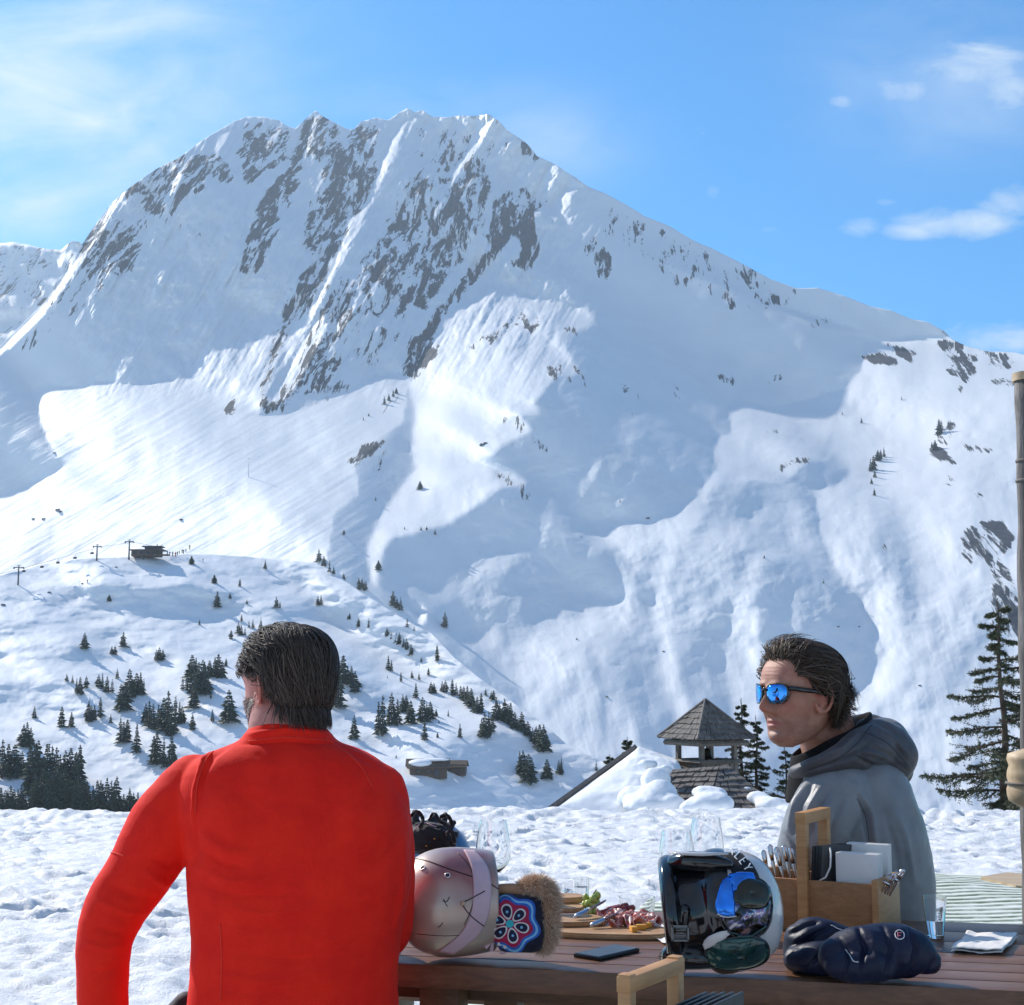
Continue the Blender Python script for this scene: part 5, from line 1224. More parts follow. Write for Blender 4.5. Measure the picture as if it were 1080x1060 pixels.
def cutlery(base, tip, kind, label, grp, sc=1.0):
    base, tip = Vector(base), Vector(tip); d = (tip-base).normalized(); L = (tip-base).length; s = d.cross(Vector((0, 1, 0))).normalized(); n = d.cross(s)
    mb = MB(); mb.tube([base, base+d*L*.5, base+d*L*.72, base+d*L*.78], [(.003*sc, .0015), (.0035*sc, .0016), (.0055*sc, .0018), (.003*sc, .0015)] if kind == 'h' else [(.004*sc, .0016), (.003*sc, .0015), (.0025*sc, .0015), (.0025*sc, .0015)], 8, up=s)
    if kind == 'h': mb.tube([base+d*L*.70, base+d*L*.85, base+d*L*.97, tip], [(.0035*sc, .0015), (.0065*sc, .002), (.007*sc, .002), (.003*sc, .001)], 10, up=s)
    else:
        mb.tube([base+d*L*.74, base+d*L*.8, base+d*L*.84], [(.003, .0014), (.010*sc, .0016), (.0115*sc, .0016)], 10, up=s)
        for k in (-1.5, -.5, .5, 1.5): mb.tube([base+d*L*.83+s*k*.0058*sc, base+d*L*.93+s*k*.0058*sc+n*.003, tip+s*k*.0055*sc], [.0015, .0014, .0008], 6)
    tag(mb.build('fork' if kind == 'f' else 'knife', M_steel), label, 'cutlery', grp)
for i in range(6):
    a = MC @ Vector((-.14+i*.013, .01+.012*(i % 3), .03)); b = a+RC @ Vector((-.028+.0*i, .0, .15+.007*((i*5) % 3)))
    cutlery(a, b, 'h', 'steel knife handle sticking up behind the black helmet, %s from the left' % ORD[i], 'cutlery in the left end of the caddy', 1.0)
for i in range(4):
    a = MC @ Vector((.125+i*.004, -.055+.018*i, .05)); b = a+RC @ Vector((.060, .006*i-.01, .096+.003*i))
    cutlery(a, b, 'h' if i % 2 else 'f', '%s leaning piece of steel cutlery from the left at the right caddy end' % ORD[i], 'cutlery in the right end of the caddy', .95)
# second caddy, closer to the camera on its own table
Yc = 1.95; cz = P(690, 1016, Yc).z
near_t = empty('wooden_table', Vector((.5, 1.55, 0)), 'near wooden table below the frame carrying the front caddy', 'table')
MB().box((.5, 1.62, TZ-.021), (1.8, .72, .042), RT, .003).build('tabletop', M_tab, near_t, auto=40)
for s in (-.7, .7):
    for u_ in (-.25, .25): MB().box(Vector((.5, 1.62, .35))+RT @ Vector((s, u_, 0)), (.08, .08, .70), RT, .003).build('leg', M_tabe, near_t, auto=40)
hc0 = P(661, 1030, 1.72); hc1 = P(712, 1015, 1.83); dv = hc1-hc0; angc = math.atan2(dv.y, dv.x)-PI/2; RC2 = Matrix.Rotation(angc, 3, 'Z'); hl = math.hypot(dv.x, dv.y)
hcen = (hc0+hc1)/2; sx2 = .34; M2 = Matrix.Translation((hcen.x, hcen.y, TZ)) @ RC2.to_4x4() 
hx2 = -.15; M2 = M2 @ Matrix.Translation((-hx2, 0, 0))
cad2 = caddy(M2, RC2, sx2, hl+.045, .10, (hc0.z+hc1.z)/2-TZ+.004, 'front wooden caddy frame with its top rail rising at the bottom of the picture', hx2, [.02], hl, .0165)
# menus inside it, edges just showing
for i in range(5):
    c = M2 @ Vector((hx2+.035+i*.012, 0, .1)); R2 = RC2 @ Matrix.Rotation(math.radians(0), 3, 'Y')
    tp = P(690+i*9, 1058, (M2 @ Vector((hx2+.03+i*.012, 0, 0))).y).z
    tag(MB().box((c.x, c.y, (TZ+.01+tp)/2), (.004, .16, tp-TZ-.01), R2, .001).build('menu', M_menu, auto=40), '%s dark menu edge from the left in the front caddy' % ORD[i], 'menu', 'menus in the front caddy')
# ---------------------------------------------------------------- people
def skin_mat(name, c1, c2):
    m, t, b = mat(name); co = t.coord('Object'); n = t.noise(28, 5, .6, co)
    col = t.ramp(n, [(.3, c1), (.7, c2)]); con(t, col, b.inputs['Base Color']); b.inputs['Roughness'].default_value = .48
    con(t, t.mix(t.attr('lips'), t.mix(t.attr('stubble'), t.mix(t.attr('blush'), col, (.50, .15, .10)), (.20, .12, .10)), (.36, .08, .07)), b.inputs['Base Color'])
    b.inputs['Subsurface Weight'].default_value = .06; b.inputs['Roughness'].default_value = .56; b.inputs['Subsurface Radius'].default_value = (.012, .005, .003); b.inputs['Subsurface Scale'].default_value = .6
    con(t, t.bump(t.math('ADD', t.noise(520, 3, .6, co), t.noise(110, 4, .6, co)), .55, .0011), b.inputs['Normal']); return m
M_skin = skin_mat('sunburnt_skin', (.33, .135, .080), (.50, .25, .165))
M_skin2 = skin_mat('flushed_skin', (.48, .16, .12), (.58, .25, .19))
HZ = [-.122, -.117, -.108, -.095, -.078, -.062, -.045, -.025, 0, .025, .050, .072, .090, .104, .114, .120]
HF = [.050, .064, .075, .080, .080, .081, .084, .087, .089, .096, .095, .088, .074, .054, .030, .003]
HB = [.030, .012, -.010, -.035, -.058, -.072, -.084, -.094, -.101, -.104, -.104, -.100, -.090, -.072, -.045, -.003]
HW = [.012, .026, .037, .046, .054, .060, .065, .070, .074, .077, .078, .074, .066, .053, .034, .003]
def head_grid(nz_=150, nt=140, face=1.0):
    zs = np.linspace(HZ[0], HZ[-1], nz_); th = np.linspace(-PI, PI, nt, endpoint=False)
    def ip(a): return np.interp(zs, HZ, a)
    def sm(a):
        a = ip(a); k = np.ones(9)/9; p = np.pad(a, 4, mode='edge'); return np.convolve(p, k, 'valid')
    xf, xb, w = sm(HF)[:, None], sm(HB)[:, None], sm(HW)[:, None]; z = zs[:, None]; T_ = th[None]
    xc = (xf+xb)/2*.8; c, s = np.cos(T_), np.sin(T_); ex_ = 2/2.35
    r = np.sign(c)*np.abs(c)**ex_; q = np.sign(s)*np.abs(s)**ex_
    x = xc+np.where(c > 0, (xf-xc)*r, (xc-xb)*r); y = w*q; zz = z+0*y
    f = np.clip(c, 0, 1)
    g = lambda v, m, sd: np.exp(-((v-m)/sd)**2)
    nose_h = np.interp(zs, [-.052, -.046, -.040, -.032, -.022, -.008, .006, .018, .028], [0, .008, .027, .038, .035, .025, .014, .007, .0])[:, None]
    nose_w = np.interp(zs, [-.05, -.038, -.03, -.015, .01, .03], [.013, .0145, .013, .0095, .0075, .011])[:, None]
    x = x + face*(f > 0)*nose_h*g(y, 0, nose_w)
    x += face*(f > 0)*.007*(g(y, .013, .006)+g(y, -.013, .006))*g(z, -.040, .008)
    x += face*(f > 0)*(.006*g(z, -.061, .0045)*g(y, 0, .022)+.007*g(z, -.073, .005)*g(y, 0, .019)-.0035*g(z, -.067, .0022)*g(y, 0, .026)-.005*g(z, -.084, .006)*g(y, 0, .02)+.004*g(z, -.101, .010)*g(y, 0, .02))
    x += face*(f > 0)*(-.010*(g(y, .032, .015)+g(y, -.032, .015))*g(z, .006, .012)+.005*g(z, .027, .008)*g(np.abs(y), .028, .022))
    x += face*(f > 0)*.004*g(np.abs(y), .040, .015)*g(z, -.025, .018)
    x += face*(f > 0)*-.003*g(np.abs(y), .027, .004)*g(z, -.058+.0*y, .016)
    ln = np.clip((-.034-z)/.040, 0, 1); d_ = np.abs(np.abs(y)-(.019+.016*ln)); x -= face*(f > 0)*.0030*np.exp(-(d_/.0035)**2)*g(z, -.054, .020)
    x += face*(f > 0)*.0035*g(np.abs(y), .034, .014)*g(z, -.040, .014)
    for zz_ in (.047, .056, .065): x -= face*(f > 0)*.0009*g(z+.04*y*y*20, zz_, .0018)*g(y, 0, .035)
    return np.stack([x, y, zz], -1)
def closed_grid(mb, V):
    h, w = V.shape[:2]; vs = [tuple(p) for p in V.reshape(-1, 3)]; fs = []
    for i in range(h-1):
        for j in range(w):
            j2 = (j+1) % w; fs.append((i*w+j, i*w+j2, (i+1)*w+j2, (i+1)*w+j))
    fs.append(tuple(range(w-1, -1, -1))); fs.append(tuple((h-1)*w+j for j in range(w)))
    mb.add(vs, fs)
def xf_pts(V, M):
    a = np.array(M.to_3x3()); return V @ a.T + np.array(M.translation)
def ear_shape(mb, M, side, s=1.0):
    """helix rim, bowl and lobe of an ear"""
    pts = []; 
    for k in range(17):
        a = math.radians(-120+k*17.5); pts.append(M @ Vector((-.010-.017*s*math.cos(a)*1.0+.004, side*(.076+.013*max(0, math.cos(a+.3)*.9+.5)*1.0), .000+.031*s*math.sin(a)*-1)))
    mb.tube(pts, [.0028]+[.0042*s]*15+[.003], 8)
    mb.tube([M @ Vector((-.002, side*.070, .022)), M @ Vector((-.012, side*.078, .010)), M @ Vector((-.012, side*.078, -.010)), M @ Vector((-.004, side*.074, -.026))], [(.014, .006), (.016, .005), (.013, .005), (.007, .006)], 12, up=(1, 0, 0))
    mb.ell(M @ Vector((-.003, side*.077, -.031)), (.008*s, .005, .010*s), M.to_3x3(), 12, 8)
def hand(mb, wrist, d, palm_n, side, s=1.0, curl=.5):
    """palm with five bent fingers; d points along the hand, palm_n out of the back of the hand"""
    d = Vector(d).normalized(); n = Vector(palm_n); n = (n-d*n.dot(d)).normalized(); a = d.cross(n)*side
    w = Vector(wrist)
    mb.tube([w-d*.03, w, w+d*.03*s, w+d*.065*s, w+d*.092*s], [(.024*s, .017*s), (.026*s, .018*s), (.036*s, .017*s), (.041*s, .015*s), (.037*s, .011*s)], 16, up=a)
    for k, (o, L) in enumerate(((-.030, .068), (-.010, .078), (.010, .073), (.029, .058))):
        p = w+d*.085*s+a*o*s; q = p; dirn = d+a*o*3; dirn.normalize(); pts = [p-d*.02]; rad = [.0095*s]
        for j, f in enumerate((0, .45, .75, 1.0)):
            pts.append(q); rad.append((.0098-.0016*j)*s)
            an = curl*(.35+.45*j); dd = (dirn*math.cos(an)-n*math.sin(an)); q = q+dd*L*s*(.4 if j == 0 else .3)
        mb.tube(pts, rad, 10); mb.ell(pts[-1], (.0065*s,)*3, nu=8, nv=6)
    p = w+d*.02*s-a*.028*s; pts = [p, p+(d*.6-a*.8).normalized()*.03*s-n*.006, p+(d*.6-a*.8).normalized()*.03*s+(d*.95-a*.3).normalized()*.028*s-n*.012*s, p+(d*.6-a*.8).normalized()*.03*s+(d*.95-a*.2).normalized()*.052*s-n*.018*s]
    mb.tube(pts, [.013*s, .012*s, .010*s, .007*s], 10)
def loft(mb, secs, n=40, expo=2.4):
    """secs: (centre, half width vector, half depth vector)"""
    vs = []; fs = []; k = len(secs)
    for c, a, b in secs:
        for j in range(n):
            th = 2*PI*j/n; cc, ss = math.cos(th), math.sin(th); e = 2/expo
            vs.append(Vector(c)+Vector(a)*(math.copysign(abs(cc)**e, cc))+Vector(b)*(math.copysign(abs(ss)**e, ss)))
    for i in range(k-1):
        for j in range(n):
            j2 = (j+1) % n; fs.append((i*n+j, i*n+j2, (i+1)*n+j2, (i+1)*n+j))
    fs.append(tuple(range(n-1, -1, -1))); fs.append(tuple((k-1)*n+j for j in range(n)))
    mb.add(vs, fs)
def spl(tab, n):
    """smooth resample of table rows"""
    tab = np.array(tab, float); k = len(tab); t = np.linspace(0, k-1, n); out = []
    for x in t:
        i = min(k-2, int(x)); f = x-i; p0 = tab[max(0, i-1)]; p1 = tab[i]; p2 = tab[i+1]; p3 = tab[min(k-1, i+2)]
        out.append(.5*((2*p1)+(-p0+p2)*f+(2*p0-5*p1+4*p2-p3)*f*f+(-p0+3*p1-3*p2+p3)*f**3))
    return np.array(out)
def pix_loft(mb, tab, Y, depth, n=24, expo=2.4, yaw=0.0, dy=None):
    """tab rows: py, left px, right px, half depth, Y"""
    secs = []
    for py, xl, xr, dp, yy in spl(tab, n):
        c = P((xl+xr)/2, py, yy); hw = (xr-xl)/2*yy/F; secs.append((c, Vector((hw, 0, 0)), Vector((0, dp, 0))))
    loft(mb, secs, 48, expo)
def limb(mb, pts, n=24, seg=20, squash=1.0):
    a = spl([(p[0], p[1], p[2], p[3]) for p in pts], n)
    mb.tube([Vector(v[:3]) for v in a], [(v[3], v[3]*squash) for v in a], seg)
    mb.ell(Vector(a[0][:3]), (a[0][3]*.98,)*3, nu=16, nv=10); mb.ell(Vector(a[-1][:3]), (a[-1][3]*.98,)*3, nu=16, nv=10)
def PL(px, py, Y, rpx): p = P(px, py, Y); return (p.x, p.y, p.z, rpx*Y/F)
def folds(me, lines, front=True, noise_amp=.0, ns=30, facing=Vector((0, -1, 0))):
    """cloth folds: pixel polylines with width and height"""
    V = getv(me); N = getn(me); px, py = proj(V); f = np.clip(-(N @ np.array((0, 1, 0)))*2.5, 0, 1)
    D = np.zeros(len(V))
    for amp, wd, pl in lines:
        d, al = seg_dist(px, py, pl); wd = wd*.85; D += 1.7*amp*np.exp(-(d/wd)**2)*np.sin(np.clip(al, .02, .98)*PI)**.5*f
    if noise_amp:
        for i, v in enumerate(V): 
            pass
        D += noise_amp*fbm(V[:, 0]*ns+V[:, 1]*ns*.7, V[:, 2]*ns*1.6+V[:, 1]*ns*.3, 3, 5)
    setv(me, V+N*D[:, None])
def head_matrix(px, py, Y, yaw, pitch, s, roll=0):
    return Matrix.Translation(P(px, py, Y)) @ Matrix.Rotation(yaw, 4, 'Z') @ Matrix.Rotation(pitch, 4, 'Y') @ Matrix.Rotation(roll, 4, 'X') @ Matrix.Diagonal((s, s, s, 1))
def face_tone(o, HMx, stub=.35):
    V = getv(o.data); L = xf_pts(V, HMx.inverted()); x, y, z = L[:, 0], L[:, 1], L[:, 2]; g = lambda v, m, sd: np.exp(-((v-m)/sd)**2)
    near = (np.abs(x) < .16) & (np.abs(y) < .12) & (np.abs(z) < .14)
    lips = near*(x > .06)*np.clip(1.5*g(z, -.067, .0085)*g(y, 0, .021), 0, 1)*.75
    st = near*stub*np.clip((x+.01)/.03, 0, 1)*np.clip((-.040-z)/.02, 0, 1)*(1-lips)*np.clip(.7+.8*fbm(y*300, z*300, 2, 3), 0, 1)
    bl = near*np.clip(.55*g(z, -.022, .02)*g(np.abs(y), .045, .02)+.7*g(z, -.03, .014)*g(y, 0, .014)*(x > .08)+.6*(np.abs(y) > .073)*g(z, 0, .035)+.3*g(z, .06, .02), 0, 1)
    for n_, a in (('lips', lips), ('stubble', st), ('blush', bl)):
        at = o.data.attributes.new(n_, 'FLOAT', 'POINT'); at.data.foreach_set('value', a.astype(np.float32))
def fabric(name, col, col2, rough=.8, sheen=.4, wv=900, bd=.0006, big=.0, scale=None):
    m, t, b = mat(name); co = t.coord('Object', scale)
    n = t.noise(14, 4, .5, co); con(t, t.ramp(n, [(.35, col), (.65, col2)]), b.inputs['Base Color'])
    b.inputs['Roughness'].default_value = rough; b.inputs['Sheen Weight'].default_value = sheen; b.inputs['Sheen Roughness'].default_value = .4; b.inputs['Specular IOR Level'].default_value = .3
    h = t.noise(wv, 2, .5, co)
    if big: h = t.math('ADD', t.math('MULTIPLY', h, .25), t.math('MULTIPLY', t.noise(38, 4, .55, co, .5), big))
    con(t, t.bump(h, .5, bd), b.inputs['Normal']); return m
M_red = fabric('red_knit_fleece', (.78, .010, .003), (.88, .017, .004), .85, 0, 330, .0016, .0)
M_redseam = fabric('red_seam', (.76, .03, .015), (.82, .04, .02), .8, 0)
M_blackf = fabric('black_trouser_cloth', (.012, .012, .013), (.02, .02, .022), .7)
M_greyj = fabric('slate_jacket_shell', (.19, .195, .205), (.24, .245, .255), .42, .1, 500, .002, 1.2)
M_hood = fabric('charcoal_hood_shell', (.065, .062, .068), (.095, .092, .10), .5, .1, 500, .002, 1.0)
M_collar = fabric('black_collar_fleece', (.006, .006, .007), (.010, .010, .012), .95, 0)
# hair made of strands
def hair_mat(name, cs):
    m, t, b = mat(name); co = t.coord('Object'); n = t.noise(60, 5, .7, co); a = t.attr('shade')
    v = t.math('ADD', t.math('MULTIPLY', a, .75), t.math('MULTIPLY', n, .25))
    con(t, t.ramp(v, cs), b.inputs['Base Color']); b.inputs['Roughness'].default_value = .55; b.inputs['Specular IOR Level'].default_value = .35; return m
def make_hair(parent, skull, M, roots, dirf, count, length, rad, material, seed, lift=.004, steps=9, jit=.25, greyf=None, zstop=-9):
    """strands that follow the skull in the direction dirf(local point)"""
    r = np.random.default_rng(seed); bv = BVHTree.FromObject(skull, bpy.context.evaluated_depsgraph_get()); Mi = M.inverted(); V = []; Fc = []; Sh = []
    rot = M.to_3x3().normalized(); s = M.to_scale()[0]; made = 0; tries = 0
    while made < count and tries < count*12:
        tries += 1
        v = Vector(r.normal(size=3)).normalized(); loc = Vector((v.x*.10, v.y*.08, .02+v.z*.10))
        if not roots(loc, r): continue
        p = M @ loc; hit = bv.find_nearest(p); p, n = hit[0], hit[1]
        if not roots(Mi @ p, r): continue
        loc = Mi @ p
        if n.dot(p-M.translation) < 0: n = -n
        L = length(loc, r)*s; st = L/steps; lf = lift*s*(.5+r.random()*1.1); rd = rad*s*(.7+.6*r.random()); jv = Vector(r.normal(size=3))*jit; tone = r.random()
        pts = [p+n*.0005]; cur = p; side = None; loc0 = loc
        for k in range(steps):
            lc = Mi @ cur
            if lc.z < zstop+.02*tone: break
            d = rot @ dirf(lc, r)+rot @ jv; d = d-n*d.dot(n)*.92
            if d.length < 1e-6: break
            d.normalize(); nx = cur+d*st; h = bv.find_nearest(nx)
            if h[0] is None: break
            nn = h[1]; 
            if nn.dot(h[0]-M.translation) < 0: nn = -nn
            q = h[0]; 
            if (nx-q).length > .02: q = nx+(q-nx).normalized()*((nx-q).length-.02)
            cur = q; n = nn; f = min(1, (k+1)/2.2); pts.append(q+nn*lf*f)
        if len(pts) < 4: continue
        b0 = len(V); K = len(pts)
        g = greyf(loc0, r) if greyf else tone
        for k, p in enumerate(pts):
            t = (pts[min(K-1, k+1)]-pts[max(0, k-1)]).normalized(); nn = (p-M.translation).normalized(); a = t.cross(nn)
            if a.length < 1e-6: a = t.orthogonal()
            a.normalize(); b = t.cross(a); w = rd*(1 if k < K-3 else (.8, .5, .12)[k-(K-3)])
            for (ca, cb) in ((1, 0), (-.4, .55), (-.6, -.4)): V.append(p+a*ca*w*1.5+b*cb*w); Sh.append(g)
        for k in range(K-1):
            for j in range(3): Fc.append((b0+k*3+j, b0+k*3+(j+1) % 3, b0+(k+1)*3+(j+1) % 3, b0+(k+1)*3+j))
        made += 1
    me = bpy.data.meshes.new('hair'); me.from_pydata([tuple(v) for v in V], [], Fc)
    at = me.attributes.new('shade', 'FLOAT', 'POINT'); at.data.foreach_set('value', np.array(Sh, np.float32))
    return link('hair', me, material, parent, True)
def scalp_cap(parent, M, keep, off, material, name='hair_base'):
    V = head_grid(120, 120, 0.0); c = np.array([0, 0, 0.0]); mb = MB(); h, w = V.shape[:2]
    n = V-np.array([0, 0, .0]); n /= np.linalg.norm(n, axis=-1)[..., None]; K = np.array([[keep(V[i, j]) for j in range(w)] for i in range(h)])
    O = V+n*off; O = xf_pts(O, M); I = xf_pts(V-n*.002, M); vs = [tuple(p) for p in O.reshape(-1, 3)]+[tuple(p) for p in I.reshape(-1, 3)]; fs = []; q = h*w
    for i in range(h-1):
        for j in range(w):
            j2 = (j+1) % w
            if K[i, j] and K[i, j2] and K[i+1, j] and K[i+1, j2]: fs.append((i*w+j, i*w+j2, (i+1)*w+j2, (i+1)*w+j))
    me = bpy.data.meshes.new(name); me.from_pydata(vs, [], fs); bm = bmesh.new(); bm.from_mesh(me)
    bmesh.ops.delete(bm, geom=[v for v in bm.verts if not v.link_faces], context='VERTS'); bm.to_mesh(me); bm.free()
    at = me.attributes.new('shade', 'FLOAT', 'POINT'); at.data.foreach_set('value', np.full(len(me.vertices), .12, np.float32))
    o = link(name, me, material, parent); md = o.modifiers.new('s', 'SOLIDIFY'); md.thickness = .004; bake(o); return o

# ================= the man in red, seen from behind
YL = 3.0
man = empty('person', P(310, 1200, YL+.1), 'man in a red fleece seated with his back to the camera', 'person')
HM = head_matrix(300, 725, YL+.03, math.radians(90+52), math.radians(2), .97)
sk_ = MB(); closed_grid(sk_, xf_pts(head_grid(), HM))
ear_shape(sk_, HM, 1, 1.1); ear_shape(sk_, HM, -1, 1.05)
pix_loft(sk_, [(735, 268, 334, .055, YL+.02), (760, 264, 338, .062, YL), (785, 258, 342, .068, YL), (800, 235, 375, .08, YL), (830, 205, 408, .10, YL), (900, 212, 415, .11, YL), (1000, 218, 405, .11, YL), (1100, 215, 405, .12, YL), (1180, 215, 405, .13, YL+.02)], YL, .1)
armL = [PL(210, 835, YL, 26), PL(165, 890, YL, 24), PL(120, 965, YL-.02, 20), PL(108, 1000, YL-.02, 18), PL(108, 1060, YL+.0, 16), PL(110, 1120, YL+.03, 14)]
armR = [PL(400, 835, YL, 26), PL(412, 900, YL+.05, 23), PL(410, 975, YL+.12, 20), PL(405, 985, YL+.22, 18), PL(385, 975, YL+.36, 14)]
limb(sk_, armL); limb(sk_, armR)
w1 = P(110, 1125, YL+.03); hand(sk_, w1, (0.05, .25, -1), (-1, 0, 0), 1, 1.0, .25)
w2 = P(383, 972, YL+.38); hand(sk_, w2, (-.3, 1, -.05), (0, 0, 1), 1, 1.0, .4)
def leg(mb, hip, knee, ankle, toe, rr_=(.085, .065, .045)):
    limb(mb, [(*hip, rr_[0]), (*((Vector(hip)+Vector(knee))/2), rr_[0]*.95), (*knee, rr_[1]), (*((Vector(knee)+Vector(ankle))/2), rr_[1]*.85), (*ankle, rr_[2])], 30)
    a = Vector(ankle); t = Vector(toe); mb.tube([a, a+(t-a)*.4+Vector((0, 0, -.03)), t], [.045, .045, .03], 12)
hipL = P(255, 1165, YL); hipR = P(360, 1165, YL)
kL = Vector((hipL.x-.22, hipL.y+.36, .52)); kR = Vector((hipR.x+.02, hipR.y+.42, .52))
aL = Vector((kL.x-.02, kL.y+.10, .12)); aR = Vector((kR.x+.02, kR.y+.1, .12))
leg(sk_, hipL, kL, aL, aL+Vector((-.06, .2, -.06))); leg(sk_, hipR, kR, aR, aR+Vector((.03, .2, -.06)))
body1 = sk_.build('body', M_skin2, man); remesh(body1, .0034, 3, .5); face_tone(body1, HM, .2)
# beard stubble / sideburn strands come with the hair; jacket
jk = MB()
pix_loft(jk, [(764, 266, 340, .068, YL+.01), (772, 262, 347, .075, YL), (782, 252, 356, .085, YL), (790, 232, 378, .10, YL), (803, 205, 401, .118, YL), (825, 190, 418, .135, YL), (855, 192, 429, .146, YL-.005), (890, 200, 431, .150, YL-.01), (935, 202, 430, .150, YL-.01),
              (985, 207, 420, .150, YL), (1030, 206, 416, .152, YL), (1080, 200, 416, .158, YL+.01), (1150, 195, 420, .165, YL+.02), (1175, 200, 415, .155, YL+.02)], YL, .1, 60, 2.5)
limb(jk, [PL(205, 832, YL, 36), PL(178, 868, YL, 40), PL(150, 915, YL, 36), PL(124, 955, YL-.01, 33), PL(111, 990, YL-.02, 29), PL(108, 1030, YL-.01, 26), PL(109, 1075, YL, 25), PL(110, 1110, YL+.02, 22)], 44, 28)
limb(jk, [PL(396, 838, YL, 34), PL(406, 900, YL+.04, 31), PL(407, 965, YL+.10, 29), PL(404, 985, YL+.2, 26), PL(387, 975, YL+.33, 22)], 40, 28)
jacket = jk.build('jacket', M_red, man); remesh(jacket, .0046, 8, .6)
folds(jacket.data, [
 (.0035, 2.2, [(258, 776), (300, 770), (345, 772)]), (-.003, 2.5, [(250, 785), (300, 781), (352, 784)]), (.004, 3, [(268, 768), (300, 765), (338, 767)]),
 (.0045, 2.2, [(247, 777), (228, 787), (214, 802), (206, 830), (205, 860), (204, 880)]), (-.0035, 3, [(243, 786), (226, 797), (215, 815), (211, 850)]),
 (.0045, 2.2, [(350, 774), (368, 780), (385, 792)]), (-.003, 3, [(345, 780), (370, 792), (395, 808)]),
 (-.005, 6, [(205, 868), (207, 895), (204, 915)]), (.004, 7, [(214, 880), (236, 897), (262, 902)]), (-.003, 5, [(212, 896), (235, 911), (258, 914)]),
 (.003, 5, [(208, 915), (240, 930), (290, 928)]), (-.003, 5, [(210, 932), (250, 946), (310, 941)]), (.0025, 6, [(218, 955), (280, 965), (350, 952)]), (-.002, 5, [(225, 972), (280, 980), (340, 972)]),
 (.002, 5, [(300, 985), (350, 992), (412, 984)]), (-.002, 5, [(240, 1004), (310, 1012), (400, 1002)]), (.002, 5, [(215, 1028), (280, 1036), (360, 1022)]), (-.002, 5, [(240, 1046), (300, 1050), (382, 1040)]),
 (.003, 6, [(428, 850), (405, 880), (380, 900)]), (-.003, 6, [(430, 880), (408, 905), (385, 922)]), (.003, 6, [(424, 930), (400, 945), (370, 950)]), (.003, 4, [(428, 880), (424, 940), (416, 990)]),
 (-.0035, 5, [(160, 905), (180, 915), (200, 905)]), (.0035, 5, [(150, 918), (175, 933), (192, 925)]), (-.0035, 6, [(114, 932), (140, 945), (172, 950)]), (.003, 4, [(104, 950), (135, 963), (160, 962)]),
 (-.003, 5, [(98, 978), (120, 983), (142, 985)]), (.003, 4, [(88, 994), (110, 1000), (136, 996)]), (-.0025, 5, [(88, 1024), (110, 1026), (134, 1015)]),
 (-.0035, 18, [(270, 830), (265, 900)]), (-.0035, 18, [(350, 830), (356, 900)]), (.004, 30, [(255, 840), (230, 880)]), (.004, 30, [(370, 840), (390, 890)]),
], noise_amp=.0030, ns=8)
folds(jacket.data, [], noise_amp=.0010, ns=26)
# raised seam lines
def seam(lines, mat_, parent, name, host, rad=.0016):
    bv = BVHTree.FromObject(host, bpy.context.evaluated_depsgraph_get())
    for pl in lines:
        mb = MB()
        a = spl(pl, 26); pts = []
        for x, y in a:
            u, w = ray(x, y); d = Vector((u, 1, w)).normalized(); h = bv.ray_cast(Vector((0, 0, CAMZ)), d, 6)
            if h[0] is not None: pts.append(h[0]+h[1]*.0004)
        if len(pts) > 3: mb.tube(pts, rad, 6).build(name, mat_, parent)
seam([[(252, 778), (232, 787), (217, 802), (208, 828), (206, 858)], [(343, 779), (362, 792), (380, 808), (392, 830)], [(262, 782), (300, 778), (344, 781)], [(114, 899), (122, 900), (131, 903)], [(232, 975), (234, 1010), (233, 1056)]], M_redseam, man, 'seam', jacket)
tr = MB()
limb(tr, [(*hipL, .115), (*((hipL+kL)/2), .105), (*kL, .085), (*((kL+aL)/2), .078), (*(aL+Vector((0, 0, .04))), .07)], 34, 26); limb(tr, [(*hipR, .115), (*((hipR+kR)/2), .105), (*kR, .085), (*((kR+aR)/2), .078), (*(aR+Vector((0, 0, .04))), .07)], 34, 26)
pix_loft(tr, [(1090, 212, 405, .13, YL+.03), (1140, 205, 412, .15, YL+.03), (1190, 212, 405, .14, YL+.05)], YL, .1, 12)
trs = tr.build('trousers', M_blackf, man); remesh(trs, .009, 6)
for a in (aL, aR):
    b = MB(); b.tube([a+Vector((0, 0, .12)), a, a+Vector((0, .02, -.09))], [.07, .066, .06], 18).tube([a+Vector((0, -.05, -.085)), a+Vector((-.01, .1, -.085)), a+Vector((-.015, .22, -.095))], [(.045, .055), (.042, .055), (.028, .04)], 18, up=(0, 0, 1))
    o = b.build('boot', M_black, man); remesh(o, .008, 3)
# black bag or garment just showing by his left hip
gb = MB(); limb(gb, [PL(196, 1060, YL+.1, 14), PL(190, 1082, YL+.12, 22), PL(196, 1120, YL+.12, 24), PL(200, 1170, YL+.12, 22)], 20, 16)
o = gb.build('black_bag', M_blackf); remesh(o, .006, 4); tag(o, 'black cloth bag just showing beside the left hip of the man in red', 'bag')
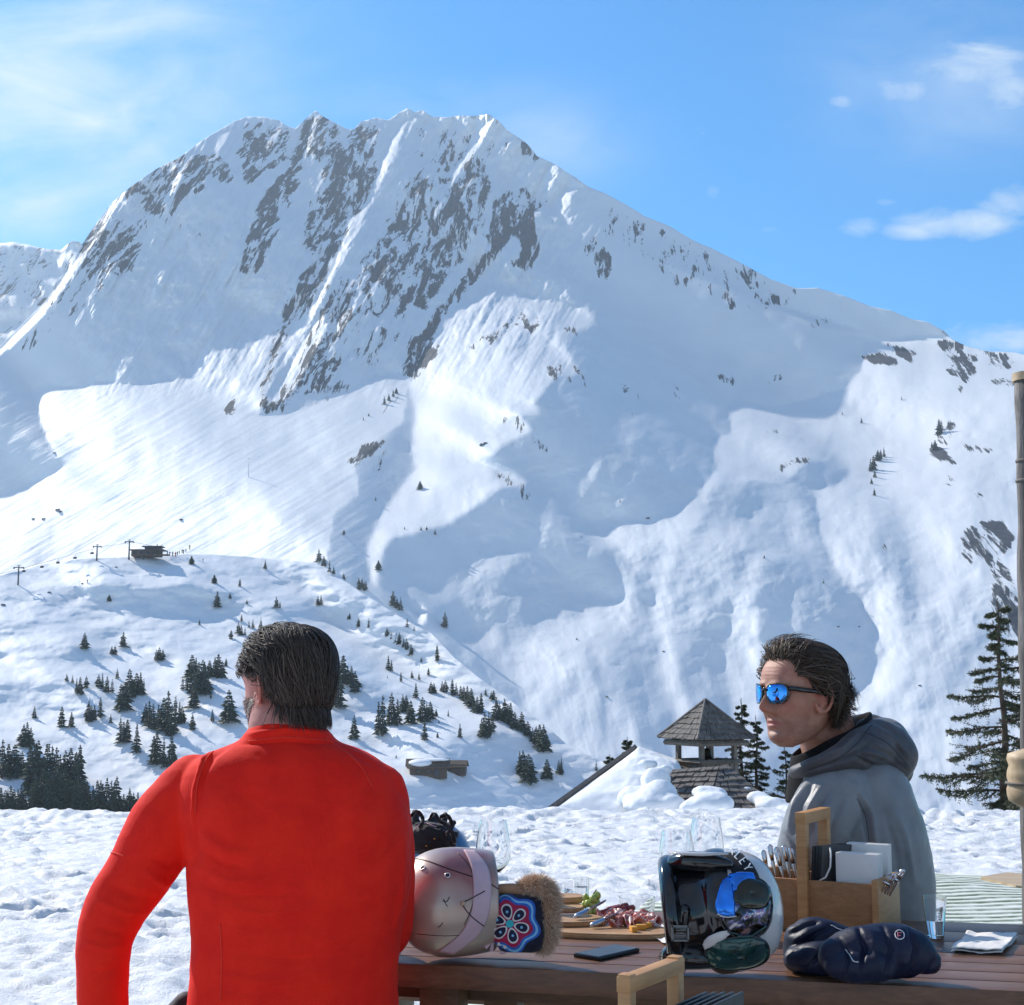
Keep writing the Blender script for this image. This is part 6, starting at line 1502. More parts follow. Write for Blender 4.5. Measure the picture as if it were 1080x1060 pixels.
# hair: brown, combed down, greying at the left temple
def rootsL(l, r):
    x, y, z = l
    if z < -.055: return False
    lim = .050 if z > .02 else .012+.0*y     # hairline at the temples
    front = .058+.01*(z > .09)
    if x > front: return False
    if z < .035 and x > .018: return False
    if z < .022 and abs(y) > .045 and x > -.030: return False
    if z < -.015 and abs(y) > .045+.3*(z+.05): return False
    return z > -.060-.01*r.random()
def dirL(l, r):
    x, y, z = l
    if z > .075: v = Vector((-.9-.0*x, .35*math.copysign(1, y)*(abs(y) > .01), -.25))
    elif x > -.03: v = Vector((-1, 0, -.55))
    else: v = Vector((-.2, -.12*math.copysign(1, y), -1.0))
    return v.normalized()
M_hairL = hair_mat('dark_brown_grey_hair', [(.0, (.012, .008, .006)), (.3, (.055, .036, .026)), (.6, (.13, .09, .068)), (.8, (.26, .20, .165)), (1, (.48, .42, .37))])
greyL = lambda l, r: (.05+.42*r.random()) + (.4 if (l[0] > -.01 and l[1] > .03 and l[2] < .06) else 0)*r.random() + (.25*r.random() if l[1] > .0 and r.random() < .3 else 0)
def keepL(p):
    x, y, z = p
    if z > .118: return True
    if x > .066: return False
    if z < .03 and x > .012: return False
    if z < .022 and abs(y) > .045 and x > -.036: return False
    if z < -.02 and abs(y) > .04+.3*(z+.05): return False
    return z > -.06
scalp_cap(man, HM, keepL, .005, M_hairL)
bpy.context.view_layer.update()
make_hair(man, body1, HM, rootsL, dirL, 6500, lambda l, r: (.055+.04*r.random())*(.3 if (abs(l[1]) > .035 and l[2] < .055 and l[0] > -.045) else (.75 if l[0] > .02 else (1.15 if l[2] < .02 else 1))), .0008, M_hairL, 3, .015, 9, .2, greyL, zstop=-.092)
# neck fringe reaching over the collar, and a short grey beard
M_beard = hair_mat('grey_beard', [(.0, (.16, .13, .11)), (.5, (.36, .32, .29)), (1, (.62, .58, .54))])
make_hair(man, body1, HM, lambda l, r: -.11 < l[2] < -.02 and l[0] > .012 and not (l[2] > -.055 and l[0] > .075) and abs(l[1]) > .02, lambda l, r: Vector((.3, 0, -1)), 1500, lambda l, r: .007+.008*r.random(), .0005, M_beard, 7, .005, 4, .7, lambda l, r: r.random())

# ================= the man in grey, in profile
YR = 4.07
man2 = empty('person', P(905, 1150, YR+.1), 'man in blue mirrored sunglasses and grey hooded jacket seated beyond the table', 'person')
HM2 = head_matrix(842, 735.5, YR-.09, math.radians(180+30), math.radians(-3), 1.125, math.radians(0))
sk2 = MB(); closed_grid(sk2, xf_pts(head_grid(170, 160), HM2)); ear_shape(sk2, HM2, 1, 1.12); ear_shape(sk2, HM2, -1, 1.1)
pix_loft(sk2, [(735, 838, 892, .055, YR-.04), (765, 838, 900, .062, YR-.03), (790, 846, 912, .070, YR-.01), (815, 850, 935, .09, YR), (860, 850, 950, .11, YR), (950, 862, 962, .11, YR+.02), (1050, 862, 960, .12, YR+.05), (1120, 862, 960, .13, YR+.06)], YR, .1)
ar1 = [PL(880, 835, YR-.13, 22), PL(862, 880, YR-.15, 20), PL(852, 915, YR-.14, 17), PL(858, 938, YR-.18, 14), PL(868, 944, YR-.20, 12)]
ar2 = [PL(880, 845, YR+.15, 20), PL(850, 890, YR+.17, 18), PL(840, 925, YR+.1, 16), PL(868, 935, YR-.02, 13)]
limb(sk2, ar1); limb(sk2, ar2)
hand(sk2, Vector(ar1[-1][:3]), (.3, .5, -.10), (0, 0, 1), 1, .85, .6); hand(sk2, Vector(ar2[-1][:3]), (.95, -.2, -.1), (0, 0, 1), -1, .95, .4)
h2 = P(905, 1110, YR+.1)
kA = Vector((h2.x-.36, h2.y-.22, .53)); kB = Vector((h2.x-.40, h2.y+.02, .53)); aA = Vector((kA.x+.02, kA.y, .12)); aB = Vector((kB.x+.02, kB.y, .12))
leg(sk2, h2+Vector((0, -.09, 0)), kA, aA, aA+Vector((-.2, -.03, -.06))); leg(sk2, h2+Vector((0, .09, 0)), kB, aB, aB+Vector((-.2, -.03, -.06)))
body2 = sk2.build('body', M_skin, man2); remesh(body2, .0026, 1, .4); face_tone(body2, HM2)
jk2 = MB()
pix_loft(jk2, [(797, 846, 925, .11, YR-.01), (808, 836, 945, .15, YR), (825, 834, 955, .17, YR), (850, 836, 964, .18, YR), (880, 843, 973, .185, YR), (915, 849, 979, .185, YR+.01), (950, 851, 981, .18, YR+.02), (1000, 852, 978, .18, YR+.04), (1080, 850, 975, .18, YR+.06), (1125, 856, 968, .165, YR+.08)], YR, .1, 50, 2.4)
limb(jk2, [PL(885, 836, YR-.12, 36), PL(866, 862, YR-.15, 35), PL(852, 890, YR-.16, 31), PL(846, 912, YR-.15, 26), PL(852, 932, YR-.17, 21), PL(862, 942, YR-.20, 18)], 40, 28)
limb(jk2, [PL(880, 842, YR+.13, 32), PL(856, 880, YR+.16, 28), PL(846, 915, YR+.10, 24), PL(862, 930, YR, 18)], 36, 24)
jacket2 = jk2.build('jacket', M_greyj, man2); remesh(jacket2, .005, 7, .6)
folds(jacket2.data, [
 (.007, 3.2, [(852, 822), (838, 845), (831, 875)]), (-.006, 2.6, [(858, 824), (845, 848), (837, 880)]), (.007, 3.0, [(866, 830), (852, 856), (842, 890)]), (-.006, 2.6, [(872, 834), (860, 860), (850, 892)]),
 (.006, 3.2, [(880, 838), (868, 866), (858, 900)]), (-.006, 3, [(890, 840), (880, 870), (868, 905)]), (.005, 3, [(832, 890), (842, 905), (858, 912)]), (-.005, 2.6, [(828, 880), (840, 896), (860, 902)]),
 (-.007, 3, [(905, 838), (913, 860), (917, 890), (915, 930)]), (.005, 3, [(912, 838), (921, 862), (925, 900)]), (.004, 4, [(940, 850), (955, 880), (965, 930)]), (-.004, 4, [(930, 850), (944, 890), (950, 940)]),
 (.004, 4, [(890, 880), (905, 900), (930, 905)]), (-.004, 4, [(880, 895), (900, 912), (935, 918)])], noise_amp=.003, ns=13)
M_dseam = fabric('dark_seam_thread', (.02, .021, .024), (.03, .032, .035), .8, 0)
bpy.context.view_layer.update()
seam([[(904, 842), (913, 862), (917, 900), (915, 955)]], M_dseam, man2, 'seam', jacket2, .0006)
# hood lying on the shoulders: soft collar roll that rises behind the neck
hd = MB()
hp_ = [PL(838, 814, YR-.10, 7), PL(853, 810, YR-.15, 9), PL(872, 804, YR-.17, 11), PL(893, 797, YR-.16, 17), PL(916, 788, YR-.10, 24), PL(932, 785, YR+.0, 27), PL(926, 780, YR+.10, 22), PL(900, 786, YR+.15, 16), PL(862, 798, YR+.13, 11), PL(840, 810, YR+.04, 8)]
limb(hd, hp_, 50, 24)
limb(hd, [PL(912, 768, YR-.07, 10), PL(926, 776, YR-.07, 20), PL(938, 792, YR-.04, 27), PL(944, 805, YR-.01, 24), PL(948, 814, YR+.01, 15)], 26, 24)
limb(hd, [PL(900, 764, YR+.04, 10), PL(918, 770, YR+.05, 18), PL(936, 790, YR+.05, 26), PL(942, 804, YR+.05, 20)], 26, 24)
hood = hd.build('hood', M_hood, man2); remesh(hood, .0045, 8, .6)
folds(hood.data, [(.005, 2.2, [(838, 812), (862, 802), (888, 790), (905, 774), (922, 760)]), (-.005, 2.4, [(850, 814), (875, 806), (900, 796), (918, 782)]), (.004, 3, [(920, 764), (944, 780), (960, 800)]), (-.005, 3, [(905, 800), (928, 812), (950, 826)]),
                  (.004, 3, [(900, 790), (925, 796), (955, 806)]), (-.0035, 2.5, [(915, 785), (935, 795), (960, 815)])], noise_amp=.003, ns=14)
bpy.context.view_layer.update()
seam([[(852, 812), (880, 802), (902, 786), (920, 764)], [(902, 796), (926, 808), (950, 828)], [(912, 772), (936, 784), (958, 808)]], M_dseam, man2, 'seam', hood, .0007)
# stand-up black collar round the throat
cl_ = MB(); k = 26; rows = []
for i in range(9):
    t = i/8; row = []
    for j in range(k+1):
        a = 2*PI*j/k; fr = math.cos(a)       # +1 front (towards -x)
        top = P(872, 790, YR-.03); c = Vector((top.x, top.y, 0)); R1 = .088+.012*t
        zt = P(0, 772 if fr > 0 else 772, YR).z; zfront = P(0, 797, YR).z; zback = P(0, 750, YR).z
        zc = (zfront+zback)/2-.5*fr*(zback-zfront); z = zc-.13*t
        row.append((c.x-R1*1.12*fr+.022*(1-t)*(1 if fr < 0 else .3), c.y+R1*1.0*math.sin(a), z))
    rows.append(row)
cl_.grid(rows); col = cl_.build('collar', M_collar, man2); md = col.modifiers.new('s', 'SOLIDIFY'); md.thickness = .009; md.offset = 1; md2 = col.modifiers.new('b', 'SUBSURF'); md2.levels = 1; md2.render_levels = 1; bake(col)
tr = MB()
for h_, k_, a_ in ((h2+Vector((0, -.09, 0)), kA, aA), (h2+Vector((0, .09, 0)), kB, aB)):
    limb(tr, [(*h_, .11), (*((h_+k_)/2), .10), (*k_, .08), (*((k_+a_)/2), .075), (*(a_+Vector((0, 0, .04))), .07)], 34, 24)
trs = tr.build('trousers', M_blackf, man2); remesh(trs, .009, 6)
for a in (aA, aB):
    b = MB(); b.tube([a+Vector((0, 0, .12)), a, a+Vector((-.02, 0, -.09))], [.07, .066, .06], 18).tube([a+Vector((.05, 0, -.085)), a+Vector((-.1, 0, -.085)), a+Vector((-.22, 0, -.095))], [(.045, .055), (.042, .055), (.028, .04)], 18, up=(0, 0, 1))
    o = b.build('boot', M_black, man2); remesh(o, .008, 3)
# hair swept back
def rootsR(l, r):
    x, y, z = l
    if z < -.06: return False
    if x > .066 and z < .083: return False
    if x > .072: return False
    if z < .050 and x > .030+.2*max(0, z-.02): return False
    if z < .024 and x > -.028 and abs(y) > .045: return False
    if z < -.01 and x > -.035: return False
    return z > -.038
def dirR(l, r):
    x, y, z = l
    if z > .07: v = Vector((-1, .12*math.copysign(1, y), .12 if x > .03 else -.25))
    elif x > -.04 and z > .03: v = Vector((-1, 0, -.1))
    elif x > -.04: v = Vector((-1, 0, -.4))
    else: v = Vector((-.35, 0, -1))
    return v.normalized()
M_hairR = hair_mat('wind_swept_brown_hair', [(.0, (.012, .008, .006)), (.3, (.065, .042, .028)), (.6, (.16, .11, .075)), (.8, (.27, .20, .15)), (1, (.45, .38, .32))])
def keepR(p):
    x, y, z = p
    if z > .118: return True
    if x > .060: return False
    if z < .046 and x > .024: return False
    if z < .020 and abs(y) > .045 and x > -.032: return False
    if z < -.02 and x > -.035: return False
    return z > -.036
scalp_cap(man2, HM2, keepR, .004, M_hairR)
bpy.context.view_layer.update()
greyR = lambda l, r: .05+.55*r.random()+(.3*r.random() if abs(l[2]-.03) < .03 and r.random() < .35 else 0)
make_hair(man2, body2, HM2, rootsR, dirR, 6000, lambda l, r: (.06+.045*r.random())*(1 if l[2] > .03 else .45), .0008, M_hairR, 13, .017, 9, .26, greyR)
make_hair(man2, body2, HM2, lambda l, r: -.03 < l[2] < .05 and l[0] < -.055, lambda l, r: Vector((-.85, .0, -.3+.6*math.sin(l[1]*90))), 900, lambda l, r: .028+.02*r.random(), .0008, M_hairR, 17, .026, 7, .5, greyR)
make_hair(man2, body2, HM2, lambda l, r: l[0] > .04 and l[2] > .082, lambda l, r: Vector((-1, -.3, .35)), 500, lambda l, r: .05+.03*r.random(), .0008, M_hairR, 19, .026, 8, .35, greyR)
# eyebrows
make_hair(man2, body2, HM2, lambda l, r: l[0] > .08 and .024 < l[2] < .032 and .012 < abs(l[1]) < .05, lambda l, r: Vector((-.3, math.copysign(1, l[1]), .1)), 160, lambda l, r: .008, .0006, M_hairR, 23, .0015, 4, .2, lambda l, r: .2)
# sunglasses
M_frame = simple('glossy_black_frame', (.008, .008, .01), .12, var=0, spec=.7)
mL, tL, bL = mat('blue_mirror_lens'); bL.inputs['Metallic'].default_value = 1; bL.inputs['Roughness'].default_value = .05; bL.inputs['Base Color'].default_value = (.07, .33, .85, 1); M_lens = mL
sg = empty('sunglasses', HM2.translation.copy()); parent_keep(sg, man2)
bpy.context.view_layer.update()
def lens_outline(side, s=1.0, n=36):
    o = []
    for k in range(n):
        a = 2*PI*k/n; c, s_ = math.cos(a), math.sin(a); r = (abs(c)**3.6+abs(s_)**3.6)**(-1/3.6)
        yy = .0265*r*c*s; zz = .0245*r*s_*s
        if zz < 0: yy *= 1-.16*(-zz/.02)
        o.append((side*(.0335+yy), .004+zz+.002*(yy/.0265)))
    return o
def wrap(y, z): return Vector((.1085-7.0*y*y+.06*z-.002, y, z))
for side in (1, -1):
    oo = lens_outline(side, 1.0); ii = lens_outline(side, .86); mb = MB(); n = len(oo)
    ring = []
    for (yo, zo), (yi, zi) in zip(oo, ii):
        a = wrap(yo, zo); b = wrap(yi, zi); ring.append([HM2 @ (a+Vector((.0022, 0, 0))), HM2 @ (b+Vector((.0022, 0, 0))), HM2 @ (b-Vector((.0022, 0, 0))), HM2 @ (a-Vector((.0026, 0, 0)))])
    vs = [p for r_ in ring for p in r_]; fs = []
    for i in range(n):
        for j in range(4): fs.append((i*4+j, ((i+1) % n)*4+j, ((i+1) % n)*4+(j+1) % 4, i*4+(j+1) % 4))
    mb.add(vs, fs)
    # temple
    h = wrap(side*.0600, .018); ends = [h, h+Vector((-.006, side*.006, .0)), Vector((.060, side*.0775, .016)), Vector((.02, side*.0830, .014)), Vector((-.012, side*.0830, .010)), Vector((-.028, side*.0800, -.006))]
    mb.tube([HM2 @ p for p in ends], [(.0058*1.15, .0022*1.15)]*3+[(.0048*1.15, .002*1.15)]*2+[(.003, .002)], 10, up=(0, 0, 1))
    fo = mb.build('rim', M_frame, sg, auto=40)
    lm = MB(); c = wrap(side*.0335, .004); rows = []
    ii2 = lens_outline(side, .88)
    for f in (0.02, .35, .7, 1.0):
        rows.append([HM2 @ (wrap(side*.0335+(y-side*.0335)*f, .004+(z-.004)*f)+Vector((.0012+.0012*(1-f*f), 0, 0))) for y, z in ii2+[ii2[0]]])
    lm.grid(rows); o = lm.build('lens', M_lens, sg); md = o.modifiers.new('s', 'SOLIDIFY'); md.thickness = .0015; bake(o)
MB().tube([HM2 @ wrap(-.010, .012), HM2 @ (wrap(0, .0155)+Vector((.001, 0, 0))), HM2 @ wrap(.010, .012)], .0034*1.1, 8).build('bridge', M_frame, sg)
# ---------------------------------------------------------------- helmets, goggles, gloves, fur hat
def cast(bv, x, y, lift=.0006):
    u, w = ray(x, y); d = Vector((u, 1, w)).normalized(); h = bv.ray_cast(Vector((0, 0, CAMZ)), d, 9)
    if h[0] is None: return None
    n = h[1] if h[1].dot(d) < 0 else -h[1]
    return h[0]+n*lift
def bvh(o): return BVHTree.FromObject(o, bpy.context.evaluated_depsgraph_get())
def stroke(host_bv, pl, rad, name, mat_, parent, n=20, lift=.0006, smooth_=True):
    a = spl(pl, n) if smooth_ else np.array(pl, float); pts = [q for q in (cast(host_bv, x, y, lift) for x, y in a) if q is not None]
    if len(pts) > 1: return MB().tube(pts, rad, 8).build(name, mat_, parent)
def strip(host_bv, A, B, name, mat_, parent, n=24, m=10, lift=.001, dome=0.0, thick=.0015, keepmb=False):
    A = spl(A, n); B = spl(B, n); rows = []
    for i in range(n):
        row = []
        for j in range(m+1):
            t = j/m; x, y = A[i]*(1-t)+B[i]*t; q = cast(host_bv, x, y, lift+dome*math.sin(PI*t)**.6*math.sin(PI*(i+.5)/n)**.5)
            if q is None: q = row[-1] if row else (rows[-1][j] if rows else None)
            row.append(q)
        if any(q is None for q in row): continue
        rows.append(row)
    o = MB().grid(rows).build(name, mat_, parent)
    if thick: md = o.modifiers.new('s', 'SOLIDIFY'); md.thickness = thick; bake(o)
    return o
# ---- pink-bronze helmet
m, t, b = mat('rose_bronze_shell'); co = t.coord('Object')
sx_ = t.node('ShaderNodeSeparateXYZ'); t.l.new(co, sx_.inputs[0])
nse = t.noise(6, 2, .5, co)
con(t, t.ramp(nse, [(.32, (.34, .13, .12)), (.46, (.50, .36, .29)), (.66, (.60, .50, .40))]), b.inputs['Base Color'])
b.inputs['Metallic'].default_value = .35; b.inputs['Roughness'].default_value = .33; b.inputs['Coat Weight'].default_value = .5; b.inputs['Coat Roughness'].default_value = .15
con(t, t.bump(t.noise(900, 2, .5, co), .08, .0004), b.inputs['Normal']); M_rose = m
M_lilac = fabric('lilac_goggle_strap', (.55, .38, .42), (.64, .46, .50), .6, .1)
M_line = simple('dark_seam_line', (.03, .015, .015), .5, var=0)
M_ring = simple('pale_metal_ring', (.75, .72, .68), .3, .6, var=0)
M_gloss = simple('gloss_black', (.008, .008, .009), .12, var=0, coat=.6)
def axis_rot(d):
    return Vector(d).normalized().to_track_quat('Z', 'Y').to_matrix()
Yh = 3.24
c = P(475, 951, Yh); hel = empty('ski_helmet', Vector((c.x, c.y, TZ)), 'rose bronze ski helmet with a lilac strap lying beside the man in red', 'helmet')
Rh = axis_rot((-1, -.12, -.02))
prof = [(.098, -.098), (.106, -.096), (.109, -.085), (.113, -.06), (.1165, -.03), (.1175, 0), (.115, .03), (.106, .06), (.088, .088), (.060, .106), (.030, .114), (.001, .116)]
pr = spl(prof, 40); sh_ = MB().lathe([(max(.0, r), z) for r, z in pr], c, 56, Rh).build('shell', M_rose, hel); md = sh_.modifiers.new('s', 'SOLIDIFY'); md.thickness = .004; md.offset = -1; bake(sh_)
MB().lathe([(.100, -.094), (.090, -.10), (.084, -.085), (.088, -.05), (.092, 0), (.07, .06), (.0, .085)], c, 40, Rh).build('liner', M_blackf, hel)
bv = bvh(sh_)
strip(bv, [(489, 897), (497, 915), (499, 940), (496, 965), (485, 985), (462, 1003)], [(500, 898), (514, 915), (518, 940), (514, 968), (502, 988), (478, 1006)], 'strap', M_lilac, hel, 30, 8, .003, .0, .002)
stroke(bv, [(431, 905), (450, 908), (475, 917), (499, 925)], .0012, 'seam_line', M_line, hel)
stroke(bv, [(514, 930), (520, 934), (526, 938)], .0012, 'seam_line', M_line, hel)
stroke(bv, [(482, 899), (494, 912), (500, 930), (498, 955), (490, 975)], .0009, 'seam_line', M_line, hel)
stroke(bv, [(440, 985), (470, 987), (500, 985)], .0007, 'seam_line', M_line, hel)
for (x, y) in ((446, 915.5), (472, 923.5)):
    q = cast(bv, x, y, .0005); n = (q-c).normalized(); R = n.to_track_quat('Z', 'Y').to_matrix()
    MB().lathe([(.0038, 0), (.0062, .0), (.0068, .0012), (.006, .0022), (.0042, .0018), (.0038, 0)], q, 20, R).build('vent_ring', M_ring, hel); MB().lathe([(0, .0005), (.0042, .0006), (.0042, -.002), (0, -.002)], q, 16, R).build('vent_hole', M_line, hel)
for pl in ([(511, 940), (500, 946), (488, 952)], [(488, 952), (490, 958), (498, 967), (510, 976)]): stroke(bv, pl, .0011, 'lace', M_line, hel, 12, .004)
stroke(bv, [(467, 950), (471, 951), (474, 946)], .0011, 'star_mark', M_line, hel, 8); stroke(bv, [(468, 948), (470, 953), (472, 956)], .0009, 'star_mark', M_line, hel, 8); stroke(bv, [(462, 978), (465, 976), (467, 973)], .0009, 'star_mark', M_line, hel, 8)
MB().ell(cast(bv, 488, 952.5, .004), (.005, .005, .005), nu=12, nv=8).build('lace_bead', M_plank, hel)
for pl in ([(512, 1000), (520, 992), (518, 1003)], [(528, 990), (533, 1003), (527, 1004)]):
    pts = [P(x, y, Yh-.06) for x, y in spl(pl, 8)]; MB().tube(pts, .004, 8).build('chin_strap', M_lilac, hel)
# ---- blue helmet behind with a tangle of black straps on it
mB, tB, bB = mat('blue_helmet_shell'); con(tB, tB.ramp(tB.noise(7, 3, .5, tB.coord('Object')), [(.4, (.03, .09, .24)), (.6, (.12, .30, .50))]), bB.inputs['Base Color']); bB.inputs['Roughness'].default_value = .3
cB = TP(457, 962)+Vector((0, .1, 0)); cB.z = TZ+.112
hb2 = empty('ski_helmet', Vector((cB.x, cB.y, TZ)), 'blue ski helmet behind the rose bronze one, under a black tangle of straps', 'helmet')
s2 = MB().ell(cB, (.102, .115, .118), nu=48, nv=30); o = s2.build('shell', mB, hb2)
zz = getv(o.data)
MB().tube([cB+Vector((.1*math.cos(a), .113*math.sin(a), -.06)) for a in [2*PI*k/40 for k in range(41)]], .008, 8).build('edge_trim', M_gloss, hb2)
gl = MB(); r = random.Random(11); Yg = cB.y-.06
limb(gl, [PL(430, 888, Yg, 14), PL(448, 884, Yg-.02, 18), PL(466, 886, Yg-.02, 14), PL(474, 892, Yg, 8)], 16, 14)
for (x0, y0, x1, y1, rp) in ((440, 880, 438, 858, 5), (448, 876, 457, 862, 4.5), (458, 876, 470, 860, 4), (466, 880, 478, 868, 4.5), (470, 886, 480, 880, 5), (432, 884, 430, 868, 6), (452, 880, 462, 868, 6)):
    limb(gl, [PL(x0, y0, Yg, rp+1.5), PL((x0+x1)/2+r.uniform(-3, 3), (y0+y1)/2, Yg-.015, rp), PL(x1, y1, Yg, rp*.75)], 10, 10)
o = gl.build('black_glove', M_blackf); remesh(o, .003, 2); folds(o.data, [], noise_amp=.004, ns=45); tag(o, 'crumpled black glove heaped on top of the blue helmet', 'glove')
st_ = empty('goggle_strap', P(455, 885, Yg-.05), 'tangled black goggle straps with a thin yellow cord on the blue helmet', 'straps')
for pl, rd, mt in (([(432, 862), (440, 856), (446, 864), (442, 874)], .003, M_blackf), ([(452, 866), (458, 857), (464, 866), (474, 872), (480, 890)], .003, M_blackf), ([(464, 862), (472, 860), (477, 872), (470, 880)], .003, M_blackf),
                   ([(433, 880), (445, 868), (460, 872)], .0014, M_lilac), ([(445, 896), (452, 890), (460, 883)], .0013, M_chee)):
    MB().tube([P(x, y, Yg-.055+.01*math.sin(i)) for i, (x, y) in enumerate(spl(pl, 14))], [(rd*1.8, rd*.5)]*14 if rd > .002 else rd, 8).build('strap' if rd > .002 else 'cord', mt, st_)
# ---- fur trimmed embroidered hat
Yf = 3.20; c = P(551, 968, Yf); hat = empty('fur_hat', Vector((c.x, c.y, TZ)), 'navy hat embroidered with a blue and red flower and trimmed in tan fur', 'hat')
M_navyf = fabric('navy_felt', (.012, .014, .03), (.02, .022, .045), .9, .2)
M_suede = simple('tan_suede', (.42, .22, .12), .8, var=.2, vscale=40)
hb_ = MB(); pix_loft(hb_, [(940, 532, 566, .035, Yf+.02), (946, 524, 572, .05, Yf), (968, 520, 575, .06, Yf), (990, 522, 574, .055, Yf), (1001, 528, 570, .045, Yf+.01)], Yf, .05, 16, 3.2)
hb_o = hb_.build('crown', M_navyf, hat); remesh(hb_o, .003, 3)
sp_b = MB(); limb(sp_b, [PL(524, 938, Yf-.01, 5), PL(540, 938, Yf-.01, 6), PL(556, 942, Yf-.01, 6), PL(567, 948, Yf, 5)], 20, 14); o = sp_b.build('suede_top', M_suede, hat); remesh(o, .0025, 2)
fr = MB(); limb(fr, [PL(553, 938, Yf, 8), PL(566, 936, Yf-.01, 11), PL(577, 946, Yf-.01, 11), PL(578, 965, Yf-.02, 9), PL(577, 985, Yf-.01, 9), PL(573, 997, Yf, 7)], 30, 16)
fur0 = fr.build('fur_base', M_suede, hat); remesh(fur0, .003, 2)
M_fur = hair_mat('tan_fur', [(.0, (.45, .27, .16)), (.5, (.72, .50, .34)), (1, (.92, .78, .62))])
def make_fur(host, mat_, count, L, rad, seed, parent, name='fur'):
    r = np.random.default_rng(seed); me = host.data; V = getv(me); N = getn(me); idx = r.integers(0, len(V), count); vs = []; fs = []; sh = []
    for i in idx:
        p = V[i]+r.normal(size=3)*.001; n = N[i]+r.normal(size=3)*.35+np.array((.25, 0, -.15)); n /= np.linalg.norm(n); l = L*(.5+r.random()); side = np.cross(n, r.normal(size=3)); side /= np.linalg.norm(side)+1e-9; tn_ = r.random(); b0 = len(vs)
        cv = r.normal(size=3)*.3+np.array((0, 0, -.3))
        for k in range(4):
            t = k/3; q = p+n*l*t+cv*l*t*t*.5; w = rad*(1-t*.9); vs += [tuple(q-side*w), tuple(q+side*w)]; sh += [tn_*.8+.2*t]*2
        for k in range(3): fs.append((b0+2*k, b0+2*k+1, b0+2*k+3, b0+2*k+2))
    me2 = bpy.data.meshes.new(name); me2.from_pydata(vs, [], fs); at = me2.attributes.new('shade', 'FLOAT', 'POINT'); at.data.foreach_set('value', np.array(sh, np.float32))
    return link(name, me2, mat_, parent, True)
make_fur(fur0, M_fur, 9000, .013, .0006, 5, hat)
bvf = bvh(hb_o)
def poly_patch(pl, mat_, name, parent, lift, bvx, n=1):
    # fan patch laid on the surface
    pl = [tuple(p) for p in pl]; cx = sum(p[0] for p in pl)/len(pl); cy = sum(p[1] for p in pl)/len(pl); rows = []
    for f in (0.02, .35, .7, 1.0):
        row = []
        for x, y in pl+[pl[0]]:
            q = cast(bvx, cx+(x-cx)*f, cy+(y-cy)*f, lift); row.append(q)
        rows.append(row)
    if any(q is None for r_ in rows for q in r_): 
        rows = [[q for q in r_] for r_ in rows]
        ok = [j for j in range(len(rows[0])) if all(r_[j] is not None for r_ in rows)]
        if len(ok) < 3: return None
        rows = [[r_[j] for j in ok] for r_ in rows]
    return MB().grid(rows).build(name, mat_, parent)
th_ = {k: fabric('thread_'+k, v, [x*1.25 for x in v], .7, .2) for k, v in dict(blue=(.03, .12, .45), sky=(.20, .45, .70), crimson=(.32, .015, .06), white=(.62, .60, .58), teal=(.03, .38, .42), navy=(.012, .014, .04)).items()}
fc = (538, 974)
def scal(R, k=6, amp=.10, rot=0.3): return [(fc[0]+R*(1+amp*math.cos(k*(a-rot)))*math.cos(a), fc[1]+R*(1+amp*math.cos(k*(a-rot)))*math.sin(a)) for a in [2*PI*i/72 for i in range(72)]]
poly_patch(scal(30), th_['blue'], 'embroidery', hat, .0012, bvf); poly_patch(scal(27.5), th_['sky'], 'embroidery', hat, .0018, bvf); poly_patch(scal(25), th_['blue'], 'embroidery', hat, .0024, bvf); poly_patch(scal(22.5), th_['crimson'], 'embroidery', hat, .0030, bvf)
for i in range(6):
    a = PI/3*i+.3; u_ = (math.cos(a), math.sin(a)); v_ = (-u_[1], u_[0])
    for sc_, mt, lf_ in ((1.0, 'white', .0036), (.78, 'navy', .0042)):
        pet = []
        for k in range(20):
            b_ = 2*PI*k/20; rr2 = 8.6*sc_; lx = 12.5+rr2*math.cos(b_)*.95; ly = rr2*.62*math.sin(b_)*(1+.25*math.cos(b_)); pet.append((fc[0]+u_[0]*lx+v_[0]*ly, fc[1]+u_[1]*lx+v_[1]*ly))
        poly_patch(pet, th_[mt], 'petal', hat, lf_, bvf)
    q = cast(bvf, fc[0]+u_[0]*12.5, fc[1]+u_[1]*12.5, .0048)
    if q: MB().ell(q, (.003, .002, .003), nu=8, nv=6).build('bead', th_['sky'], hat)
poly_patch([(fc[0]+4*math.cos(a), fc[1]+4*math.sin(a)) for a in [2*PI*i/16 for i in range(16)]], th_['teal'], 'embroidery', hat, .0048, bvf)
for (x, y) in ((524, 987), (527, 995), (533, 998), (523, 979)):
    q = cast(bvf, x, y, .002); 
    if q: MB().ell(q, (.004, .003, .004), nu=10, nv=6).build('bead', th_['white'], hat)
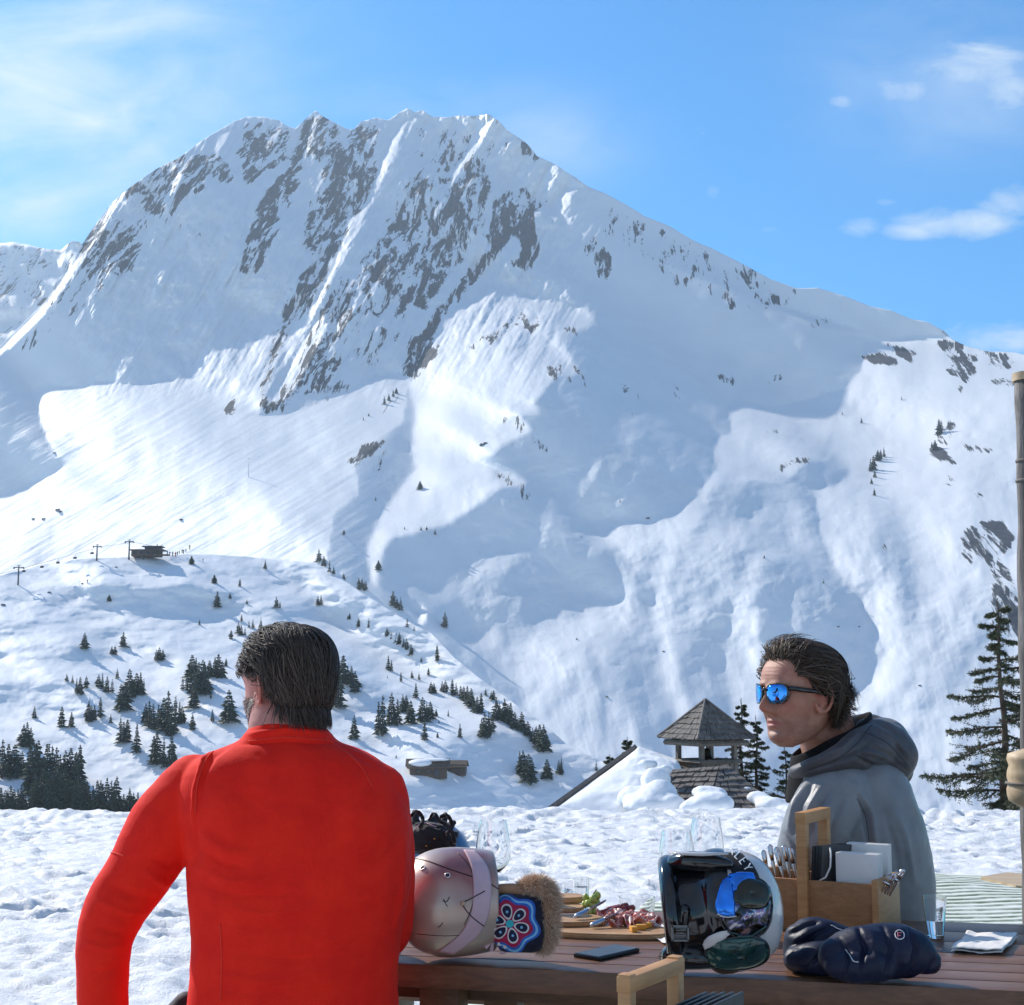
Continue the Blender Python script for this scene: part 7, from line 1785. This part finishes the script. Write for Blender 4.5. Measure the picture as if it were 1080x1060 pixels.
# ---- black and white helmet with goggles
Yk = 3.06; c = P(764, 960, Yk); bw = empty('ski_helmet', Vector((c.x, c.y, TZ)), 'black and white ski helmet lying on its side with mirrored goggles strapped on', 'helmet')
Rk = axis_rot((1, -.10, .10))
M_white = simple('gloss_white_shell', (.60, .56, .53), .22, var=.03, coat=.5)
w_ = [(.1235, .006), (.1242, .012), (.1245, .016), (.124, .022), (.118, .05), (.104, .078), (.082, .1), (.05, .114), (.02, .120), (.001, .121)]
sw = MB().lathe([(max(0, a), b_) for a, b_ in spl(w_, 34)], c, 60, Rk).build('shell', M_white, bw); md = sw.modifiers.new('s', 'SOLIDIFY'); md.thickness = .005; md.offset = -1; bake(sw)
bl = [(.078, -.105), (.088, -.122), (.104, -.128), (.118, -.122), (.1225, -.110), (.1205, -.099), (.110, -.091), (.106, -.078), (.107, -.06), (.112, -.045), (.1215, -.032), (.1265, -.018), (.127, .0), (.1245, .012), (.122, .02)]
sb = MB().lathe([tuple(x) for x in spl(bl, 60)], c, 64, Rk).build('black_shell', M_gloss, bw)
MB().lathe([(.080, -.104), (.090, -.06), (.09, 0), (.07, .06), (0, .09)], c, 36, Rk).build('liner', M_blackf, bw)
# flared lower edge
fl = MB(); limb(fl, [PL(700, 1010, Yk-.02, 6), PL(712, 1008, Yk-.06, 13), PL(735, 1010, Yk-.08, 12), PL(756, 1013, Yk-.08, 8)], 24, 18); limb(fl, [PL(712, 1004, Yk-.05, 11), PL(718, 985, Yk-.08, 9), PL(722, 960, Yk-.09, 7)], 20, 16)
limb(fl, [PL(712, 910, Yk-.03, 9), PL(728, 908, Yk-.06, 10), PL(750, 910, Yk-.07, 10), PL(768, 912, Yk-.08, 6)], 24, 18)
o = fl.build('ear_pad', M_gloss, bw); remesh(o, .003, 6)
MB().tube([P(709, 899, Yk-.06), P(716, 900, Yk-.075), P(740, 901, Yk-.085), P(768, 900, Yk-.09)], [(.002, .008), (.004, .010), (.004, .011), (.003, .008)], 10, up=(0, 0, 1)).build('white_brim', M_white, bw)
bx_ = MB(); q0 = P(717.5, 984.5, Yk-.152)
for (a, b_, w2_, h2_) in ((0, .0135, .034, .0035), (0, -.0135, .034, .0035), (-.0155, 0, .0035, .030), (.0155, 0, .0035, .030)): bx_.box(q0+Vector((a, 0, b_)), (w2_, .004, h2_))
for z in (.006, .001, -.004): bx_.box(q0+Vector((0, 0, z)), (.016, .003, .0016))
M_buck = simple('grey_buckle', (.16, .16, .165), .35, .6, var=0); bx_.build('buckle', M_buck, bw, False)
MB().box(q0+Vector((0, .003, 0)), (.034, .003, .030), None, .001).build('buckle_plate', M_gloss, bw)
bvw = bvh(sw); bvb = bvh(sb)
class Both:
    def ray_cast(s, o_, d, m_):
        a = bvw.ray_cast(o_, d, m_); b_ = bvb.ray_cast(o_, d, m_)
        if a[0] is None: return b_
        if b_[0] is None: return a
        return a if (a[0]-o_).length < (b_[0]-o_).length else b_
bb = Both()
M_strapb = fabric('black_strap_web', (.010, .010, .011), (.016, .016, .018), .7, .1)
strip(bb, [(760, 901), (768, 912), (773, 928), (775, 940)], [(782, 902), (794, 915), (801, 930), (804, 944)], 'strap', M_strapb, bw, 26, 10, .003, 0, .002)
M_letter = simple('white_lettering', (.80, .80, .80), .6, var=0)
# lettering on the strap: the end of the maker's name
LET = {'K': [[(0, 0), (0, 1)], [(.8, 1), (.1, .5), (.8, 0)]], 'L': [[(0, 1), (0, 0), (.7, 0)]], 'E': [[(.7, 1), (0, 1), (0, 0), (.7, 0)], [(0, .5), (.6, .5)]], 'Y': [[(0, 1), (.4, .5), (.8, 1)], [(.4, .5), (.4, 0)]]}
ox, oy = 769, 901.5
for k, chh in enumerate('KLEY'):
    ang_ = math.radians(38+k*8); dx_, dy_ = math.cos(ang_), math.sin(ang_); ux, uy = dy_, -dx_
    for pl in LET[chh]:
        px_ = [(ox+dx_*a*5.4+ux*b_*8.0, oy+dy_*a*5.4+uy*b_*8.0) for a, b_ in pl]
        dens_ = []
        for (a, b_) in zip(px_[:-1], px_[1:]): dens_ += [(a[0]+(b_[0]-a[0])*t_/4, a[1]+(b_[1]-a[1])*t_/4) for t_ in range(4)]
        dens_.append(px_[-1]); stroke(bb, dens_, .00125, 'lettering', M_letter, bw, smooth_=False, lift=.0052)
    ox += dx_*7.0; oy += dy_*7.0
# goggles: blue mirrored lens on a dark frame, and the green lower lens
gg = empty('ski_goggles', P(782, 965, Yk-.16), 'ski goggles with a blue and green mirrored lens strapped on the white helmet', 'goggles')
m, t, b = mat('painted_reflection_mirror'); co = t.coord('Object'); 
vx = t.node('ShaderNodeTexVoronoi'); vx.inputs['Scale'].default_value = 55; t.l.new(t.coord('Object', (1, 1, 2.2)), vx.inputs['Vector'])
con(t, t.ramp(t.noise(34, 3, .6, co, .8), [(.36, (.01, .012, .012)), (.48, (.05, .055, .05)), (.55, (.10, .10, .22)), (.6, (.42, .42, .42)), (.68, (.20, .06, .22)), (.76, (.55, .55, .52))]), b.inputs['Base Color']); b.inputs['Metallic'].default_value = .85; b.inputs['Roughness'].default_value = .12; M_refl = m  # mottled dark, grey and violet patches paint reflections into the mirror lens
M_blue = simple('blue_mirror', (.015, .20, .75), .14, .55, var=.35, vscale=30, coat=.5)
M_teal = simple('dark_teal_mirror', (.01, .055, .05), .14, .3, var=.6, vscale=25, coat=.6)
M_dlens = simple('dark_olive_lens', (.02, .022, .012), .12, .3, var=.6, vscale=30, coat=.5)
def lens_ell(cx, cy, rx, ry, mt, nm, lift, dome, rot=0, a0=0, a1=2*PI, n=40):
    rows = []
    for f in (0.01, .3, .6, .85, 1.0):
        row = []
        for k in range(n+1):
            a = a0+(a1-a0)*k/n; e = 2/2.6; x0 = rx*f*math.copysign(abs(math.cos(a))**e, math.cos(a)); y0 = ry*f*math.copysign(abs(math.sin(a))**e, math.sin(a))
            x = cx+x0*math.cos(rot)-y0*math.sin(rot); y = cy+x0*math.sin(rot)+y0*math.cos(rot); q = cast(bb, x, y, lift+dome*(1-f*f))
            if q is None: q = P(x, y, Yk-.10-lift)
            row.append(q)
        rows.append(row)
    o = MB().grid(rows).build(nm, mt, gg); md = o.modifiers.new('s', 'SOLIDIFY'); md.thickness = .002; bake(o); return rows[-1]
e1_ = lens_ell(784, 957, 25, 29, M_refl, 'lens', .014, .010)
MB().tube(e1_, .0028, 8).build('frame', M_gloss, gg)
e2_ = lens_ell(789, 946, 16, 13, M_dlens, 'lens', .024, .004, .2); MB().tube(e2_, .0011, 6).build('rim', M_buck, gg)
# blue wing of the lens wrapping to the left
rows_A = [(790, 927), (775, 927), (763, 932), (758, 944), (756, 957), (758, 964)]; rows_B = [(792, 933), (783, 937), (777, 943), (774, 951), (773, 960), (774, 965)]
strip(bb, rows_A, rows_B, 'lens_wing', M_blue, gg, 26, 8, .022, .004, .002)
stroke(bb, rows_A, .0012, 'rim', M_line, gg, 26, .023); stroke(bb, [(758, 964), (766, 966), (774, 965)], .0013, 'rim', M_white, gg, 12, .024)
e3_ = lens_ell(777, 1000, 29, 15, M_teal, 'lower_lens', .016, .008, -.1); MB().tube(e3_, .0028, 8).build('frame', M_gloss, gg)
strip(bb, [(748, 991), (752, 984), (760, 979), (766, 978)], [(750, 996), (756, 991), (764, 985), (768, 982)], 'pale_frame', M_white, gg, 12, 5, .021, .001, .002)
stroke(bb, [(766, 979), (778, 983), (790, 982), (802, 974)], .0022, 'frame_bar', M_teal, gg, 20, .022)
# ---- navy mittens
M_nyl = fabric('navy_quilted_nylon', (.008, .010, .028), (.013, .016, .042), .48, .0, 600, .0015, .8)
Ym = 3.03
def mitten(parts, lab, fl_, seed):
    g = MB()
    for p in parts: limb(g, p, 30, 22)
    o = g.build('mitten', M_nyl); remesh(o, .0035, 5); folds(o.data, fl_, noise_amp=.0035, ns=26)
    V = getv(o.data); V[:, 2] = np.where(V[:, 2] < TZ+.003, TZ+.003+.15*(V[:, 2]-TZ), V[:, 2]); setv(o.data, V)
    return tag(o, lab, 'mitten', 'navy mittens on the table edge')
m1 = mitten([[PL(842, 1008, Ym+.12, 16), PL(850, 990, Ym+.12, 20), PL(870, 988, Ym+.10, 19), PL(892, 992, Ym+.08, 14)], [PL(840, 1012, Ym+.08, 14), PL(862, 1012, Ym+.05, 18), PL(880, 1010, Ym+.04, 16)]],
       'left puffy navy mitten leaning against the wooden caddy', [(-.006, 2.5, [(834, 985), (850, 975), (862, 972)]), (-.005, 2.5, [(838, 1002), (860, 985), (878, 976)]), (.004, 4, [(836, 994), (856, 982)]), (-.005, 2.5, [(852, 1020), (870, 1000), (888, 985)])], 1)
m2 = mitten([[PL(882, 1008, Ym-.02, 19), PL(912, 1003, Ym-.02, 26), PL(945, 1003, Ym-.02, 28), PL(968, 1008, Ym-.02, 23), PL(978, 1014, Ym-.02, 14)], [PL(884, 1018, Ym-.04, 15), PL(905, 1020, Ym-.06, 17), PL(930, 1018, Ym-.06, 15)], [PL(878, 1000, Ym+.0, 10), PL(890, 990, Ym+.0, 8)]],
       'right puffy navy mitten with a small pink and white badge', [(-.006, 2.5, [(905, 978), (912, 1000), (906, 1030)]), (-.005, 2.5, [(930, 975), (940, 1000), (934, 1030)]), (-.005, 2.5, [(958, 980), (966, 1000), (960, 1030)]), (-.005, 2.5, [(885, 990), (895, 1005), (890, 1030)]), (.004, 6, [(920, 985), (926, 1020)]), (.004, 6, [(948, 985), (953, 1020)])], 2)
bvm = bvh(m2); M_pink = simple('pink_badge', (.65, .18, .22), .6, var=0)
stroke(bvm, [(944, 984), (948, 981), (953, 984), (953, 989), (949, 991), (945, 989), (944, 985)], .0009, 'badge', M_letter, m2, 16, .001); stroke(bvm, [(947, 989), (947, 984), (951, 984)], .0010, 'badge', M_pink, m2, 8, .001, False); stroke(bvm, [(947, 987), (950, 987)], .0009, 'badge', M_pink, m2, 4, .001, False)
stroke(bvm, [(891, 1002), (896, 1006), (900, 1014), (905, 1015)], .0012, 'pull_cord', M_ring, m2, 10, .002)
stroke(bvh(m1), [(876, 976), (884, 980), (890, 982)], .0011, 'pull_cord', M_ring, m1, 8, .002)
